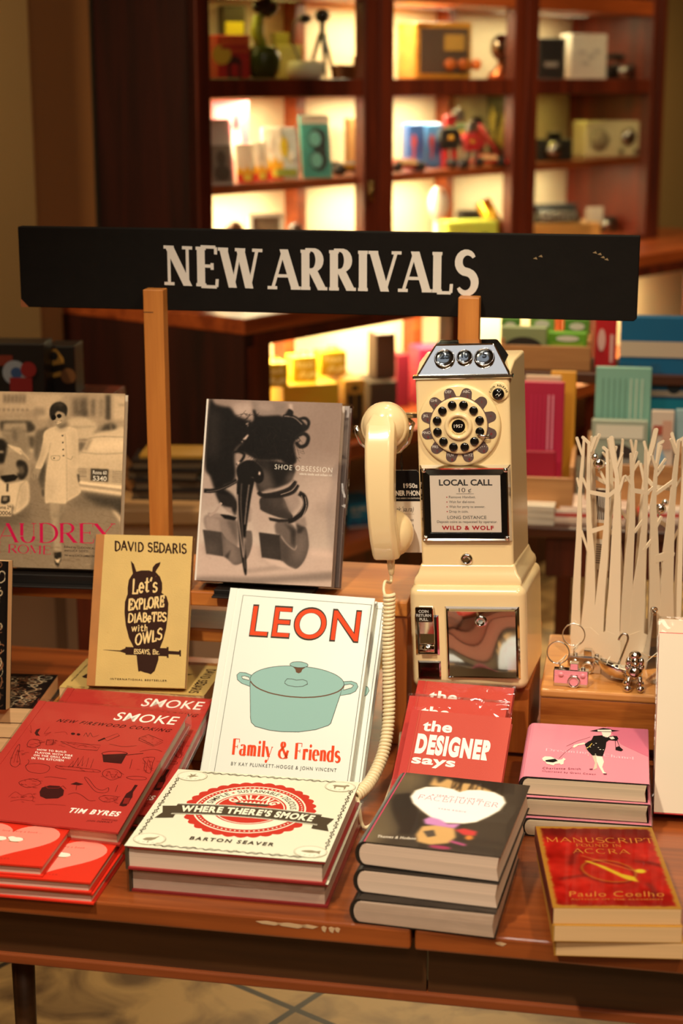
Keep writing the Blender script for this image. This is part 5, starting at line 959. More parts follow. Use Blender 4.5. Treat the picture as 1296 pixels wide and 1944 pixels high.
carton('card_pack', 'tall teal card pack with pale stripes', 'packet', 1124, 1228, 700, 905, .17, .02, mat('card_teal', (140,195,175), .45), face=f_te, lean=5, z0=TZ)
def f_bd(c): c.ell(.5,.5,.36,.24,0); c.rect(.25,.42,.75,.58,1); c.rect(.08,.8,.92,.95,2); c.rect(0,0,1,.18,3); return C((60,48,42),(150,145,135),(240,235,215),(40,175,175))
carton('clear_pack', 'clear pack with a dark oval badge in front of the teal pack', 'packet', 1120, 1225, 800, 900, .12, .03, mat('pack_pale', (175,185,165), .25), face=f_bd, lean=4, z0=TZ)
def f_map(c): c.poly([(.1,.2),(.5,.1),(.7,.5),(.3,.7)],0); c.rect(.5,.6,.9,.9,1); c.rect(.1,.75,.5,.85,2); return C((150,190,215),(225,175,150),(190,90,70))
carton('card_pack', 'pale card pack printed with a map, right of the teal one', 'packet', 1232, 1275, 782, 900, .15, .02, mat('card_map', (235,215,195), .45), face=f_map, lean=4, z0=TZ)
carton('card_pack', 'pale blue card pack at the right edge of the photograph', 'packet', 1278, 1330, 780, 900, .17, .02, mat('card_blue', (165,200,205), .45), lean=4, z0=TZ)
for k in range(3):
    p = stp(1030, 990, .02); t = thing('white_box', 'flat white boxed card at the left front of the table, %s' % ['lowest of its pile', 'middle of its pile', 'topmost of its pile'][k], 'box', (float(stp(1002,990,.03)[0]), TY+.012, TZ+k*.0125), math.radians(ST+2-2*k), 'white boxed cards')
    MB().box((-.08,0,0), (.045,.1,.012)).build('box_body', mat('white_card', (238,228,210)), t, bevel=.001)
rd = random.Random(4)
for k in range(9):
    x0, n = ((1052, 5), (1215, 4))[k >= 5]; q = k if k < 5 else k-5
    cc = [(225,200,180),(235,215,200),(200,70,60),(240,225,210),(230,205,190)][q]
    t = thing('greeting_card', ('pale greeting card number from the pile left of the tree stand, ' if k < 5 else 'pale greeting card from the pile behind the tree stand, ')+['lowest','second from the bottom','third from the bottom, red','fourth from the bottom','topmost'][q], 'card', (float(stp(x0+60,990,.03)[0])+rd.uniform(-.004,.004), TY+.015+q*.003, TZ+q*.006), math.radians(ST+rd.uniform(-4,4)), 'piled greeting cards')
    t['label'] = t['label'].replace(' number', '')
    MB().box((-.06,0,0), (.07,.1,.0055)).build('card', mat('gcard%d' % q, cc, .5), t)

# ------------------------------------------------------------------ left background
pl0 = atY(55, 985, 3.2); pl1 = atY(395, 985, 3.2)
pz = float(atY(250, 968, 3.2)[2])
pln = thing('display_plinth', 'pale painted plinth with panelled front behind the left books', 'plinth', (pl0[0]-.35, 3.22, FL), math.radians(-2))
PW = pl1[0]-pl0[0]+.4
MB().box((0,0,pz-FL-.03), (PW,.25,pz-FL)).build('plinth_top', mat('plinth_top', (168,128,84), .6), pln, bevel=.004)
MB().box((.02,.02,0), (PW-.02,.24,pz-FL-.03)).build('plinth_body', mat('plinth_body', (172,136,104), .7), pln)
for q in range(3): MB().box((.14+q*.25,.012,.1), (.16+q*.25,.02,pz-FL-.06)).build('moulding', mat('plinth_mould', (120,88,62), .6), pln)
zz = pz; names = ['lowest black book of the pile behind the left post', 'second black book up in the pile behind the left post', 'third black book up in the pile behind the left post', 'topmost black book of the pile behind the left post']
for k in range(4):
    a = atY(318, 960, 3.3); t = thing('dark_book', names[k], 'book', (a[0]+(.0,.008,-.006,.004)[k], 3.28, zz), math.radians((-4,2,-7,0)[k]), 'dark books on the plinth')
    MB().box((-.068,-.0,.003), (.066,.1,.017)).build('pages', mat('page_grey', (84,66,46), .8), t); MB().box((-.07,-.002,0), (.07,.102,.003)).build('back_cover', mat('cover_black', (32,26,24), .4), t); MB().box((-.07,-.002,.017), (.07,.102,.020)).build('front_cover', mat('cover_black', (32,26,24), .4), t); zz += .0205
t = thing('yellow_booklet', 'yellow booklet lying on top of the dark pile behind the left post', 'book', (atY(325,960,3.3)[0], 3.29, zz), math.radians(-3)); MB().box((-.06,0,0), (.066,.1,.006)).build('booklet', mat('booklet_yellow', (170,125,45), .5), t)
t = thing('leaning_board', 'thin wooden board leaning beside the dark pile', 'board', (atY(255,955,3.33)[0], 3.34, pz), math.radians(-2)); MB().box((-.006,0,0), (.006,.1,.12)).xf(Matrix.Rotation(math.radians(-35),4,'Y')).build('board', mat('board_wood', (150,100,55), .5), t)
# black boxed games at the far left
bt = atY(40, 770, 2.95); 
gt = thing('side_table', 'dark side table under the black boxes at the far left', 'table', (bt[0], 2.95, FL), math.radians(-8))
gz = float(bt[2])
MB().box((-.4,0,gz-FL-.025), (.13,.22,gz-FL)).build('table_top', M_dark, gt, bevel=.002)
for x, y in ((-.38,.02),(.08,.02),(-.38,.17),(.08,.17)): MB().box((x,y,0), (x+.03,y+.03,gz-FL-.025)).build('leg', M_dark, gt)
def f_g1(c): c.rect(.0,.62,.6,.8,0); c.circ(.62,.5,.022,1); c.circ(.64,.5,.01,3); c.rect(.55,.12,.84,.42,2); c.circ(.8,.56,.014,2); return C((96,30,12),(120,125,135),(110,14,14),(34,60,100))
def f_g2(c): c.poly([(.1,.6),(.15,.92),(.35,.95),(.6,.75),(.6,.65),(.1,.6)],0); c.circ(.26,.8,.008,1); c.poly([(.1,.35),(.5,.4),(.5,.5),(.2,.45)],0); c.circ(.75,.4,.014,2); return C((165,120,45),(20,18,16),(110,70,35))
def gbox(label, px0, px1, yt, dy, face, rz):
    a = atY(px0, 770, 2.95+dy); b = atY(px1, 770, 2.95+dy); H = float(atY((px0+px1)/2, yt, 2.95+dy)[2])-gz; W = b[0]-a[0]
    t = thing('boxed_game', label, 'box', ((a[0]+b[0])/2, 2.95+dy, gz), math.radians(rz), 'black boxed games'); MB().box((-W/2,0,0),(W/2,.07,H)).build('box_body', mat('game_black', (16,13,12), .4), t, bevel=.002)
    mb = MB(); c = Cov(mb, W, H, 0, -W/2, 0, 3e-4); mt = face(c); mb.v = [(p[0], -p[2]-.001, p[1]) for p in mb.v]; mb.build('printed_front', mt, t)
gbox('large black boxed game with a red stripe at the far left', -60, 88, 652, .04, f_g1, -4)
gbox('narrower black boxed game with a yellow bird, right of the larger one', 92, 146, 657, .1, f_g2, -4)

# ------------------------------------------------------------------ the display table
TA = -10.6
M_teak = wood('table_teak', (164, 84, 36), (106, 48, 18), 'x', .7, .3, .3)
M_teakd = wood('apron_teak', (84, 50, 24), (58, 33, 15), 'x', .8, .45, .15)
M_lip = wood('lip_teak', (150, 74, 34), (110, 50, 20), 'x', .8, .4, .15)
f0 = atZ(783, 1766, 0)                                    # the joint between the two top boards
tab = thing('display_table', 'long low reddish wooden table holding the books and the telephone', 'table', (f0[0], f0[1], 0), math.radians(TA))
MB().box((-1.05,0,-.024), (-.0022,.83,0)).build('table_top_board', M_teak, tab, bevel=.003)
MB().box((.0022,0,-.024), (.75,.83,0)).build('table_top_board', M_teak, tab, bevel=.003)
MB().box((-.95,.028,-.088), (.012,.05,-.024)).build('apron', M_teakd, tab); MB().box((.014,.028,-.088), (.70,.05,-.024)).build('apron', M_teakd, tab)
MB().box((-.95,.022,-.1), (.70,.055,-.088)).build('apron_lip', M_lip, tab, bevel=.002)
MB().box((-.95,.78,-.09), (.70,.80,-.024)).build('apron', M_teakd, tab)
for x in (-.95, .68): MB().box((x,.05,-.09), (x+.02,.78,-.024)).build('apron', M_teakd, tab)
lx = math.cos(math.radians(TA)); l0 = atY(45, 1850, 1.72)
def tloc(p): d = np.array(p)-f0; a = math.radians(TA); return d[0]*math.cos(a)+d[1]*math.sin(a), -d[0]*math.sin(a)+d[1]*math.cos(a)
lg = tloc(atY(45, 1850, 1.85))
for px, py, L_, h_ in ((462,1797,.03,.003),(500,1801,.036,.004),(548,1806,.02,.003),(592,1803,.006,.006),(606,1804,.007,.006),(618,1806,.006,.005),(930,1838,.012,.003)):
    q = tloc(atZ(px, py, -.006)); sc_ = MB(); sc_.prism([(q[0],-.006),(q[0]+L_*.4,-.0045),(q[0]+L_,-.006),(q[0]+L_*.7,-.006-h_),(q[0]+L_*.2,-.006-h_*.7)], -.0004, .0002, plane='xz')
    sc_.build('scuff_mark', mat('scuffed_wood', (206,170,130), .7), tab)
for x, y in (lg,(-.90,.74),(.64,.09),(.64,.74)):
    MB().lathe([(.001,FL),(.0100,FL),(.0150,-.03),(.001,-.03)], 20, c=(x,y,0)).build('leg', M_teakd, tab)

# ------------------------------------------------------------------ wooden risers on the table
M_pine = wood('pine_plank', (206, 128, 54), (160, 84, 28), 'x', .8, .5, .06)
M_pinez = wood('pine_upright', (196, 110, 46), (150, 74, 26), 'z', .8, .4, .2)
M_oak = wood('oak_block', (196, 116, 50), (140, 70, 26), 'x', 1.0, .35, .35, 2.0)
BA = -10.3; PZ = .207
bp = atZ(748, 1148, PZ)
bench = thing('display_bench', 'orange pine plank bench holding the photograph books at the back', 'bench', (bp[0]+.018, bp[1]+.010, 0), math.radians(BA))
MB().box((-.72,0,PZ-.021), (0,.185,PZ)).build('plank', M_pine, bench, bevel=.002)
MB().box((-.034,.004,0), (0,.235,PZ-.021)).build('end_upright', M_pinez, bench, bevel=.0015)
MB().box((-.70,.06,0), (-.665,.235,PZ-.021)).build('end_upright', M_pinez, bench, bevel=.0015)
# lower cross board, held between the uprights
lz1 = float(atY(155, 1187, 2.315)[2]); lz0 = float(atY(155, 1212, 2.315)[2])
MB().box((-.455,.045,lz0), (-.034,.18,lz1)).build('lower_board', M_pine, bench, bevel=.003)
rz0 = float(atY(1036, 1250, 2.37)[2]); rz1 = float(atY(1036, 1188, 2.37)[2])
MB().box((-.034,.212,rz0), (.168,.234,rz1)).build('rear_rail', M_pine, bench, bevel=.004)
# block under the flat owl paperbacks, telephone block, trinket block
q0 = atZ(392, 1447, 0)
ob = thing('wooden_block', 'orange wooden block under the flat owl paperbacks', 'block', (q0[0], q0[1], 0), math.radians(BA))
MB().box((-.24,0,0), (.01,.15,.045)).build('block', M_pine, ob, bevel=.002)
PB = .10
q1 = atZ(1001, 1441, 0)
pb = thing('wooden_block', 'wooden block under the cream telephone', 'block', (q1[0], q1[1]+.002, 0), math.radians(BA-2))
MB().box((-.160,0,.006), (0,.15,PB)).build('block', M_pinez, pb, bevel=.002)
MB().box((-.152,.008,0), (-.008,.14,.006)).build('foot', M_dark, pb)  # dark filler added where the gap under the block is only shaded
KB = .10
q2 = atZ(1025, 1308, KB)
kb = thing('wooden_block', 'oak block holding the metal key rings and the white tree stand', 'block', (q2[0], q2[1], 0), math.radians(BA+.5))
MB().box((0,0,KB-.012), (.3,.24,KB)).build('block_top', wood('pale_pine', (222,158,86), (186,116,52), 'x', .8, .35, .3), kb, bevel=.003)
MB().box((.001,.002,.022), (.299,.238,KB-.012)).build('block_body', M_oak, kb, bevel=.001)
MB().box((.02,.03,0), (.28,.21,.022)).build('foot', M_dark, kb)  # added dark filler, stands for the shadow in the open space below
bk = atZ(1040, 1250, .04)
# ------------------------------------------------------------------ the sign and its two posts
_a = atY(33, 430, 2.462); _b = atY(1215, 452, 2.308); sa = _a[:2]; sb = _b[:2]; SZ = float(atY(40, 583, 2.46)[2]); SH = float(_a[2])-SZ; sv = (sb-sa)/np.hypot(*(sb-sa)); SL = float(np.hypot(*(sb-sa))); SG = math.degrees(math.atan2(sv[1], sv[0]))
M_black = mat('sign_black', (20, 16, 13), .7, spec=.12, bump=.15, bscale=90, var=.2, vscale=30)
sg = thing('sign_board', 'long black wooden sign reading NEW ARRIVALS in white letters', 'sign', (sa[0], sa[1], SZ), math.radians(SG))
MB().prism([(.006,0),(SL-.004,0),(SL,.004),(SL,SH),(0,SH),(0,.006)], 0, .018, plane='xz').build('board', [M_black], sg, bevel=.0015)
mb = MB(); c = Cov(mb, SL, SH, 0)
def su(px, py):
    p = np.array(atY(px, py, 2.3)); n = np.array([-sv[1], sv[0], 0]); d = ray(px, py); t = ((np.array([sa[0], sa[1], 0])-CAMP) @ n)/(d @ n); p = CAMP+t*d
    return float((p[:2]-sa) @ sv)/SL, float(p[2]-SZ)/SH
for wd, x0, x1, y0a, y0b, yt in (('NEW', 316, 489, 541, 548, 466), ('ARRIVALS', 517, 901, 549, 557, 473)):
    A = su(x0, y0a); B = su(x1, y0b); T_ = su(x0, yt); 
    m2 = MB(); c2 = Cov(m2, SL, SH, 0); c2.nib(wd, A, B, (A[0], T_[1]), 0, thick=.205, thin=.08, serif=.165, sp=.22)
    m2.v = [(p[0], -p[2]-.0003, p[1]) for p in m2.v]; m2.build('lettering', [mat('sign_white', (214, 205, 196), .6)], sg)
for px, py in ((1015,491),(1025,487),(1137,483),(1143,489),(1150,493),(1128,480)):
    a = su(px, py); c.poly([(a[0]-.003,a[1]),(a[0]+.002,a[1]+.02),(a[0]+.004,a[1]-.01)], 1)
a = (.004, .03)
mb.v = [(p[0], -p[2]-.0003, p[1]) for p in mb.v]; mb.build('paint_chips', [M_black, mat('sign_chip', (140, 115, 80), .7)], sg)
MB().prism([(.0,.0),(.012,.0),(.0,.012)], -.0006, .0, plane='xz').build('worn_corner', mat('bare_wood', (150, 85, 45), .7), sg)
M_post = wood('post_pine', (208, 134, 60), (178, 104, 40), 'z', 1.0, .5, .1)
for px, ytop, nm in ((299, 550, 'left light wooden post holding the black sign'), (893, 565, 'right light wooden post holding the black sign, behind the telephone')):
    u = su(px, ytop)[0]*SL; pt = np.array([sa[0], sa[1]])+sv*u-np.array([-sv[1], sv[0]])*.0245
    zt_ = float(atY(px, ytop, pt[1])[2]); p = thing('sign_post', nm, 'post', (pt[0], pt[1], PZ if px < 500 else 0), math.radians(SG), 'sign posts')
    b0 = PZ if px < 500 else 0
    MB().box((-.0145,0,0), (.0145,.024,zt_-b0)).build('post', M_post, p, bevel=.0012)
    if px < 500: MB().box((-.0145,-.0003,.365-.0), (.0,-.0001,.3662)).build('crack', mat('crack_dark', (90,50,20), .8), p)
# ------------------------------------------------------------------ books
PG = pagemat('pages_cream', (228, 208, 178)); PGW = pagemat('pages_white', (238, 208, 186)); PGY = pagemat('pages_yellowish', (230, 188, 138), .92)
def frame_of(x, y, z, yaw, lean, t):
    """book whose front-cover lower left corner is at (x, y, z); columns: across, up the book, out of the front"""
    a = math.radians(yaw); l = math.radians(lean)
    u = Vector((math.cos(a), math.sin(a), 0)); b = Vector((-u.y, u.x, 0)); v = math.cos(l)*Vector((0,0,1))+math.sin(l)*b; n = u.cross(v)
    o = Vector((x, y, z))-n*t
    return Matrix(((u.x,v.x,n.x,o.x),(u.y,v.y,n.y,o.y),(u.z,v.z,n.z,o.z),(0,0,0,1)))
def P3(*c): return mat('ink_%d_%d_%d' % c, c, .7, spec=.06)
WRAP = [plastic('shrink_film', .05, .95, 26, .5), plastic('shrink_film_side', .06, .45, 30, .6)]
def book(label, w, h, t, M, cm, sm, pm, draw=None, style='hard', group=None, wrap=None, cat='book', name='book', bt=None, rough_round=False, spine_draw=None):
    """spine along x = 0, pages up y, front cover at z = t"""
    r = thing(name, label, cat, group=group, M=M); hard = style == 'hard'; bt = bt or (.0026 if hard else .0006)
    e = .0035 if hard else 0.0
    mats = [cm]; mb = MB(); j = .0
    if hard:
        mb.box((.0105,0,t-bt), (w,h,t), 0); mb.box((-.001,0,t-bt*.8), (.0075,h,t-.0001), 0); mb.box((.0075,0,t-bt), (.0105,h,t-.0009), 0)
    else: mb.box((0,0,t-bt), (w,h,t), 0)
    if draw:
        c = Cov(mb, w, h, t+.00008); mats = [cm]+draw(c)
    mb.build('front_cover', mats, r)
    MB().box((0,0,0), (w,h,bt)).build('back_cover', cm, r)
    if style == 'round':
        n = 10; pr = [(-.0+(-t*.36)*math.sin(math.pi*i/n), t/2-t/2*math.cos(math.pi*i/n)) for i in range(n+1)]
        inn = [(p[0]*.78+.0015, t/2+(p[1]-t/2)*.86) for p in pr][::-1]
        m = MB()
        m.prism(pr+inn, 0, h, plane='xz', smooth=False); m.build('spine', sm, r)
        pgs = MB(); rr = [(p[0]*.72+.002, t/2+(p[1]-t/2)*.84) for p in pr]
        pgs.prism(rr+[(w-e-.002,t-bt-.0004),(w-e-.004,t/2),(w-e-.002,bt+.0004)], e, h-e, plane='xz'); pgs.build('pages', pm, r)
    else:
        mb = MB().box((-.0025 if hard else -.0008,0,0), (0.0005,h,t)); mt = [sm]
        mb.build('spine', mt, r)
        MB().box((.001,e,bt), (w-e-.0005,h-e,t-bt)).build('pages', pm, r)
    if wrap:
        g = .0012; mb = MB(); nx, ny = 14, 18; vs = []; rr = random.Random(len(label))
        def hgt(i, j): return t+g+.0004+rr.uniform(0, .0009)*(1 if 0 < i < nx and 0 < j < ny else 0)
        for j in range(ny+1):
            for i in range(nx+1): vs.append((-.004+(w+.0065)*i/nx, -.003+(h+.006)*j/ny, hgt(i, j)))
        fs = [(j*(nx+1)+i, j*(nx+1)+i+1, (j+1)*(nx+1)+i+1, (j+1)*(nx+1)+i) for j in range(ny) for i in range(nx)]
        mb.add(vs, fs, 0, True)
        x0, x1, y0, y1 = -.004, w+.0025, -.003, h+.003; zt = t+g+.0004; zb = -.0003
        k = 12
        for (a, b) in (((x0,y0),(x1,y0)),((x1,y0),(x1,y1)),((x1,y1),(x0,y1)),((x0,y1),(x0,y0))):
            va = []; nrm = ((b[1]-a[1]), -(b[0]-a[0])); L = math.hypot(*nrm)
            for q in range(k+1):
                for s_ in range(4):
                    f = rr.uniform(-.001, .0012) if (0 < q < k and 0 < s_ < 3) else 0
                    va.append((a[0]+(b[0]-a[0])*q/k+nrm[0]/L*f, a[1]+(b[1]-a[1])*q/k+nrm[1]/L*f, zb+(zt-zb)*s_/3))
            mb.add(va, [(q*4+s_, (q+1)*4+s_, (q+1)*4+s_+1, q*4+s_+1) for q in range(k) for s_ in range(3)], 1, True)
        mb.build('shrink_wrap', wrap if isinstance(wrap, list) else [wrap, wrap], r, label='clear glossy shrink wrap')
    return r
tr = TR
# ---- LEON
def d_leon(c):
    m = [P3(226,78,44), P3(70,62,56), P3(150,190,186), P3(232,236,228), P3(110,80,62), P3(120,165,155)]
    L = tr['leon_txt']
    x0, y0, x1, y1 = .085, -.02, .984, .963
    c.line([(x0,y0),(x0,y1),(x1,y1),(x1,y0)], .0006, 2)
    c.text('LEON', (.171,.743), (.928,.755), (.168,.912), 2, .022, 1.05); c.text('LEON', (.1755,.7475), (.9235,.7595), (.1725,.9075), 1, .002, 1.07)
    O = dict(wd=.0007, mi=2, closed=True)
    for k in ('pot_hl', 'pot_hr'): c.poly(tr[k], 3); c.line(tr[k], **O)
    for k in ('pot_hlh', 'pot_hrh'): c.poly(tr[k], 4); c.line(tr[k], **O)
    c.poly(tr['pot_body'], 3); c.line(tr['pot_body'], **O); c.poly(tr['pot_lid'], 3); c.line(tr['pot_lid'], **O)
    n = len(tr['pot_lid']); c.line([tr['pot_lid'][i] for i in range(1, n//2)], .0016, 5)
    c.line(tr['pot_mark'], **O); c.poly(tr['pot_stem'], 5); c.poly(tr['pot_knob'], 3); c.line(tr['pot_knob'], **O)
    c.nib('Family & Friends', L[3], L[4], L[5], 1, thick=.17, thin=.04, serif=.075, sp=.15)
    c.text('BY KAY PLUNKETT-HOGGE & JOHN VINCENT', L[6], L[7], (L[6][0], L[6][1]+.018), 2, 0.0, 1.25)
    return m
M_leon = mat('cover_white_cookbook', (226, 232, 224), .35)
lt = .0165
leonA = frame_of(-.1828, 2.085, lt*math.sin(math.radians(34))+.003, -14.17, 34, lt)
book('front white cookbook with large red title letters and a pale teal casserole pot', .1988, .2525, lt, leonA, M_leon, M_leon, PG, d_leon, group='white pot cookbooks')
leonB = leonA.copy(); off = leonA.to_3x3() @ Vector((.0115, .0005, -lt-.0015)); leonB.translation += off; leonB.translation.z += .0
book('rear white cookbook with a pale teal pot, its top showing above the front copy', .1988, .2525, lt, leonB, M_leon, M_leon, PG, d_leon, group='white pot cookbooks')
# ---- shoe photograph book
def paint(p, data, tint):
    def sm(q, closed):
        n = len(q); out = []
        for i in range(n if closed else n-1):
            A, B, C_, D = [np.array(q[(i+k) % n] if closed else q[min(max(i+k, 0), n-1)], float) for k in (-1, 0, 1, 2)]
            for t in (0, .25, .5, .75): out.append(tuple(B+.5*t*((C_-A)+t*((2*A-5*B+4*C_-D)+t*(3*(B-C_)+D-A)))))
        return out+([] if closed else [tuple(q[-1])])
    for kind, tone, blur, al, wd, q in data:
        c = tuple(tone*k for k in tint); q = [(x/1000, y/1000) for x, y in q]
        if kind == 'l': p.line(sm(q, False), wd/1130, c, al, blur)
        else: p.poly(sm(q, True) if len(q) > 6 else q, c, al, blur)
    return p
def pic_shoe():
    p = Pic(300, 400, (165,145,132)); p.grad(.25, (206,188,176), .75, (160,139,128)); p.ell(.85,.4,.3,.2,(190,170,158),.6,24); p.noise(4, 40, 3)
    paint(p, SHOE_PIC, (1.0, .885, .825)); r = random.Random(5)
    for i in range(120):
        a = r.uniform(.08,.36); b = r.uniform(.70,.93)
        if .2 < a: p.line([(a,b),(a+r.uniform(.02,.07),b+r.uniform(-.02,.035))], .0025, (34,27,25), .7)
    for i in range(90):
        a = r.uniform(.35,.72); b = r.uniform(.66,.86); p.line([(a,b),(a+r.uniform(-.05,.05),b+r.uniform(-.05,.01))], .003, r.choice([(64,54,50),(26,21,20),(52,44,40)]), .55)
    p.noise(3, 3, 8); return 255*(p.a/255).clip(0,1)**1.22
M_photo = colmat('printed_photo', .35)
def d_shoe(c):
    c.pic(pic_shoe(), 1); L = tr['sh_txt']
    c.text('SHOE OBSESSION', L[0], L[1], L[2], 2, -.012, 1.15); c.nib('valerie steele and colleen hill'.replace('v','u'), L[3], L[4], L[5], 2, .16,.05,.1) if False else c.text('valerie steele and colleen hill', L[3], L[4], (L[3][0], L[3][1]+.012), 2)
    return [M_photo, P3(232,222,210)]
st_ = .026; shoe_z = PZ+.009+st_*math.sin(math.radians(20.3))
shoeA = frame_of(-.1992, 2.235+.012, shoe_z, -9.8, 20.3, st_)
M_grey = mat('cover_grey', (176,158,146), .4)
book('front black and white photograph book of a high-heeled shoe on the pine bench', .188, .252, st_, shoeA, M_grey, mat('spine_pale', (220,208,196), .4), PG, d_shoe, group='shoe photograph books')
shoeB = shoeA.copy(); shoeB.translation += shoeA.to_3x3() @ Vector((.003, .0015, -st_-.0025)); 
book('rear shoe photograph book in clear film, edge showing above and right of the front copy', .190, .2525, .02, shoeB, mat('cover_dusk', (150,134,130), .4), M_grey, PG, lambda c: (c.text('OBSESSION', (.74,.975), (.92,.975), (.74,.985), 1), [P3(225,215,205)])[1], group='shoe photograph books', wrap=WRAP)
def easel(label, u0, u1, M, grp):
    """black wire-less book rest: foot plate, lip and back"""
    t = thing('book_rest', label, 'stand', M=M, group=grp); bm_ = mat('stand_black', (26,22,20), .35)
    return t, bm_
def rest(label, Mb, w, t_, dpt):
    """stand under a leaning book: its back plate follows the book, its foot lies on the plank"""
    o = Mb @ Vector((w/2, 0, 0)); a = math.atan2(Mb[1][0], Mb[0][0])
    t = thing('book_rest', label, 'stand', (o.x, o.y, PZ), a, 'black book rests'); bm_ = mat('stand_black', (26,22,20), .35)
    z0 = o.z-PZ
    MB().box((-w*.36,-t_-.02,0), (w*.36,.06,.0025)).build('foot_plate', bm_, t, bevel=.0008)
    MB().box((-w*.36,-t_-.006,.0025), (w*.36,.0,max(.004,z0-.001))).build('ledge', bm_, t, bevel=.0008)
    return t
rest('black book rest under the shoe photograph books', shoeA, .188, .026, .05)
# ---- street photograph book (left)
def pic_street():
    p = Pic(300, 385, (176,153,124)); p.noise(8, 24, 2); r = random.Random(3)
    k0 = next(i for i, d in enumerate(STREET_PIC) if d[1] == 104 and d[2] == 14)
    paint(p, STREET_PIC[:k0+1], (1.0, .86, .69))
    for i in range(70):
        v = r.uniform(0,.42); u = r.uniform(0,1); k = .5+v; p.line([(u,v),(u+.08,v-.012)], .0022, (104,84,62), .5, 0); u = r.uniform(0,1); p.line([(u,v),(u-.03,v+.02)], .0022, (108,86,62), .45, 0)
    paint(p, STREET_PIC[k0+1:], (1.0, .87, .70))
    for i in range(40): v = r.uniform(0,.14); u = r.uniform(.5,1); p.ell(u,v,.02,.004,r.choice([(190,166,132),(110,88,66)]),.4,1)
    p.noise(5, 3, 5); return 268*(p.a/255).clip(0,1)**1.12
def d_street(c):
    c.pic(pic_street(), 1); L = tr['au_txt']
    c.nib('AUDREY', L[0], L[1], L[2], 2, .17,.035,.13, .1); c.nib('IN ROME', (-.03+.045,.082), L[4], (-.03+.045,.130), 2, .17,.035,.13,.1)
    for i, s in ((6,'Edited by LUDOVICA'),(9,'and LUCA DOTTI'),(12,'With text by SCIASCIA GAMBACCINI')):
        c.text(s, L[i], L[i+1], (L[i][0], L[i][1]+.0115), 3, .01)
    for i, s in ((15,'Roma 60'),(18,'5340')): c.text(s, (L[i][0]+.008,L[i][1]), (L[i+1][0]-.008,L[i+1][1]), (L[i][0]+.008,L[i+2][1]), 4, .015)
    for i, s in ((21,'Roma 29'),(24,'0006')): c.text(s, L[i], L[i+1], L[i+2], 5, .015)
    return [M_photo, P3(190,22,70), P3(52,42,36), P3(226,212,190), P3(96,78,60)]
at_ = .022; az = PZ+.0175+at_*math.sin(math.radians(16.8))*.3
audA = frame_of(-.501, 2.3, .2295, -5.8, 16.8, at_)
book('sepia street photograph book with crimson lettering on the left of the pine bench', .1925, .2465, at_, audA, mat('cover_sepia', (200,184,160), .4), mat('cover_sepia', (200,184,160), .4), PGW, d_street)
rest('black book rest under the sepia street photograph book', audA, .1925, .024, .05)
# ---- owl paperbacks
M_tan = mat('owl_cover', (204, 169, 96), .6, bump=.15, bscale=500, var=.07, vscale=22); M_strip = mat('owl_spine', (168, 104, 34), .6, var=.1, vscale=30); M_brown = P3(54,32,24)
def d_owl(c):
    L = tr['owl_txt']
    c.rect(0,0,.082,1,2); c.poly(tr['owl_body'],1); c.poly(tr['owl_syr'],1)
    c.nib('DAVID SEDARIS', L[0], L[1], L[2], 1, .17,.1,0,.2,.05,True,3)
    for i, s, w_ in ((3,"Let's",.13),(6,'EXPLORE',.17),(9,'DIABeTES',.17),(12,'with',.17),(15,'OWLS',.14)):
        c.nib(s, L[i], L[i+1], (L[i][0], L[i+2][1]+ (.0 if i != 12 else .0)), 3, w_,.1,0,.2,.05,True,i)
    c.nib('ESSAYS, Etc.', L[18], L[19], (L[18][0], L[20][1]), 3, .17,.1,0,.2,.04,True,9)
    c.text('INTERNATIONAL BESTSELLER', L[21], L[22], (L[21][0], L[21][1]+.0105), 1, .02, 1.3)
    r = random.Random(5)
    for k in range(26): u, v = r.uniform(.1,.97), r.uniform(.03,.97); c.ell(u,v,r.uniform(.001,.004),r.uniform(.0008,.002),2,8)
    return [M_brown, M_strip, P3(232,200,140)]
ot = .018; SZT = .045+2*.0175
owlM = frame_of(-.3477, 2.204, SZT+ot*math.sin(math.radians(25.2)), -4.77, 25.2, ot)
book('tan paperback with a dark brown owl standing upright on the flat paperbacks', .1349, .2102, ot, owlM, M_tan, M_strip, PGY, d_owl, 'paper', group='owl paperbacks')
# two lying flat, heads to the right
def flat(x, y, z, yaw, t): return frame_of(x, y, z+t, yaw, 90, t)
ox, oy = [float(v) for v in atZ(405, 1300, SZT)[:2]]
for k in range(2):
    # local x runs toward the viewer side, y to the right (head of the book at the right)
    yaw = -100.5+(.8 if k else -1.2); a = math.radians(yaw); u = np.array([math.cos(a), math.sin(a)]); b = np.array([-u[1], u[0]])
    h_, w_ = .205, .1313; head = atZ(409, 1290, SZT)[:2]+np.array([.004*(1-k), -.003*(1-k)])
    org = head-b*h_-u*.066
    z = .045+k*.0175
    book(['lower flat owl paperback lying on the wooden block', 'upper flat owl paperback lying under the standing owl paperback'][k], w_, h_, .0173, flat(org[0], org[1], z, yaw, .0173), M_tan, M_strip, PGY, d_owl, 'paper', group='owl paperbacks')
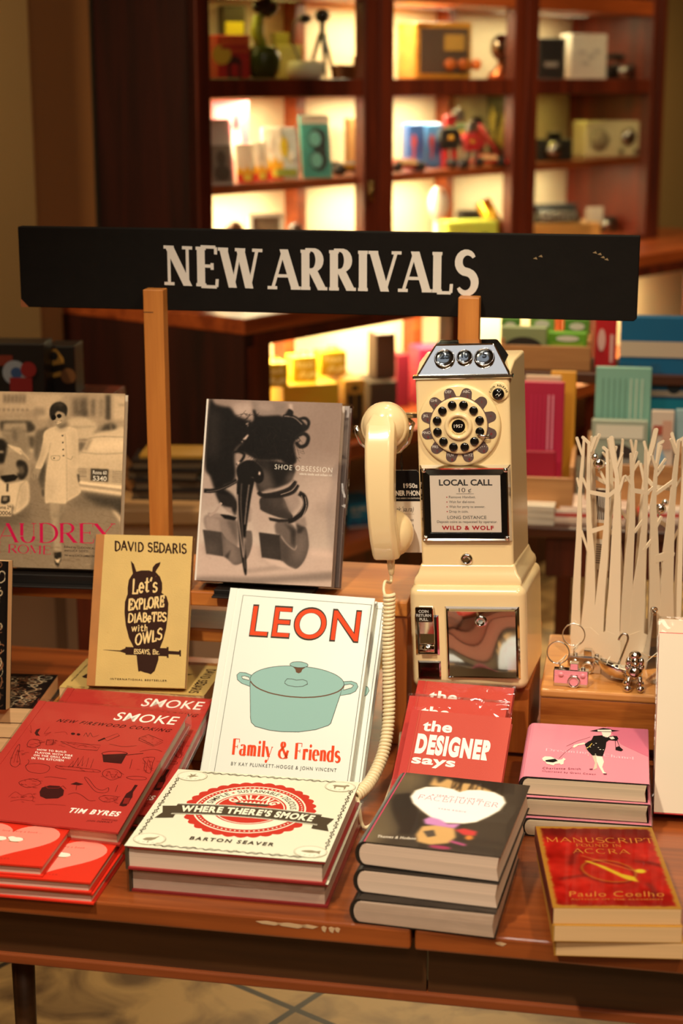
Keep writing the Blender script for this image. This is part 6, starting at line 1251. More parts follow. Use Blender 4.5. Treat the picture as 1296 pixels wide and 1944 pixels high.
# ---- red firewood cookbooks
M_redc = mat('cover_red', (182, 56, 48), .35, coat=.3); K1 = P3(62,24,22); K2 = P3(128,36,30)
def d_smoke(c):
    c.step = 3e-6; L = tr['sm_txt']; g = lambda k: tr['sm_'+k]
    c.text('SMOKE', L[0], L[1], (L[0][0]+.012, L[2][1]), 1, .008, 1.05); 
    c.text('NEW FIREWOOD COOKING', (L[3][0]-.012,L[3][1]), L[4], (L[3][0]+.004,L[3][1]+.026), 2, .02, 1.35)
    for i, s in ((6,'HOW TO BUILD'),(9,'FLAVOR WITH FIRE'),(12,'ON THE GRILL AND'),(15,'IN THE KITCHEN')): c.text(s, L[i], L[i+1], L[i+2], 1, .02, 1.15)
    c.text('TIM BYRES', L[18], L[19], (L[18][0]+.008, L[18][1]+.034), 1, .035, 1.2)
    c.text('FOREWORD', (.86,.078), (.955,.08), (.862,.088), 2, .01, 1.2); c.text('JOSH OZERSKY', L[21], L[22], (L[21][0]+.003, L[21][1]+.011), 2, .015, 1.2)
    for k in ('pot','kettle','bottle','cresc','d1','d2','umb','clevh'): c.poly(g(k), 2)
    c.line(g('potlid'), .0009, 2, True); c.line(g('pothand'), .0012, 2); c.line(g('kett2'), .001, 3); c.poly(g('label'), 3); c.line(g('label'), .0005, 2, True)
    for k in ('cleaver','bacon','bacon2','box','box2','pan','panh','fire','log','onion','onion2','cab','cab2','pipe','fish','squid','umbh','jar','jar2','bean','spoon','ham','can','waf','plant','fork','rope','chop','drum','ch','ch2','ch3','ch4','egg'):
        (c.line if k in ('box','box2','cleaver','can','fire','bacon') else c.curve)(g(k), .00055, 3 if k in ('onion2','cab2','bacon2','rope','jar2','plant','ch','ch2','ch3') else 2)
    r = random.Random(8)
    for k in ('bacon','box','jar','ham','can','waf','fish','cab','log','onion','plant'):
        P_ = g(k); us = [q[0] for q in P_]; vs = [q[1] for q in P_]
        for q in range(12):
            u = r.uniform(min(us), max(us)); v = r.uniform(min(vs), max(vs)); c.line([(u,v),(u+r.uniform(.01,.03),v+r.uniform(-.008,.008))], .0005, 3)
    return [P3(244,236,226), K1, K2]
smt = .02
smA = frame_of(-.4564, 1.875, .045, -14.1, 78, smt)
book('front red cookbook with line drawings of kitchen tools, lettering SMOKE', .2039, .2555, smt, smA, M_redc, M_redc, PG, d_smoke, group='red firewood cookbooks', wrap=plastic('shrink_film_light', .07, .35, 18, .1))
smB = frame_of(-.4255, 1.957, .0262, -12.5, 76.5, .02)
book('rear red cookbook in glossy film, showing above and right of the front copy', .2039, .2555, .02, smB, M_redc, M_redc, PG, d_smoke, group='red firewood cookbooks', wrap=WRAP)
# ---- designer says
M_dr = mat('cover_tomato', (196, 68, 50), .55, bump=.2, bscale=700); M_drd = mat('spine_tomato', (190, 46, 34), .55)
def d_des(c):
    W_ = 1; c.rect(0,0,.055,1,2); c.rect(.075,0,.085,1,2)
    c.text('the', (.128,.82), (.425,.823), (.127,.909), 1, .03, 1.05); c.text('DESIGNER', (.095,.626), (.863,.617), (.094,.776), 1, .062, 1.17); c.text('says', (.084,.527), (.519,.523), (.088,.60), 1, .03, 1.05)
    return [P3(250,246,240), M_drd]
dt = .018
for lab, org, wr in (('front tomato red book lettered the DESIGNER says, unwrapped', (.0589,1.9197,.0136), None), ('middle tomato red designer book, its film shining, above the front copy', (.0582,1.9697,.0140), WRAP), ('rearmost tomato red designer book leaning against the telephone block in glossy film', (.0714,2.0160,.0184), WRAP)):
    book(lab, .1265, .172, .0155, frame_of(*org, -13.5, 57, .0155), M_dr, M_drd, PGW, d_des, group='tomato red designer books', wrap=wr)
# ---- where there's smoke (flat pair)
M_crm = mat('cover_cream', (238, 236, 212), .4); M_sred = P3(198,58,44); M_sol = P3(78,66,50)
def d_wts(c):
    c.step = 6e-6; cu, cv = .497, .545; R = .077; h = c.h; w_ = c.w
    n = 384; c.poly([(cu+(R-.002+.0038*abs(math.sin(16*2*math.pi*i/n)))/w_*math.cos(2*math.pi*i/n), cv+(R-.002+.0038*abs(math.sin(16*2*math.pi*i/n)))/h*math.sin(2*math.pi*i/n)) for i in range(n)], 1)
    c.circ(cu,cv,.0665,3); c.circ(cu,cv,.0645,1)
    for i in range(70): a = 2*math.pi*i/70; c.circ(cu+.0615/w_*math.cos(a), cv+.0615/h*math.sin(a), .0012, 3, 8)
    c.circ(cu,cv,.058,3); c.circ(cu,cv,.0435,1); c.circ(cu,cv,.0415,3); c.circ(cu,cv,.0400,1)
    c.arct('SIMPLE', cu,cv,.0475, 172,132, .0075, 2, .02); c.arct('SUSTAINABLE', cu,cv,.0475, 120,60, .0075, 2, .02); c.arct('DELICIOUS', cu,cv,.0475, 50,8, .0075, 2, .02)
    for a in (126,55): star(c, cu+.051/w_*math.cos(math.radians(a)), cv+.051/h*math.sin(math.radians(a)), .003, 1)
    c.arct('GRILLING', cu,cv,.0265, 150,30, .0115, 3, .05)
    c.poly([(cu-.022/w_,cv+.015/h),(cu+.022/w_,cv+.015/h),(cu+.018/w_,cv+.0095/h),(cu-.018/w_,cv+.0095/h)],2)
    for i in range(7): c.poly([(cu+(-.016+i*.005)/w_,cv+.0155/h),(cu+(-.0135+i*.005)/w_,cv+.0215/h),(cu+(-.011+i*.005)/w_,cv+.0155/h)],3)
    for s in (-1,1): c.line([(cu+s*.006/w_,cv+.012/h),(cu+s*.012/w_,cv-.004/h)], .001, 2)
    for a in (-1,0,1): star(c, cu+a*.014/w_, cv-.052/h, .0042 if a == 0 else .003, 3)
    # ribbon: gentle arch, tails at both ends
    y0 = .475; pts_t = []; pts_b = []
    for i in range(21):
        q = -1+i/10; yy = y0+.03*(1-q*q)*.9; pts_t.append((cu+q*.087/w_, yy+.0155/h)); pts_b.append((cu+q*.087/w_, yy-.0155/h))
    for s in (-1,1):
        c.poly([(cu+s*.082/w_,y0+.014/h-.02),(cu+s*.103/w_,y0+.012/h-.03),(cu+s*.098/w_,y0-.006/h-.03),(cu+s*.103/w_,y0-.022/h-.03),(cu+s*.082/w_,y0-.02/h-.02)],2)
    c.poly(pts_t+pts_b[::-1], 3); sh = .0012/h; c.poly([(a,b-sh) for a,b in pts_t]+[(a,b+sh) for a,b in pts_b][::-1], 2)
    c.line([(a,b-.0028/h) for a,b in pts_t], .0004, 3); c.line([(a,b+.0028/h) for a,b in pts_b], .0004, 3)
    RR = .0815**2/(2*.027*h*.9)   # radius of the arch
    c.arct("WHERE THERE'S SMOKE", cu, y0+.027-RR/h-.0068/h+.00, RR, 90+math.degrees(.079/RR), 90-math.degrees(.079/RR), .0150, 3, .05, sx=.93)
    c.text('BARTON SEAVER', (.285,.122), (.715,.122), (.287,.158), 2, .03, 1.35); c.text('FOREWORD BY A FARMER', (.33,.085), (.66,.085), (.33,.097), 2, 0, 1.2) if False else None
    # wavy border and the four corner medallions
    for s in range(2):
        for e in range(4):
            pts = []
            for i in range(90):
                q = .11+.78*i/89; o = .022+.006*math.sin(i*1.3)+.004*math.sin(i*.5+s*2)+s*.006
                pts.append([(q,o*1.05),(1-o*.95,q),(q,1-o*1.05),(o*.95,q)][e])
            c.line(pts, .0008, 2)
    for k, (a, b) in enumerate(((.09,.915),(.91,.915),(.09,.09),(.91,.09))):
        rx, ry = .082, .066; E_ = [(a+rx*math.cos(i*math.pi/20), b+ry*math.sin(i*math.pi/20)) for i in range(40)]
        c.poly(E_, 3); c.line(E_, .0005, 5, True); c.line([(a+(q[0]-a)*.92, b+(q[1]-b)*.92) for q in E_], .0003, 5, True)
        if k == 2: body = [(-.035,-.01),(-.02,.012),(.0,.018),(.02,.02),(.032,.032),(.036,.04),(.042,.034),(.036,.026),(.028,.0),(.01,-.02),(-.02,-.02)]; c.line([(a+.0,b-.02),(a+.0,b-.045)], .0007, 2)
        elif k == 3: body = [(-.05,.0),(-.03,.012),(.0,.018),(.03,.01),(.05,.02),(.047,0),(.05,-.02),(.03,-.008),(0,-.014),(-.03,-.01)]
        elif k == 1: body = [(-.045,.012),(-.03,.02),(.02,.02),(.034,.032),(.048,.022),(.044,.008),(.032,.006),(.03,-.03),(.024,-.03),(.02,-.006),(-.02,-.006),(-.024,-.03),(-.03,-.03),(-.034,0)]
        else: body = [(-.03,-.01),(-.01,.006),(-.02,.03),(.0,.014),(.016,.034),(.012,.008),(.036,.0),(.01,-.01),(-.01,-.03),(-.012,-.012)]
        c.poly([(a+p[0],b+p[1]) for p in body], 5)
        for q in range(5): c.line([(a-.05+q*.024,b-.042),(a-.04+q*.024,b-.036)], .0005, 2)
    return [M_sred, M_sol, P3(240,236,214), P3(226,222,196), P3(150,138,112)]
def star(c, u, v, r, mi): c.poly([(u+(r if i % 2 == 0 else r*.42)/c.w*math.cos(math.pi/2+i*math.pi/5), v+(r if i % 2 == 0 else r*.42)/c.h*math.sin(math.pi/2+i*math.pi/5)) for i in range(10)], mi)
M_mar = mat('cover_maroon', (150, 38, 40), .4)
def wts(label, x, y, z, yaw, wr, mt):
    r = book(label, .226, .222, .0285, flat(x, y, z, yaw, .0285), M_mar, mat('spine_olive', (70,58,44), .4), PGW, None, group='cream grilling cookbooks', wrap=wr)
    # paper jacket over the red boards
    mb = MB(); c = Cov(mb, .226, .222, .0288, 0, 0); mb.box((-.003,-.0005,.0285), (.2265,.2225,.0288)); m = [M_crm]+d_wts(c); mb.build('jacket_front', m, r)
    MB().box((.2262,-.0005,.0), (.2268,.2225,.0288)).build('jacket_flap', M_crm, r) if False else None
    return r
wp = atZ(241, 1606, .0575)
wl = atZ(248, 1692, 0)
wts('upper cream grilling cookbook with a red round seal', float(wp[0]), float(wp[1]), .0292, -10.4, None, 0)
wts('lower cream grilling cookbook, wrapped in film, under the upper one', float(wl[0])+.001, float(wl[1]), 0, -10.4, WRAP, 1)
# ---- dark face book stack
def pic_face():
    g = lambda k: tr['f_'+k]; p = Pic(230, 300, (66,56,48)); p.poly(g('light'), (122,106,80), 1, 12); p.ell(.5,.5,.6,.6,(58,48,42),.3,30); p.poly(g('blob'), (48,40,36), 1, 3); p.rect(.3,.85,.8,1.1,(48,38,32),.8,14)
    p.poly(g('face'), (214,170,110), 1, 3)
    for i in range(16): r = random.Random(i); u = r.uniform(.35,.8); p.line([(u,1),(u+r.uniform(-.05,.05),r.uniform(.76,.86))], .012, (48,36,28), .8, 1)
    p.ell(.36,.8,.06,.03,(40,30,26),.9,2); p.ell(.66,.78,.07,.03,(40,30,26),.9,2)
    hrt = g('heart'); cu = sum(q[0] for q in hrt)/len(hrt); cv = sum(q[1] for q in hrt)/len(hrt)
    p.poly([(cu+(q[0]-cu)*1.02, cv+(q[1]-cv)*1.03) for q in hrt], (236,214,176), 1, 1); p.poly(hrt, (232,244,250), 1, 1)
    p.poly(g('hand'), (214,168,108), 1, 2); p.poly(g('lips'), (208,140,200), 1, 2); p.poly(g('flow'), (206,60,62), 1, 2); p.ell(.72,.2,.03,.03,(220,130,60),1,2); p.poly(g('ring'), (88,76,66), 1, 1); p.line([(.6,.13),(.72,.1)], .03, (214,90,150), .9, 2); p.ell(.55,.04,.08,.02,(200,60,110),.8,2)
    return p.soft(1).a
FACE = []
def d_face(c):
    if not FACE: FACE.append(pic_face())
    c.pic(FACE[0], 1); L = tr['f_txt']; c.rect(-.004,0,.004,1,5)
    c.nib('FACEHUNTER', L[0], L[1], (L[0][0], L[0][1]+.062), 2, .05,.05,0,.2,0,True); c.text('A YEAR IN THE LIFE OF', L[3], L[4], (L[3][0], L[3][1]+.02), 2, .0, 1.2); c.text('YVAN RODIC', L[6], L[7], (L[6][0], L[6][1]+.016), 3, 0, 1.4)
    c.text('Thames & Hudson', L[9], L[10], (L[9][0], L[9][1]+.03), 4, .02, 1.1)
    return [colmat('printed_cover', .3, .2), P3(214,70,96), P3(200,80,120), P3(226,214,196), P3(214,70,110)]
M_jack = mat('jacket_black', (40,34,30), .3, coat=.3); M_pinkedge = mat('spine_pink', (214,70,110), .4)
FT = .0293
for k, (lab, px, py, yaw, wr) in enumerate((('topmost dark fashion book with a white heart on its cover', 680.5, 1644, -15.2, None), ('middle dark fashion book of the stack of three', 677, 1696, -14.2, None), ('lowest dark fashion book of the stack, in clear film', 670, 1753, -13.2, WRAP))):
    z = (2-k)*FT; p = atZ(px, py, z)
    book(lab, .150, .198, FT-.0004, flat(float(p[0])+.006, float(p[1]), z, yaw, FT-.0004), M_jack, M_jack, PGW, d_face if k == 0 else None, 'round', group='dark fashion books', wrap=wr)
# ---- pink fashion book stack
M_pink = mat('jacket_pink', (240,146,168), .4); M_bb = mat('board_black', (34,30,30), .4)
def d_pink(c):
    g = lambda k: tr['d_'+k]; L = tr['d_txt']
    c.poly([(min(1,max(0,q[0])), min(1,max(0,q[1]))) for q in g('dark')], 2)
    c.nib('Dreaming', (L[0][0],L[0][1]), L[1], (L[0][0],L[0][1]+.048), 3, .16,.05,.09,.12); c.nib('of', (.535,.455), (.585,.452), (.535,.50), 3, .14,.05,.0,.12); c.nib('Chanel', (L[3][0],.437), (L[4][0],.41), (L[3][0],.487), 3, .16,.05,.09,.12)
    c.text('Charlotte Smith', L[6], L[7], (L[6][0],L[6][1]+.034), 5, 0, 1.2); c.text('Illustrated by Grant Cowan', (L[9][0],.098), (L[10][0],.1), (L[9][0],.124), 5, 0, 1.2)
    c.line(g('leash'), .0004, 5); c.line(g('pipe'), .0005, 5)
    for k, m in (('legb',6),('legf',4),('shoe',5),('shoe2',5),('dress',1),('glove',4),('arm2',4),('face',4),('hat',1),('band',4),('bag',1),('dog',4),('scarf',1)): c.poly(g(k), m)
    for k in ('strap','strap2'): c.line(g(k), .0006, 1)
    c.line([(.52,.66),(.50,.60),(.47,.55)], .0012, 7)
    r = random.Random(3)
    for q in range(14): c.circ(r.uniform(.44,.62), r.uniform(.42,.7), .0009, 4, 8)
    return [P3(28,24,24), mat('jacket_rose', (214,112,142), .4), P3(250,196,212), P3(240,234,218), P3(120,44,66), P3(214,200,180), P3(200,170,70)]
def pinkbook(label, px, py, z, yaw, d, wr):
    t = .0232; p = atZ(px, py, z); r = book(label, .146, .182, t, flat(float(p[0])+.006, float(p[1]), z, yaw, t), M_bb, M_bb, PG, None, 'round', group='pink fashion books', wrap=wr)
    mb = MB(); n = 8
    pr = [(-(t*.40)*math.sin(math.pi*i/n), t/2-(t/2+.0006)*math.cos(math.pi*i/n)) for i in range(n+1)]
    out = pr+[(.1465,t+.0006),(.1472,t),(.1472,.002)]; 
    # jacket: spine, top, and the fold at the fore edge
    for i in range(len(out)-1):
        (x0,z0),(x1,z1) = out[i], out[i+1]; mb.add([(x0,.0012,z0),(x0,.1808,z0),(x1,.1808,z1),(x1,.0012,z1)], [(0,1,2,3)], 0, i < n)
    c = Cov(mb, .1465, .182, t+.0008); m = [M_pink]+(d_pink(c) if d else []); mb.build('jacket', m, r)
    return r
pinkbook('topmost pink fashion book with a woman in black and a white dog', 988, 1509, .0476, -9.5, True, None)
pinkbook('middle pink fashion book in glossy film under the topmost one', 990, 1548, .0238, -9.0, False, WRAP)
pinkbook('lowest pink fashion book of the stack, in glossy film', 992, 1587, .0, -9.3, False, WRAP)
# ---- red and gold paperbacks
def pic_acc():
    p = Pic(200, 300, (168,28,18)); p.noise(46, 26, 11).noise(30, 9, 12); p.a[..., 1] *= .55; p.a[..., 2] *= .45; p.a[..., 0] += 18
    p.rect(0,.86,1,1.05,(90,22,20),.65,14); p.rect(.0,.0,1,.06,(110,24,18),.6,10); p.ell(.5,.45,.5,.22,(214,44,24),.4,24)
    for a in (((.22,.5),(.26,.62),(.33,.7)),((.75,.56),(.9,.53),(1,.48)),((.1,.33),(.22,.36),(.34,.38)),((.65,.85),(.8,.8),(.9,.82)),((.8,.1),(.83,.2),(.8,.3))): p.line(list(a), .03, (58,10,10), .7, 4)
    e = Pic(200, 300, (0,0,0)); m = np.zeros((300,200)); v = np.linspace(1,0,300)[:,None]; u = np.linspace(0,1,200)[None,:]
    d = np.minimum(np.minimum(u,1-u),np.minimum(v,1-v)*1.4); r = np.random.RandomState(2); nz = p.blurm(r.rand(300,200),2); m = np.clip((.05-d+(nz-.5)*.10)/.02,0,1); p.put(m, (196,140,48), .95)
    p.line([(a-.01,b-.018) for a,b in tr['m_ring']], .02, (60,10,8), .6, 2); p.line(tr['m_ring'], .014, (196,130,34), 1, 1); p.poly(tr['m_quill'], (236,196,40), 1, 1); q = tr['m_quill']; p.ell(.775,.435,.045,.026,(240,210,50),1,1); p.line([(.33,.62),(.72,.44)], .008, (250,226,90), .9, 1)
    p.a *= .82; return p.soft(1).a
def d_acc(c):
    L = tr['m_txt']; c.pic(pic_acc(), 1)
    c.nib('MANUSCRIPT', L[0], L[1], (L[0][0],L[0][1]+.062), 2, .11,.06,.08,.16); c.nib('FOUND IN', L[3], L[4], (L[3][0],L[3][1]+.034), 2, .12,.06,.06,.16); c.nib('ACCRA', L[6], L[7], (L[6][0],L[6][1]+.058), 2, .11,.06,.08,.2)
    c.text('Paulo Coelho', (L[9][0]+.02,.125), (L[10][0],.135), (L[9][0]+.03,.185), 2, -.008, 1.1); c.text('AUTHOR OF THE ALCHEMIST', L[12], L[13], (L[12][0],L[12][1]+.014), 2, 0, 1.1)
    return [colmat('printed_cover', .3, .2), P3(190,120,50)]
M_gold = mat('cover_ochre', (190,136,50), .5)
AT = .0187
for k, (lab, px, py, yaw) in enumerate((('topmost red and gold paperback with a ring and quill', 1048, 1754, -1.2), ('middle red and gold paperback of the stack', 1049.5, 1787, -1.6), ('lowest red and gold paperback, jutting right at the bottom', 1053, 1814, -3.4))):
    z = (2-k)*AT; p = atZ(px, py, z); book(lab, .1335, .2, AT-.0003, flat(float(p[0]), float(p[1]), z, yaw, AT-.0003), M_gold, M_gold if k else mat('spine_maroon', (96,24,18), .4), PGY, d_acc if k == 0 else None, 'paper', group='red and gold paperbacks')
# ---- small red heart books
M_hr = mat('cover_scarlet', (224,46,26), .4)
def d_heart(c):
    hrt = [(.5+.46*(16*math.sin(q)**3)/16, .50+.40*(13*math.cos(q)-5*math.cos(2*q)-2*math.cos(3*q)-math.cos(4*q))/15) for q in [2*math.pi*i/48 for i in range(48)]]
    c.poly(hrt, 1); c.text("even your dog wrote a book ...", (.24,.66), (.78,.66), (.25,.69), 2, 0, 1.15) if False else c.text('if your love were a book ...', (.24,.655), (.78,.655), (.245,.69), 2, 0, 1.15)
    for a, b, s in ((.42,.5,1),(.58,.5,1)):
        c.ell(a,b,.07*s,.045*s,3); c.ell(a-.05,b+.03,.035,.028,3); c.line([(a-.07,b),(a-.04,b-.05),(a+.04,b-.05)], .0005, 4); c.line([(a+.06,b+.03),(a+.075,b)], .0006, 4); c.line([(a-.06,b-.055),(a+.05,b-.055)], .0006, 5)
    c.text('DAVID E. BARR', (.36,.09), (.66,.09), (.362,.115), 2, 0, 1.3) if False else c.text('SELIM LAKER', (.36,.09), (.66,.09), (.362,.115), 2, 0, 1.3)
    return [P3(246,140,124), P3(190,60,50), P3(240,232,214), P3(60,48,40), P3(90,140,60)]
hb = .0135; hw, hh = .125, .125
def hbook(label, px, py, z, yaw, right=True):
    """placed by its lower right front corner"""
    p = atZ(px, py, z+hb)[:2]; a = math.radians(yaw); p = p-np.array([math.cos(a), math.sin(a)])*hw
    return book(label, hw, hh, hb, flat(float(p[0]), float(p[1]), z, yaw, hb), M_hr, M_hr, PGW, d_heart, group='small red heart books', bt=.002)
hbook('lowest small red heart book under the right pile', 177, 1697, 0, -10)
hbook('right small red heart book lying second from the bottom', 172, 1676, hb+.0002, -9.5)
hbook('top left small red heart book, overlapping the right one', 80, 1645, 2*hb+.0004, -9)
hbook('second small red heart book, directly under the top left one', 0, 0, 0, 0) if False else None
# ---- ornate black books at the far left
def pic_orn():
    p = Pic(150, 220, (24,19,17)); r = random.Random(6)
    for k in range(170):
        cu, cv, R_ = r.uniform(.05,.95), r.uniform(.02,.98), r.uniform(.03,.10); a0 = r.uniform(0,6.28); s = r.choice((-1,1)); col = r.choice([(196,170,132),(150,96,64),(214,192,156),(118,80,56),(90,62,44)])
        p.line([(cu+R_*(1-q/16)*math.cos(a0+s*q*.55), cv+R_*.8*(1-q/16)*math.sin(a0+s*q*.55)) for q in range(14)], r.uniform(.006,.014), col, .9, 0)
    for k in range(14):
        u = r.uniform(.08,.92); v0 = r.uniform(0,.5); p.line([(u+.035*math.sin(q*1.1+k), v0+q/26) for q in range(13)], .012, r.choice([(170,130,94),(206,180,140)]), .8, 0)
    p.rect(.965,0,1,1,(20,16,15)); return p.a
ORN = pic_orn()
def d_orn(c): c.pic(ORN, 1); return [colmat('printed_cover', .3, .2)]
M_orn = mat('cover_ornate', (30,24,22), .35)
oz = 0
e0 = atZ(75, 1420, 0)
for k in range(3):
    tt = .022; p = atZ(66+(1-k)*3, 1345, .066)[:2]; a = math.radians(-7+k); bw, bh = .16, .135
    p = p-np.array([math.cos(a), math.sin(a)])*bw
    book(['lowest thick black ornate paperback of the far left stack','middle thick black ornate paperback of the far left stack','topmost flat black ornate paperback with pale curls'][k], bw, bh, tt, flat(float(p[0]), float(p[1]), k*tt, -7+k, tt), M_orn, M_orn, PGY, d_orn if k == 2 else None, 'paper', group='black ornate paperbacks')
p = atZ(16, 1352, .067)
ornM = frame_of(float(p[0])-.1325, float(p[1])+.016, .066+.02*math.sin(math.radians(12)), -7, 12, .02)
book('thick black ornate paperback standing upright at the left edge', .13, .2, .02, ornM, M_orn, M_orn, PGY, d_orn, 'paper', group='black ornate paperbacks')
# ---- white books at the right edge
M_wh = mat('cover_white_plain', (216,200,178), .4); M_rededge = mat('board_red', (200,28,34), .4)
rw = atZ(1248, 1570, 0)
for k in range(2):
    t_ = .026; ln = 27
    Mx = frame_of(float(rw[0])-.0005, float(rw[1])+.012, t_*math.sin(math.radians(ln))+.001, -9, ln, t_)
    if k: Mx.translation += Mx.to_3x3() @ Vector((-.0005, .012, -t_-.003))
    H_ = .226 if k == 0 else .236
    r = book(['front white book with red boards standing at the right edge', 'rear white book in clear film behind the front one at the right edge'][k], .16, H_, t_, Mx, M_rededge if k == 0 else M_wh, M_rededge if k == 0 else M_wh, PG, None, group='white books at the right edge', wrap=WRAP if k else None)
    if k == 0: MB().box((-.0028,.0015,t_+.0001), (.16,H_-.001,t_+.0006)).build('jacket', M_wh, r)
# ------------------------------------------------------------------ the cream wall telephone
M_ivory = mat('phone_cream', (240, 212, 162), .22, coat=.5); M_ivd = mat('phone_cream_dial', (240, 214, 160), .3, coat=.3)
M_chrome = mat('chrome', (225, 222, 216), .06, 1); M_blk = mat('phone_black', (14, 13, 13), .12, coat=.3); M_lobe = mat('dial_brown', (92, 72, 70), .5)
M_lett = P3(226,220,214); M_num = P3(140,40,44)
RM = Matrix.Rotation(math.radians(-10.7), 4, 'Z') @ Matrix.Rotation(math.radians(-2.7), 4, 'Y')
PM = Matrix.Translation((.1706, 2.1499, PB+.0006)) @ RM
ph = thing('payphone', 'cream rotary payphone with chrome fittings standing on a wooden block', 'telephone', M=PM)
def rbox(x0, x1, y0, y1, z0, z1): return MB().box((x0,y0,z0),(x1,y1,z1))
MB().prism([(-.077,0),(.077,0),(.088,.14),(-.077,.14)], 0, .143).build('base', M_ivory, ph, bevel=.012, seg=5)
m = MB()
def ringrect(m, levels):
    n = len(levels)
    for (x, y0, y1, z) in levels: m.v += [(-x,y0,z),(x,y0,z),(x+.010,y1+.015,z),(-x,y1+.015,z)]
    for i in range(n-1):
        for j in range(4):
            k = (j+1) % 4; m.f.append([i*4+j, i*4+k, (i+1)*4+k, (i+1)*4+j]); m.m.append(0); m.sm.append(False)
    m.f.append([0,3,2,1]); m.f.append([(n-1)*4+q for q in range(4)]); m.m += [0,0]; m.sm += [False, False]
    return m
ringrect(MB(), [(.0715,.012,.122,.140),(.0715,.012,.122,.147),(.070,.013,.121,.152),(.066,.016,.118,.1575),(.0635,.018,.116,.165),(.0625,.019,.115,.169)]).build('collar', M_ivory, ph, bevel=.003, seg=3)
BF = .020; BH = .421
m = MB().prism([(BF,.160),(.130,.160),(.130,BH+.016),(.06,BH+.014),(BF,BH)], -.0608, .0608, plane='yz'); m.v = [(p[0]+(.011 if p[0] > 0 and p[1] > .05 else 0)*(p[1]-BF)/.11, p[1], p[2]) for p in m.v]; m.build('body', M_ivory, ph, bevel=.004, seg=4)
# coin head
m = MB(); zb, zt2 = BH-.0005, BH+.037
fb = [(-.060,BF-.001,zb),(.063,BF-.001,zb),(.056,BF+.075,zb+.012),(-.054,BF+.075,zb+.012)]; ft_ = [(-.0375,BF+.030,zt2),(.040,BF+.030,zt2),(.040,BF+.07,zt2),(-.0375,BF+.07,zt2)]
m.add(fb+ft_, [(0,3,2,1),(4,5,6,7),(0,1,5,4),(1,2,6,5),(2,3,7,6),(3,0,4,7)]); ch = m.build('coin_head', M_chrome, ph, bevel=.003, seg=4)
MB().box((-.064,BF-.003,BH-.004),(.066,BF+.01,BH+.001)).build('coin_head_rim', M_chrome, ch, bevel=.0015)
fn = Vector((0, -.0375, .031)).normalized(); uz = Vector((0, .031, .0375)).normalized()
def on_head(x, f): return Vector((x, BF-.001+(.031)*f, zb+(zt2-zb)*f))
for x, r, s, f in ((-.0235,.0135,'25',.53),(.0025,.0108,'10',.56),(.028,.0135,'5',.54)):
    R = Matrix(((1,0,0,0),(0,uz.y,-fn.y*-1,0),(0,uz.z,fn.z,0),(0,0,0,1)))
    Mh = Matrix.Translation(on_head(x, f)) @ Matrix(((1,uz.x,fn.x,0),(0,uz.y,fn.y,0),(0,uz.z,fn.z,0),(0,0,0,1)))
    m = MB().lathe([(r*.80,.0008),(r*.84,.0035),(r*.93,.0045),(r,.003),(r*1.02,0)], 32); m.xf(Mh); m.build('coin_ring', M_chrome, ch)
    m = MB().lathe([(r*.80,.0009),(r*.76,.0004),(r*.3,.0004),(.00001,.0004)], 28); m.xf(Mh); m.build('coin_cup', mat('cup_steel', (140,146,150), .16, 1), ch)
    mb = MB(); c = Cov(mb, 1, 1, .0011); c.para(s, 0, r*.05, r*.62, 0, 'c', .03); mb.xf(Mh); mb.build('coin_number', M_blk, ch)
# dial
dc = Vector((-.0050, BF-.0005, .357))
def face_mb(dr, cx=0, cz=0, y=0, mats=None): pass
def XZ(mb, c0, y):  # drawn in (x, y) -> on the front face at depth y
    mb.v = [(p[0]+c0[0], c0[1]-p[2]-y, p[1]+c0[2]) for p in mb.v]; return mb
dp_ = MB().lathe([(.00001,0),(.0530,0),(.0540,.002),(.0530,.0045),(.050,.0055),(.00001,.0055)], 64, c=dc, axis='-y').build('dial_plate', M_ivd, ph)
mb = MB(); c = Cov(mb, 1, 1, .0057)
c.lift(); 
mb.add([(r_*math.cos(2*math.pi*i/64), r_*math.sin(2*math.pi*i/64), .0058) for r_ in (.0385,.034) for i in range(64)], [(i,(i+1) % 64,64+(i+1) % 64,64+i) for i in range(64)], 0)
labs = [('ABC','2'),('','1'),('','*'),('','#'),('OPERATOR','0'),('WXYZ'[0]+'YZ','9'),('TUV','8'),('PRS','7'),('MNO','6'),('JKL','5'),('GHI','4'),('DEF','3')]
for i, (s, nmb) in enumerate(labs):
    a = math.radians(75-30*i); ca, sa_ = math.cos(a), math.sin(a); pts = []
    for q in range(13):
        b = math.pi/2-math.pi*q/12; pts.append((.0435+.0066*math.cos(b), .0066*math.sin(b)*1.05))
    pts += [(.036,-.0082),(.036,.0082)]
    c.poly([(p[0]*ca-p[1]*sa_, p[0]*sa_+p[1]*ca) for p in pts], 0)
c.z += 2e-4
for i, (s, nmb) in enumerate(labs):
    a = math.radians(75-30*i); x, y = .0432*math.cos(a), .0432*math.sin(a)
    if s == 'OPERATOR': c.arct('OPERATOR', x+.001, y-.0065, .0085, 160, 20, .0017, 1, 0)
    elif s: c.para(s, x-(.0010 if x < 0 else 0), y+(.0005 if abs(y) < .03 else .001), .0034, 1, 'c', .0)
    c.para(nmb, x+(.0012 if s else 0), y-(.0052 if s else .0016), .0034, 2, 'c', .0)
XZ(mb, dc, 0).build('dial_lettering', [M_lobe, M_lett, M_num], dp_)
bd_ = MB().lathe([(.00001,.005),(.0365,.005),(.0375,.0065),(.0368,.0088),(.0345,.0095),(.00001,.0095)], 64, c=dc, axis='-y').build('button_disc', M_ivory, ph)
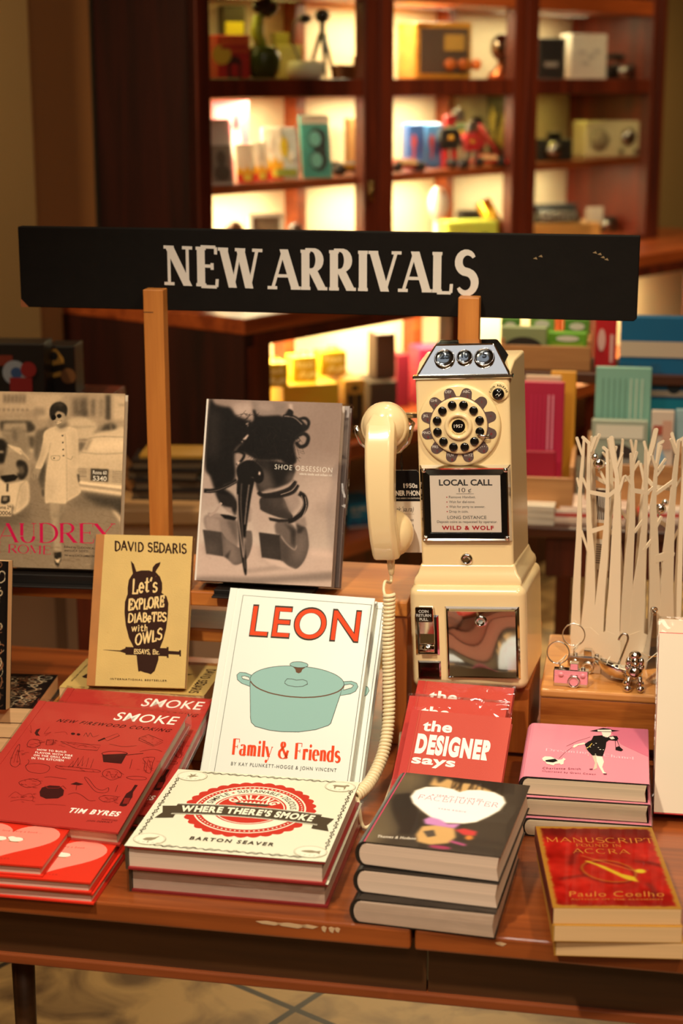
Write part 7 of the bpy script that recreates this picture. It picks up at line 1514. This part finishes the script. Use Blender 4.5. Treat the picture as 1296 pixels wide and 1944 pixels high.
for i in range(12):
    a = math.radians(75-30*i); m = MB().lathe([(.00001,0),(.0056,0),(.0058,.0015),(.0052,.0027),(.003,.0032),(.00001,.0034)], 20, c=dc+Vector((.0285*math.cos(a), -.0094, .0285*math.sin(a))), axis='-y'); m.build('dial_button', M_blk, bd_)
hr_ = MB().lathe([(.012,.0105),(.0135,.0135),(.016,.014),(.0178,.012),(.0185,.0094)], 48, c=dc, axis='-y').build('hub_ring', M_ivory, ph)
mb = MB(); c = Cov(mb, 1, 1, .0106); c.circ(0,0,.0128,0); c.circ(0,0,.0088,1); c.para('1957',0,-.0020,.0042,2,'c',.0,1.05); c.arct('PUBLIC',0,0,.0098,122,58,.0021,1,.0); c.arct('TELEPHONE',0,0,.0117,215,325,.0021,1,.0)
XZ(mb, dc, 0).build('hub_label', [mat('hub_cream', (236,206,146), .4), M_blk, P3(240,230,214)], hr_)
aa = math.radians(-30); MB().tube([dc+Vector((.0235,-.0135,-.0100)), dc+Vector((.031,-.0145,-.0125)), dc+Vector((.038,-.0125,-.0135)), dc+Vector((.0395,-.0095,-.0105))], [.0009,.0018,.0016,.0012], 8).build('finger_stop', M_chrome, ph)
# coin release
rc = Vector((.0475, BF-.0004, .400))
rp_ = MB().lathe([(.00001,0),(.0128,0),(.0128,.0012),(.0115,.0018),(.00001,.0018)], 36, c=rc, axis='-y').build('release_plate', M_ivd, ph)
MB().lathe([(.00001,.001),(.0075,.001),(.0078,.004),(.0065,.0062),(.00001,.0066)], 28, c=rc+Vector((-.0008,0,-.003)), axis='-y').build('release_button', M_blk, rp_)
mb = MB(); c = Cov(mb, 1, 1, .0020); c.arct('COIN',-.0005,-.003,.0098,172,115,.0024,0,.03); c.arct('RELEASE',-.0005,-.003,.0098,98,8,.0024,0,.03); c.z = .0068; c.line([(-.004,-.004),(-.001,-.002),(0,-.005),(.003,-.002)], .0006, 1)
XZ(mb, rc, 0).build('release_lettering', [M_blk, M_lett], rp_)
# instruction plate
pz0, pz1 = .2005, .3035; px0, px1 = -.0590, .0598
def hollow(m, x0, x1, z0, z1, b, y0, y1):
    m.box((x0,y0,z0),(x0+b,y1,z1)); m.box((x1-b,y0,z0),(x1,y1,z1)); m.box((x0+b,y0,z0),(x1-b,y1,z0+b)); m.box((x0+b,y0,z1-b),(x1-b,y1,z1)); return m
ringrect(MB(), [(1,0,0,0)]*0+[(1,0,1,0),(1,0,1,0)]) if False else None
m = MB()
def bez(m, x0, x1, z0, z1, b, yo, yi, mi=0):
    o = [(x0,yo,z0),(x1,yo,z0),(x1,yo,z1),(x0,yo,z1)]; i = [(x0+b,yi,z0+b),(x1-b,yi,z0+b),(x1-b,yi,z1-b),(x0+b,yi,z1-b)]
    m.add(o+i, [(k,(k+1) % 4,4+(k+1) % 4,4+k) for k in range(4)], mi); return m
bez(m, px0, px1, pz0, pz1, .003, BF, BF-.007); bez(m, px0+.003, px1-.003, pz0+.003, pz1-.003, .002, BF-.007, BF-.0058); pf_ = m.build('plate_frame', M_chrome, ph, bevel=.0008)
m = MB(); bez(m, px0+.005, px1-.005, pz0+.005, pz1-.005, .0085, BF-.0060, BF-.0035); m.build('plate_bezel', M_blk, ph)
cx0, cx1, cz0, cz1 = px0+.0132, px1-.0132, pz0+.0132, pz1-.0132
mb = MB(); c = Cov(mb, cx1-cx0, cz1-cz0, .0005); c.rect(0,0,1,1,0)
W_ = cx1-cx0
c.text('LOCAL CALL', (.13,.825), (.885,.825), (.13,.925), 1, .03); c.text('10 ¢', (.41,.705), (.585,.705), (.41,.78), 1, 0); c.rect(.37,.675,.62,.682,1)
for i, (s, e) in enumerate((('Remove Handset.',.645),('Wait for dial-tone.',.635),('Wait for party to answer.',.775),('Drop in coin.',.535))):
    v = .60-i*.0845; c.circ(.235, v+.018, .0008, 2, 12); c.text(s, (.265,v), (e,v), (.265,v+.043), 1)
c.text('LONG DISTANCE', (.235,.235), (.79,.235), (.235,.29), 1); c.text('Deposit coins as requested by operator.', (.085,.165), (.945,.165), (.085,.208), 1); c.text('WILD & WOLF', (.15,.045), (.89,.045), (.15,.112), 2, .035, 1.2)
XZ(mb, (cx0, BF-.0033, cz0), 0).build('instruction_card', [mat('card_ivory', (240,226,212), .4), P3(58,56,58), P3(186,30,44)], ph)
MB().box((cx0-.001,BF-.0046,cz0-.001),(cx1+.001,BF-.0043,cz1+.001)).build('card_window', plastic('card_glass', .04, .4, 4, .01), pf_)
for x in (px0+.006, px1-.006):
    for z in (pz0+.006, pz1-.006): MB().lathe([(.0032,-.002),(.0032,.0008),(.0022,.0020),(.00001,.0024)], 16, c=(x,BF-.0062,z), axis='-y').build('screw', M_chrome, pf_)
MB().lathe([(.0085,0),(.008,.002),(.0055,.0042),(.0048,.0034),(.0030,.0034),(.00001,.0034)], 28, c=(-.0008,BF,.176), axis='-y').build('lock', M_chrome, ph)
# vault door
vx0, vx1, vz0, vz1 = -.0300, .0688, .0165, .1170
m = MB(); bez(m, vx0, vx1, vz0, vz1, .0025, .0005, -.0035); bez(m, vx0+.0025, vx1-.0025, vz0+.0025, vz1-.0025, .003, -.0035, -.0005); m.build('vault_frame', M_chrome, ph, bevel=.0008)
m = MB(); nx, nz = 16, 16; r0 = random.Random(2); vs = []
for j in range(nz+1):
    for i in range(nx+1):
        q = i/nx; w_ = j/nz; d_ = .0045*math.sin(math.pi*w_)**.8*(.6+.4*math.sin(math.pi*q))+.0012*math.sin(5*q+3*w_)
        vs.append((vx0+.005+(vx1-vx0-.010)*q, -.0003+d_-.0005, vz0+.005+(vz1-vz0-.010)*w_))
# the bowl of the door is let into the base by its frame, so it stands proud here
vs = [(x, y-.0058, z) for x, y, z in vs]
m.add(vs, [(j*(nx+1)+i, j*(nx+1)+i+1, (j+1)*(nx+1)+i+1, (j+1)*(nx+1)+i) for j in range(nz) for i in range(nx)], 0, True); m.build('vault_door', M_chrome, ph)
MB().lathe([(.0085,0),(.008,.003),(.0055,.0050),(.0048,.004),(.0030,.004),(.00001,.004)], 28, c=(.0185,-.0045,.0985), axis='-y').build('lock', M_chrome, ph)
# coin return
kx0, kx1, kz0, kz1 = -.0700, -.0375, .0480, .1050
m = MB(); bez(m, kx0, kx1, kz0, kz1, .003, .0005, -.002); rt_ = m.build('return_plate', M_chrome, ph); MB().box((kx0+.003,-.0015,kz0+.003),(kx1-.003,-.0010,kz1-.003)).build('return_recess', mat('dark_chrome', (70,58,50), .1, 1), rt_)
m = MB().prism([(-.002,.118),(-.010,.116),(-.0095,.098),(-.0055,.080),(-.0065,.066),(-.0015,.062)], kx0+.006, kx1-.006, plane='yz'); m.build('return_lever', M_chrome, rt_, bevel=.001)
MB().box((kx0+.003,-.014,.0985),(kx1-.007,-.0085,.1185)).build('return_tab', mat('dark_chrome', (70,58,50), .1, 1), rt_, bevel=.001)
mb = MB(); c = Cov(mb, 1, 1, .0002); 
for s, z in (('COIN',.112),('RETURN',.1065),('PULL',.101)): c.para(s, 0, z, .0036, 0, 'c', .02)
mb.v = [(p[0]+(kx0+kx1)/2-.002, -.0142-p[2], p[1]) for p in mb.v]; mb.build('return_lettering', P3(200,196,190), rt_)
MB().tube([(kx0+.0065,-.006,.060),(kx1-.0065,-.006,.060)], .0055, 16).build('return_roller', M_chrome, rt_)
# coin cup
m = MB(); bez(m, kx0+.002, kx1+.001, .0135, .041, .0025, .0005, -.0015); cf_ = m.build('cup_frame', M_chrome, ph); MB().box((kx0+.0045,-.0012,.016),(kx1-.0015,-.0006,.0385)).build('coin_cup_door', mat('dark_chrome', (70,58,50), .1, 1), cf_)
# side panel seam and cradle arm
MB().box((.0772,.05,.012),(.0776,.052,.128)).build('side_seam', mat('seam', (170,145,90), .5), ph)
hx = -.107; hz = .352; hy = .052
MB().box((-.082,hy-.001,hz+.008),(-.0600,hy+.012,hz+.014)).build('cradle_arm', M_chrome, ph, bevel=.001)
m = MB()
for s in (-1,1):
    pts = [(hx+s*.006,hy-.012,hz-.036),(hx+s*.018,hy-.014,hz-.032),(hx+s*.030,hy-.016,hz-.020),(hx+s*.0345,hy-.018,hz-.008),(hx+s*.0365,hy-.020,hz+.002)]
    m.tube(pts, [.0035,.0045,.005,.0045,.0028], 10)
m.tube([(hx+.0335,hy-.016,hz-.010),(hx+.036,hy+.004,hz+.0),(-.078,hy+.008,hz+.006)], .003, 8)
m.build('handset_cradle', M_chrome, ph)

# ------------------------------------------------------------------ handset with its coiled cord
HM = PM @ Matrix.Translation((hx, 0, .009))
hs = thing('telephone_handset', 'cream handset hanging in the chrome cradle beside the payphone', 'handset', M=HM)
# grip: faceted bar, front face toward the viewer
secs = []
def sec(z, wl, wr, yf, yb, ch): # chamfered section
    return [(-wl,yb,z),(-wl,yf+ch,z),(-wl+ch*.8,yf,z),(wr-ch*1.2,yf,z),(wr,yf+ch*1.6,z),(wr,yb,z)]
zs = [(.366,.011,.014,.012,.05),(.352,.0175,.0195,-.004,.05),(.330,.0185,.020,-.016,.020),(.300,.0185,.0195,-.023,.004),(.262,.0182,.0185,-.026,.000),(.225,.0172,.0185,-.025,.001),(.200,.0165,.020,-.020,.010),(.180,.0155,.0200,-.012,.045),(.172,.0145,.019,-.007,.045)]
m = MB()
for z, wl, wr, yf, yb in zs: m.v += [tuple(p) for p in sec(z, wl, wr, yf, yb, .0045)]
n = 6
for i in range(len(zs)-1):
    for j in range(n): m.f.append([i*n+j, (i+1)*n+j, (i+1)*n+(j+1) % n, i*n+(j+1) % n]); m.m.append(0); m.sm.append(False)
m.f.append(list(range(n))); m.f.append([(len(zs)-1)*n+q for q in range(n)][::-1]); m.m += [0,0]; m.sm += [False, False]
m.build('grip', M_ivory, hs, bevel=.0022, seg=3)
MB().lathe([(.00001,-.031),(.012,-.0305),(.022,-.026),(.0285,-.016),(.031,-.003),(.031,.012),(.029,.016),(.00001,.018)], 40, c=(.002,.036,.345), axis='-y').xf(Matrix.Identity(4)).build('earpiece', M_ivory, hs)
ed_ = MB().ball((.002,.030,.347), (.0305,.026,.0300), 32).build('ear_dome', M_ivory, hs)
MB().ball((.006,.026,.201), (.0298,.030,.0325), 32).build('mouthpiece', M_ivory, hs)
for z in (.260,.275,.29):
    pass
MB().lathe([(.0055,.170),(.0050,.158),(.0034,.148),(.0024,.147),(.0024,.17)], 16, c=(.006,.012,0)).build('strain_relief', M_ivory, hs)
# cord: straight lead, coil, and the lead back to the telephone (points in the room, then into the handset frame)
HI = HM.inverted()
def hp(px, py, Y): return np.array(atY(px, py, Y))
start = np.array(HM @ Vector((.006,.012,.149)))
p1 = hp(729, 1098, 2.135); p2 = hp(728, 1124, 2.125)
lead = [start, start+np.array([-.001,-.002,-.012]), hp(731, 1104, 2.14), hp(728, 1120, 2.13), hp(732,1132,2.12), hp(738,1131,2.115)]
def catmull(P, k=8):
    P = [np.array(p, float) for p in P]; P = [2*P[0]-P[1]]+P+[2*P[-1]-P[-2]]; out = []
    for i in range(1, len(P)-2):
        for q in range(k):
            t = q/k; a, b, c_, d = P[i-1], P[i], P[i+1], P[i+2]
            out.append(.5*((2*b)+(-a+c_)*t+(2*a-5*b+4*c_-d)*t*t+(-a+3*b-3*c_+d)*t**3))
    out.append(P[-2]); return out
axis = catmull([hp(739,1128,2.112), hp(737,1200,2.108), hp(738,1290,2.10), hp(737,1370,2.085), hp(727,1430,2.06), hp(707,1476,2.03), hp(688,1500,2.005), hp(672,1512,1.99)], 40)
axis = np.array(axis); axis[:, 2] = np.maximum(axis[:, 2], .0095)
dl = np.r_[0, np.cumsum(np.linalg.norm(np.diff(axis, axis=0), axis=1))]; turns = int(dl[-1]/.0052); N_ = turns*12
m = MB(); coil = []; prev = np.array([1., 0, 0])
for i in range(N_+1):
    s_ = dl[-1]*i/N_; p = np.array([np.interp(s_, dl, axis[:, k]) for k in range(3)]); s2 = min(dl[-1], s_+.004); s1 = max(0, s_-.004)
    t = np.array([np.interp(s2, dl, axis[:, k])-np.interp(s1, dl, axis[:, k]) for k in range(3)]); t /= np.linalg.norm(t); prev = prev-t*(prev @ t); prev /= np.linalg.norm(prev); v = np.cross(t, prev); a = 2*math.pi*i/12
    coil.append(p+.0062*(math.cos(a)*prev+math.sin(a)*v))
def toH(pts): return [tuple(HI @ Vector(p)) for p in pts]
# HI works in table coordinates: HM was made there too
m.tube(toH(coil), .0026, 6); m.build('coiled_cord', mat('cord_cream', (240,222,180), .35), hs)
m = MB().tube(toH(catmull(lead+[coil[0]], 6)), .0021, 8); m.build('cord_lead', mat('cord_cream', (240,222,180)), hs)
tail = catmull([coil[-1], hp(690,1540,1.93)*np.array([1,1,0])+np.array([0,0,.004]), hp(718,1528,1.96)*np.array([1,1,0])+np.array([0,0,.004]), hp(738,1490,2.03)*np.array([1,1,0])+np.array([0,0,.006]), np.array([.075,2.12,.01]), np.array([.082,2.2,.02])], 8)
m = MB().tube(toH(tail), .0024, 8); m.build('cord_tail', mat('cord_cream', (240,222,180)), hs)

# ------------------------------------------------------------------ price tag hanging behind the handset
tg = thing('price_tag', 'black and white price tag hanging between handset and payphone', 'tag', M=PM @ Matrix.Translation((-.0735, .048, .2)))
TW, THH = .050, .125; 
MB().prism([(-.03,-.023),(.0135,-.023),(.0135,.082),(.006,.0905),(-.03,.0905)], 0, .0008, plane='xz').build('tag_card', mat('tag_white', (236,222,206), .6), tg)
mb = MB(); c = Cov(mb, .0435, .1135, .0003)
def tv(z): return (z+.023)/.1135
c.poly([(0,tv(.048)),(1,tv(.048)),(1,tv(.082)),(.83,1),(0,1)],0)
c.para('1950s', .62, tv(.0665), .0058, 1, 'c', .02); c.text('DINER PHONE', (.0,tv(.0560)), (.985,tv(.0560)), (.0,tv(.0625)), 1, .03); c.text('RETRO AMERICAN PAYPHONE', (.1,tv(.0510)), (.93,tv(.0510)), (.1,tv(.0530)), 1)
c.text("(ak.'sa.ra)", (.1,tv(.034)), (.68,tv(.034)), (.13,tv(.0405)), 2, .0); c.rect(.3,tv(.03),.7,tv(.0305),3); c.text('Rp 2,500,000', (.2,tv(.0205)), (.68,tv(.0205)), (.2,tv(.0232)), 2)
r = random.Random(1)
x = .3
while x < .66: q = r.uniform(.006,.016); c.rect(x,tv(.0095),x+q,tv(.0165),2); x += q+r.uniform(.006,.014)
c.text('8811 204 300912', (.3,tv(.0065)), (.64,tv(.0065)), (.3,tv(.0085)), 2); c.rect(.22,tv(.0035),.24,tv(.027),3)
mb.v = [(p[0]-.03, -p[2], p[1]-.023) for p in mb.v]; mb.build('tag_print', [P3(26,22,22), P3(236,226,214), P3(70,58,52), P3(196,180,164)], tg)
MB().tube([(-.014,.0004,.086),(-.0155,.003,.100),(-.0145,.006,.116),(-.013,.003,.100),(-.014,.0004,.086)], .0006, 6).build('tag_string', mat('string_black', (24,20,20), .7), tg)

# ------------------------------------------------------------------ white tree-shaped stand
TF, TL_, TR_ = np.array(atZ(1177,1268,KB)), np.array(atZ(1083,1247,KB)), np.array(atZ(1287,1250,KB)); TBk = TL_+TR_-TF
M_tree = mat('white_enamel_metal', (226,206,178), .4, coat=.2)
tree = thing('tree_stand', 'white metal jewellery stand of cut-out bare trees on the oak block', 'stand', (TF[0], TF[1], KB))
def panel(nm, O, E, strokes, flip=False):
    u = (E-O); L = np.hypot(u[0], u[1]); u = u/L; nrm = np.array([u[1], -u[0], 0]); m = MB()
    def W3(s, z, d): p = O+u*s-TF; return (p[0]+nrm[0]*d, p[1]+nrm[1]*d, z)
    lay = [0]
    def plate(poly):
        lay[0] += 1; D_ = .0006+lay[0]*1.2e-5
        k = len(poly); A = sum(poly[i][0]*poly[(i+1) % k][1]-poly[(i+1) % k][0]*poly[i][1] for i in range(k))
        if A < 0: poly = poly[::-1]
        o = m.add([W3(s, z, D_) for s, z in poly]+[W3(s, z, -D_) for s, z in poly], [list(range(k)), [k+i for i in range(k)][::-1]])
        for i in range(k): j = (i+1) % k; m.f.append([o+i, o+k+i, o+k+j, o+j]); m.m.append(0); m.sm.append(False)
    for st in strokes:
        P = [np.array((L-a[0] if flip else a[0], a[1])) for a in st]; H_ = [abs(a[2])/2 for a in st]; Lf = []; Rt = []
        for i in range(len(P)):
            t = P[min(i+1,len(P)-1)]-P[max(i-1,0)]; t = t/np.hypot(*t); nn = np.array([-t[1],t[0]]); Lf.append(P[i]+nn*H_[i]); Rt.append(P[i]-nn*H_[i])
        t = P[-1]-P[-2]; t = t/np.hypot(*t); cap = [P[-1]+H_[-1]*(math.cos(a)*np.array([-t[1],t[0]])+math.sin(a)*t) for a in (math.pi*.25, math.pi*.5, math.pi*.75)]
        n_ = len(P)
        for i in range(n_-1): plate([tuple(Lf[i]), tuple(Lf[i+1]), tuple(Rt[i+1]), tuple(Rt[i])])
        plate([tuple(Lf[-1])]+[tuple(q) for q in cap]+[tuple(Rt[-1])])
    plate([(0,0),(L,0),(L,.052),(L*.93,.055),(L*.8,.046),(L*.62,.05),(L*.45,.042),(L*.3,.05),(L*.12,.047),(0,.055)])
    return m.build(nm, M_tree, tree)
panel('tree_panel', TF, TL_, TREE_L); panel('tree_panel', TF, TR_, TREE_R)
panel('tree_panel', TL_, TBk, [[(a[0]*.95, a[1], a[2]) for a in s] for s in TREE_R], True); panel('tree_panel', TR_, TBk, TREE_L, True)
m = MB(); Q = [TF, TR_, TBk, TL_]; m.prism([tuple((q-TF)[:2]) for q in Q], .001, .003); m.build('floor_plate', M_tree, tree)
# chrome birds pegged to the branches
def bird(label, px, py, Y, face):
    p = atY(px, py, Y); t = thing('metal_bird', label, 'bird', (p[0], p[1], p[2]), math.radians(face), 'chrome birds on the tree stand')
    MB().ball((0,0,0), (.0085,.006,.0075), 16).ball((-.0065,0,.0095), .0048, 12).build('bird_body', M_chrome, t)
    MB().tube([(.006,0,-.002),(.014,0,-.001)], [.004,.0015], 8).build('tail', M_chrome, t); MB().tube([(-.0105,0,.0095),(-.0135,0,.009)], [.0014,.0003], 6).build('beak', M_chrome, t)
    MB().tube([(0,0,-.006),(0,0,-.0125)], .0012, 6).build('peg', M_chrome, t)
bird('chrome bird highest on the left trees', 1137, 880, 2.262, 10); bird('chrome bird on the left trees, below the highest one', 1134, 959, 2.31, 10); bird('chrome bird on the right trees', 1252, 966, 2.275, 170)
# leaflet hanging inside the trees
p = atY(1138, 1000, 2.30); t = thing('hanging_leaflet', 'narrow printed leaflet in a clear sleeve hanging inside the tree stand', 'leaflet', (p[0], p[1], p[2]), math.radians(-20))
MB().box((-.012,0,-.062),(.014,.0012,.055)).build('leaflet', mat('leaflet', (206,190,168), .5), t)
mb = MB(); c = Cov(mb, .026, .117, .0003); c.rect(.05,.62,.95,.98,0); c.rect(.1,.38,.9,.58,1)
for i in range(9): c.rect(.12,.08+i*.028,.12+.6+.2*((i*7) % 3)/3,.092+i*.028,2)
for i in range(5): c.line([(.3+i*.1,.62),(.35+i*.08,.95)], .001, 3)
mb.v = [(p_[0]-.012,-p_[2],p_[1]-.062) for p_ in mb.v]; mb.build('printed_front', [P3(70,52,44), P3(190,140,90), P3(110,96,84), P3(200,190,176)], t)

# ------------------------------------------------------------------ key rings and small chrome figures on the oak block
M_pk = mat('enamel_pink', (244,150,164), .3, coat=.4); M_str = mat('string_white', (235,222,196), .8)
def camera_ring(label, px, py, yaw, enamel, ring, tilt=0):
    p = atZ(px, py, KB); t = thing('camera_key_ring', label, 'key ring', (p[0], p[1], KB), math.radians(yaw), 'camera key rings')
    w_, h_ = .0465, .0235
    cb_ = MB().box((-w_/2,-.006,0),(w_/2,.006,h_)).build('camera_body', M_chrome, t, bevel=.0012)
    MB().box((-w_/2+.0015,-.0068,.005),(w_/2-.0015,-.0058,h_-.0075)).build('front_panel', enamel, cb_); MB().box((-w_/2+.0015,-.0068,h_-.0062),(w_/2-.0015,-.0058,h_-.001)).build('top_panel', enamel, cb_)
    MB().box((-w_/2+.0015,-.0066,.0015),(w_/2-.0015,-.0058,.0048)).build('lower_strip', M_chrome, cb_)
    fd_ = MB().box((-.0015,-.0055,h_),(.0095,.0055,h_+.0095)).build('finder', M_chrome, t, bevel=.0008); MB().box((-.0008,-.0062,h_+.001),(.0088,-.0054,h_+.0085)).build('finder_panel', enamel, fd_)
    lr_ = MB().lathe([(.0058,.0065),(.0058,.010),(.0078,.011),(.0088,.009),(.0088,.0055)], 28, c=(.0045,0,.0085), axis='-y').build('lens_ring', M_chrome, t); MB().lathe([(.00001,.0088),(.0058,.0088)], 24, c=(.0045,0,.0085), axis='-y').build('lens_face', enamel, lr_)
    for x in (-.013, .016): MB().lathe([(.0036,.006),(.0036,.0074),(.00001,.0076)], 16, c=(x,0,.0165), axis='-y').build('round_window', enamel, cb_); MB().tube([(x,0,h_),(x,0,h_+.003)], .003, 12).build('top_knob', M_chrome, cb_)
    rx, ry, rz, R_ = ring; a = [2*math.pi*i/32 for i in range(32)]; m = MB()
    for d_ in (-.0007,.0007): m.tube([(rx+R_*math.cos(q), ry+d_+R_*.12*math.sin(q), rz+R_*math.sin(q)) for q in a], .0008, 6, closed=True)
    m.build('split_ring', M_chrome, t)
    MB().tube([(-.0155,0,h_),(-.0150,0,h_+.006),(rx+R_*.2,ry,rz-R_*.97)], .0011, 6).build('link', M_chrome, t)
    MB().tube([(-.015,-.001,h_+.006),(-.012,-.002,h_+.010),(-.007,-.001,h_+.020),(-.013,-.002,h_+.013),(-.018,-.002,h_+.008)], .0008, 6).build('string', M_str, t)
camera_ring('pink enamel camera key ring at the front of the oak block', 1083, 1301, -12, M_pk, (-.0185,.002,.0445,.0148))
camera_ring('plain chrome camera key ring behind the pink one', 1109, 1275, -12, M_chrome, (-.0165,.002,.0515,.0152))
# umbrella, open and upside down
p = atZ(1164, 1291, KB); t = thing('umbrella_key_ring', 'chrome open umbrella ornament resting upside down behind the pink camera', 'ornament', (p[0], p[1], KB), math.radians(-14))
n = 8; m = MB(); vs = []; 
for j in range(7):
    f = j/6
    for i in range(n*2):
        a = math.pi*i/n; sc = (1 if i % 2 == 0 else .86+.14*(1-f)); r_ = .034*math.sin(f*1.25)/math.sin(1.25)*sc; vs.append((r_*math.cos(a), r_*math.sin(a), .0165*(1-math.cos(f*1.25))/(1-math.cos(1.25))))
m.add(vs, [(j*2*n+i, j*2*n+(i+1) % (2*n), (j+1)*2*n+(i+1) % (2*n), (j+1)*2*n+i) for j in range(6) for i in range(2*n)], 0, True)
Rt_ = Matrix.Translation((0,0,.0045)) @ Matrix.Rotation(math.radians(18), 4, 'Y') @ Matrix.Rotation(math.radians(-14), 4, 'X')
m.xf(Rt_); m.build('canopy', M_chrome, t, solid=.0008)
hp_ = [(0,0,.0),(.0,0,.03),(0,0,.052)]+[(-.0058+.0058*math.cos(q), 0, .052+.0085*math.sin(q)) for q in [math.pi*i/10 for i in range(1, 11)]]+[(-.0116,0,.049)]
m = MB().tube(hp_, .0016, 10); m.xf(Rt_); m.build('handle', M_chrome, t)
m = MB()
for i in range(4): a = math.pi*i/2+.3; m.tube([(0,0,.012),(.02*math.cos(a),.02*math.sin(a),.0085)], .0007, 6)
m.xf(Rt_); m.build('ribs', M_chrome, t)
p = atZ(1175, 1288, KB); t = thing('price_tag', 'small cream paper tag tied to the chrome umbrella', 'tag', (p[0]+.0, p[1]-.0155, KB+.0145), math.radians(-10))
Rg = Matrix.Rotation(math.radians(-24), 4, 'X') @ Matrix.Rotation(math.radians(4), 4, 'Y')
MB().prism([(-.016,.004),(-.013,-.009),(.016,-.011),(.019,.010),(-.012,.0095)], 0, .0006, plane='xz').xf(Rg).build('tag_card', mat('tag_cream', (240,226,196), .6), t)
mb = MB(); c = Cov(mb, .034, .02, .0003); c.text("(ak.'sa.", (.14,.42), (.95,.50), (.17,.66), 0, .0); c.rect(.2,.78,.32,.95,0); c.text('BEAU', (.36,.88), (.6,.9), (.36,.96), 0); c.text('GREEN', (.36,.77), (.66,.79), (.36,.85), 0); c.text('Rp', (.55,.06), (.7,.07), (.55,.18), 0); c.rect(.15,.34,.8,.35,1)
mb.v = [(p_[0]-.016,-p_[2],p_[1]-.010) for p_ in mb.v]; mb.xf(Rg).build('tag_print', [P3(60,52,44), P3(190,176,150)], t)
MB().tube([(-.016,0,.005),(-.020,.004,.012),(-.016,.01,.018)], .0006, 6).build('string', M_str, t)
# poodle
p = atZ(1203, 1312, KB); t = thing('metal_poodle', 'chrome balloon-like poodle figure at the front of the oak block', 'ornament', (p[0], p[1]+.004, KB), math.radians(-8))
MB().ball((0,0,.0265), (.0115,.013,.0115), 20).build('body', M_chrome, t); MB().ball((0,-.004,.0415), (.0072,.0075,.0085), 16).ball((0,-.0105,.0400), (.0036,.0045,.0034), 12).build('head', M_chrome, t)
MB().ball((0,-.002,.0495), (.0085,.0082,.0062), 16).build('topknot', M_chrome, t)
for s in (-1,1): MB().ball((s*.0088,-.003,.0405), (.0036,.0045,.0065), 12).ball((s*.0098,-.003,.0335), (.0032,.004,.0045), 12).build('ear', M_chrome, t)
for x, y in ((-.0085,-.009),(.0085,-.009),(-.0095,.012),(.009,.012)):
    MB().tube([(x*.85,y*.8,.021),(x,y,.005)], .0030, 10).ball((x,y,.0048), (.0054,.0052,.0048), 14).build('leg', M_chrome, t)
MB().tube([(0,.012,.03),(0,.018,.036)], .0018, 8).ball((0,.019,.0385), .0042, 12).build('tail', M_chrome, t)
# tower
p = atZ(1236, 1264, KB); t = thing('metal_tower', 'chrome lattice-tower key ring charm standing behind the poodle', 'ornament', (p[0], p[1], KB), math.radians(20))
m = MB(); lv = [(.0165,.0,.0125),(.0135,.009,.0105),(.0100,.017,.0085),(.0098,.019,.0085),(.0072,.030,.006),(.0055,.042,.0045),(.0040,.058,.0035),(.0030,.074,.0028),(.0032,.078,.003)]
for w_, z, d_ in lv: m.v += [(-w_,-d_,z),(w_,-d_,z),(w_,d_,z),(-w_,d_,z)]
for i in range(len(lv)-1):
    for j in range(4): k = (j+1) % 4; m.f.append([i*4+j,i*4+k,(i+1)*4+k,(i+1)*4+j]); m.m.append(0); m.sm.append(False)
m.f += [[0,3,2,1],[len(lv)*4-4+q for q in range(4)]]; m.m += [0,0]; m.sm += [False,False]; m.build('tower_body', mat('satin_steel', (215,215,215), .28, 1), t, bevel=.0008)
MB().box((-.0118,-.0105,.0165),(.0118,.0105,.019)).build('platform', M_chrome, t, bevel=.0006); MB().box((-.0078,-.0068,.0415),(.0078,.0068,.0430)).build('platform', M_chrome, t) if False else None
MB().lathe([(.0022,-.0025),(.0045,-.0025),(.0045,.0025),(.0022,.0025),(.0022,-.0025)], 16, c=(0,0,.0815), axis='-y').build('eyelet', M_chrome, t)
# small pedestal figure beside the white books
p = atZ(1252, 1296, KB); t = thing('metal_pedestal', 'small chrome charm on a round foot beside the white books', 'ornament', (p[0], p[1], KB))
MB().lathe([(.00001,0),(.0135,0),(.013,.003),(.008,.006),(.004,.010),(.003,.018),(.0055,.022),(.0055,.027),(.003,.031),(.0024,.045),(.0045,.050),(.0026,.054),(.00001,.0555)], 24).build('charm_body', mat('satin_steel', (215,215,215), .28, 1), t)
MB().tube([(-.002,0,.046),(-.012,-.002,.038),(-.021,-.004,.030)], .0006, 6).build('string', M_str, t)
p = atZ(1233, 1297, KB); t = thing('price_tag', 'small dim paper tag leaning between the poodle and the round-footed charm', 'tag', (p[0], p[1], KB), math.radians(-6))
MB().prism([(-.006,.004),(.0,-.0),(.014,.009),(.008,.018)], 0, .0006, plane='xz').build('tag_card', mat('tag_dim', (190,150,110), .6), t)
mb = MB(); c = Cov(mb, 1, 1, .0002)
for i in range(3): c.line([(-.001+i*.003,.005+i*.002),(.003+i*.003,.0115+i*.002)], .0012, 0)
mb.v = [(q[0],-q[2],q[1]) for q in mb.v]; mb.build('tag_print', P3(140,90,60), t)
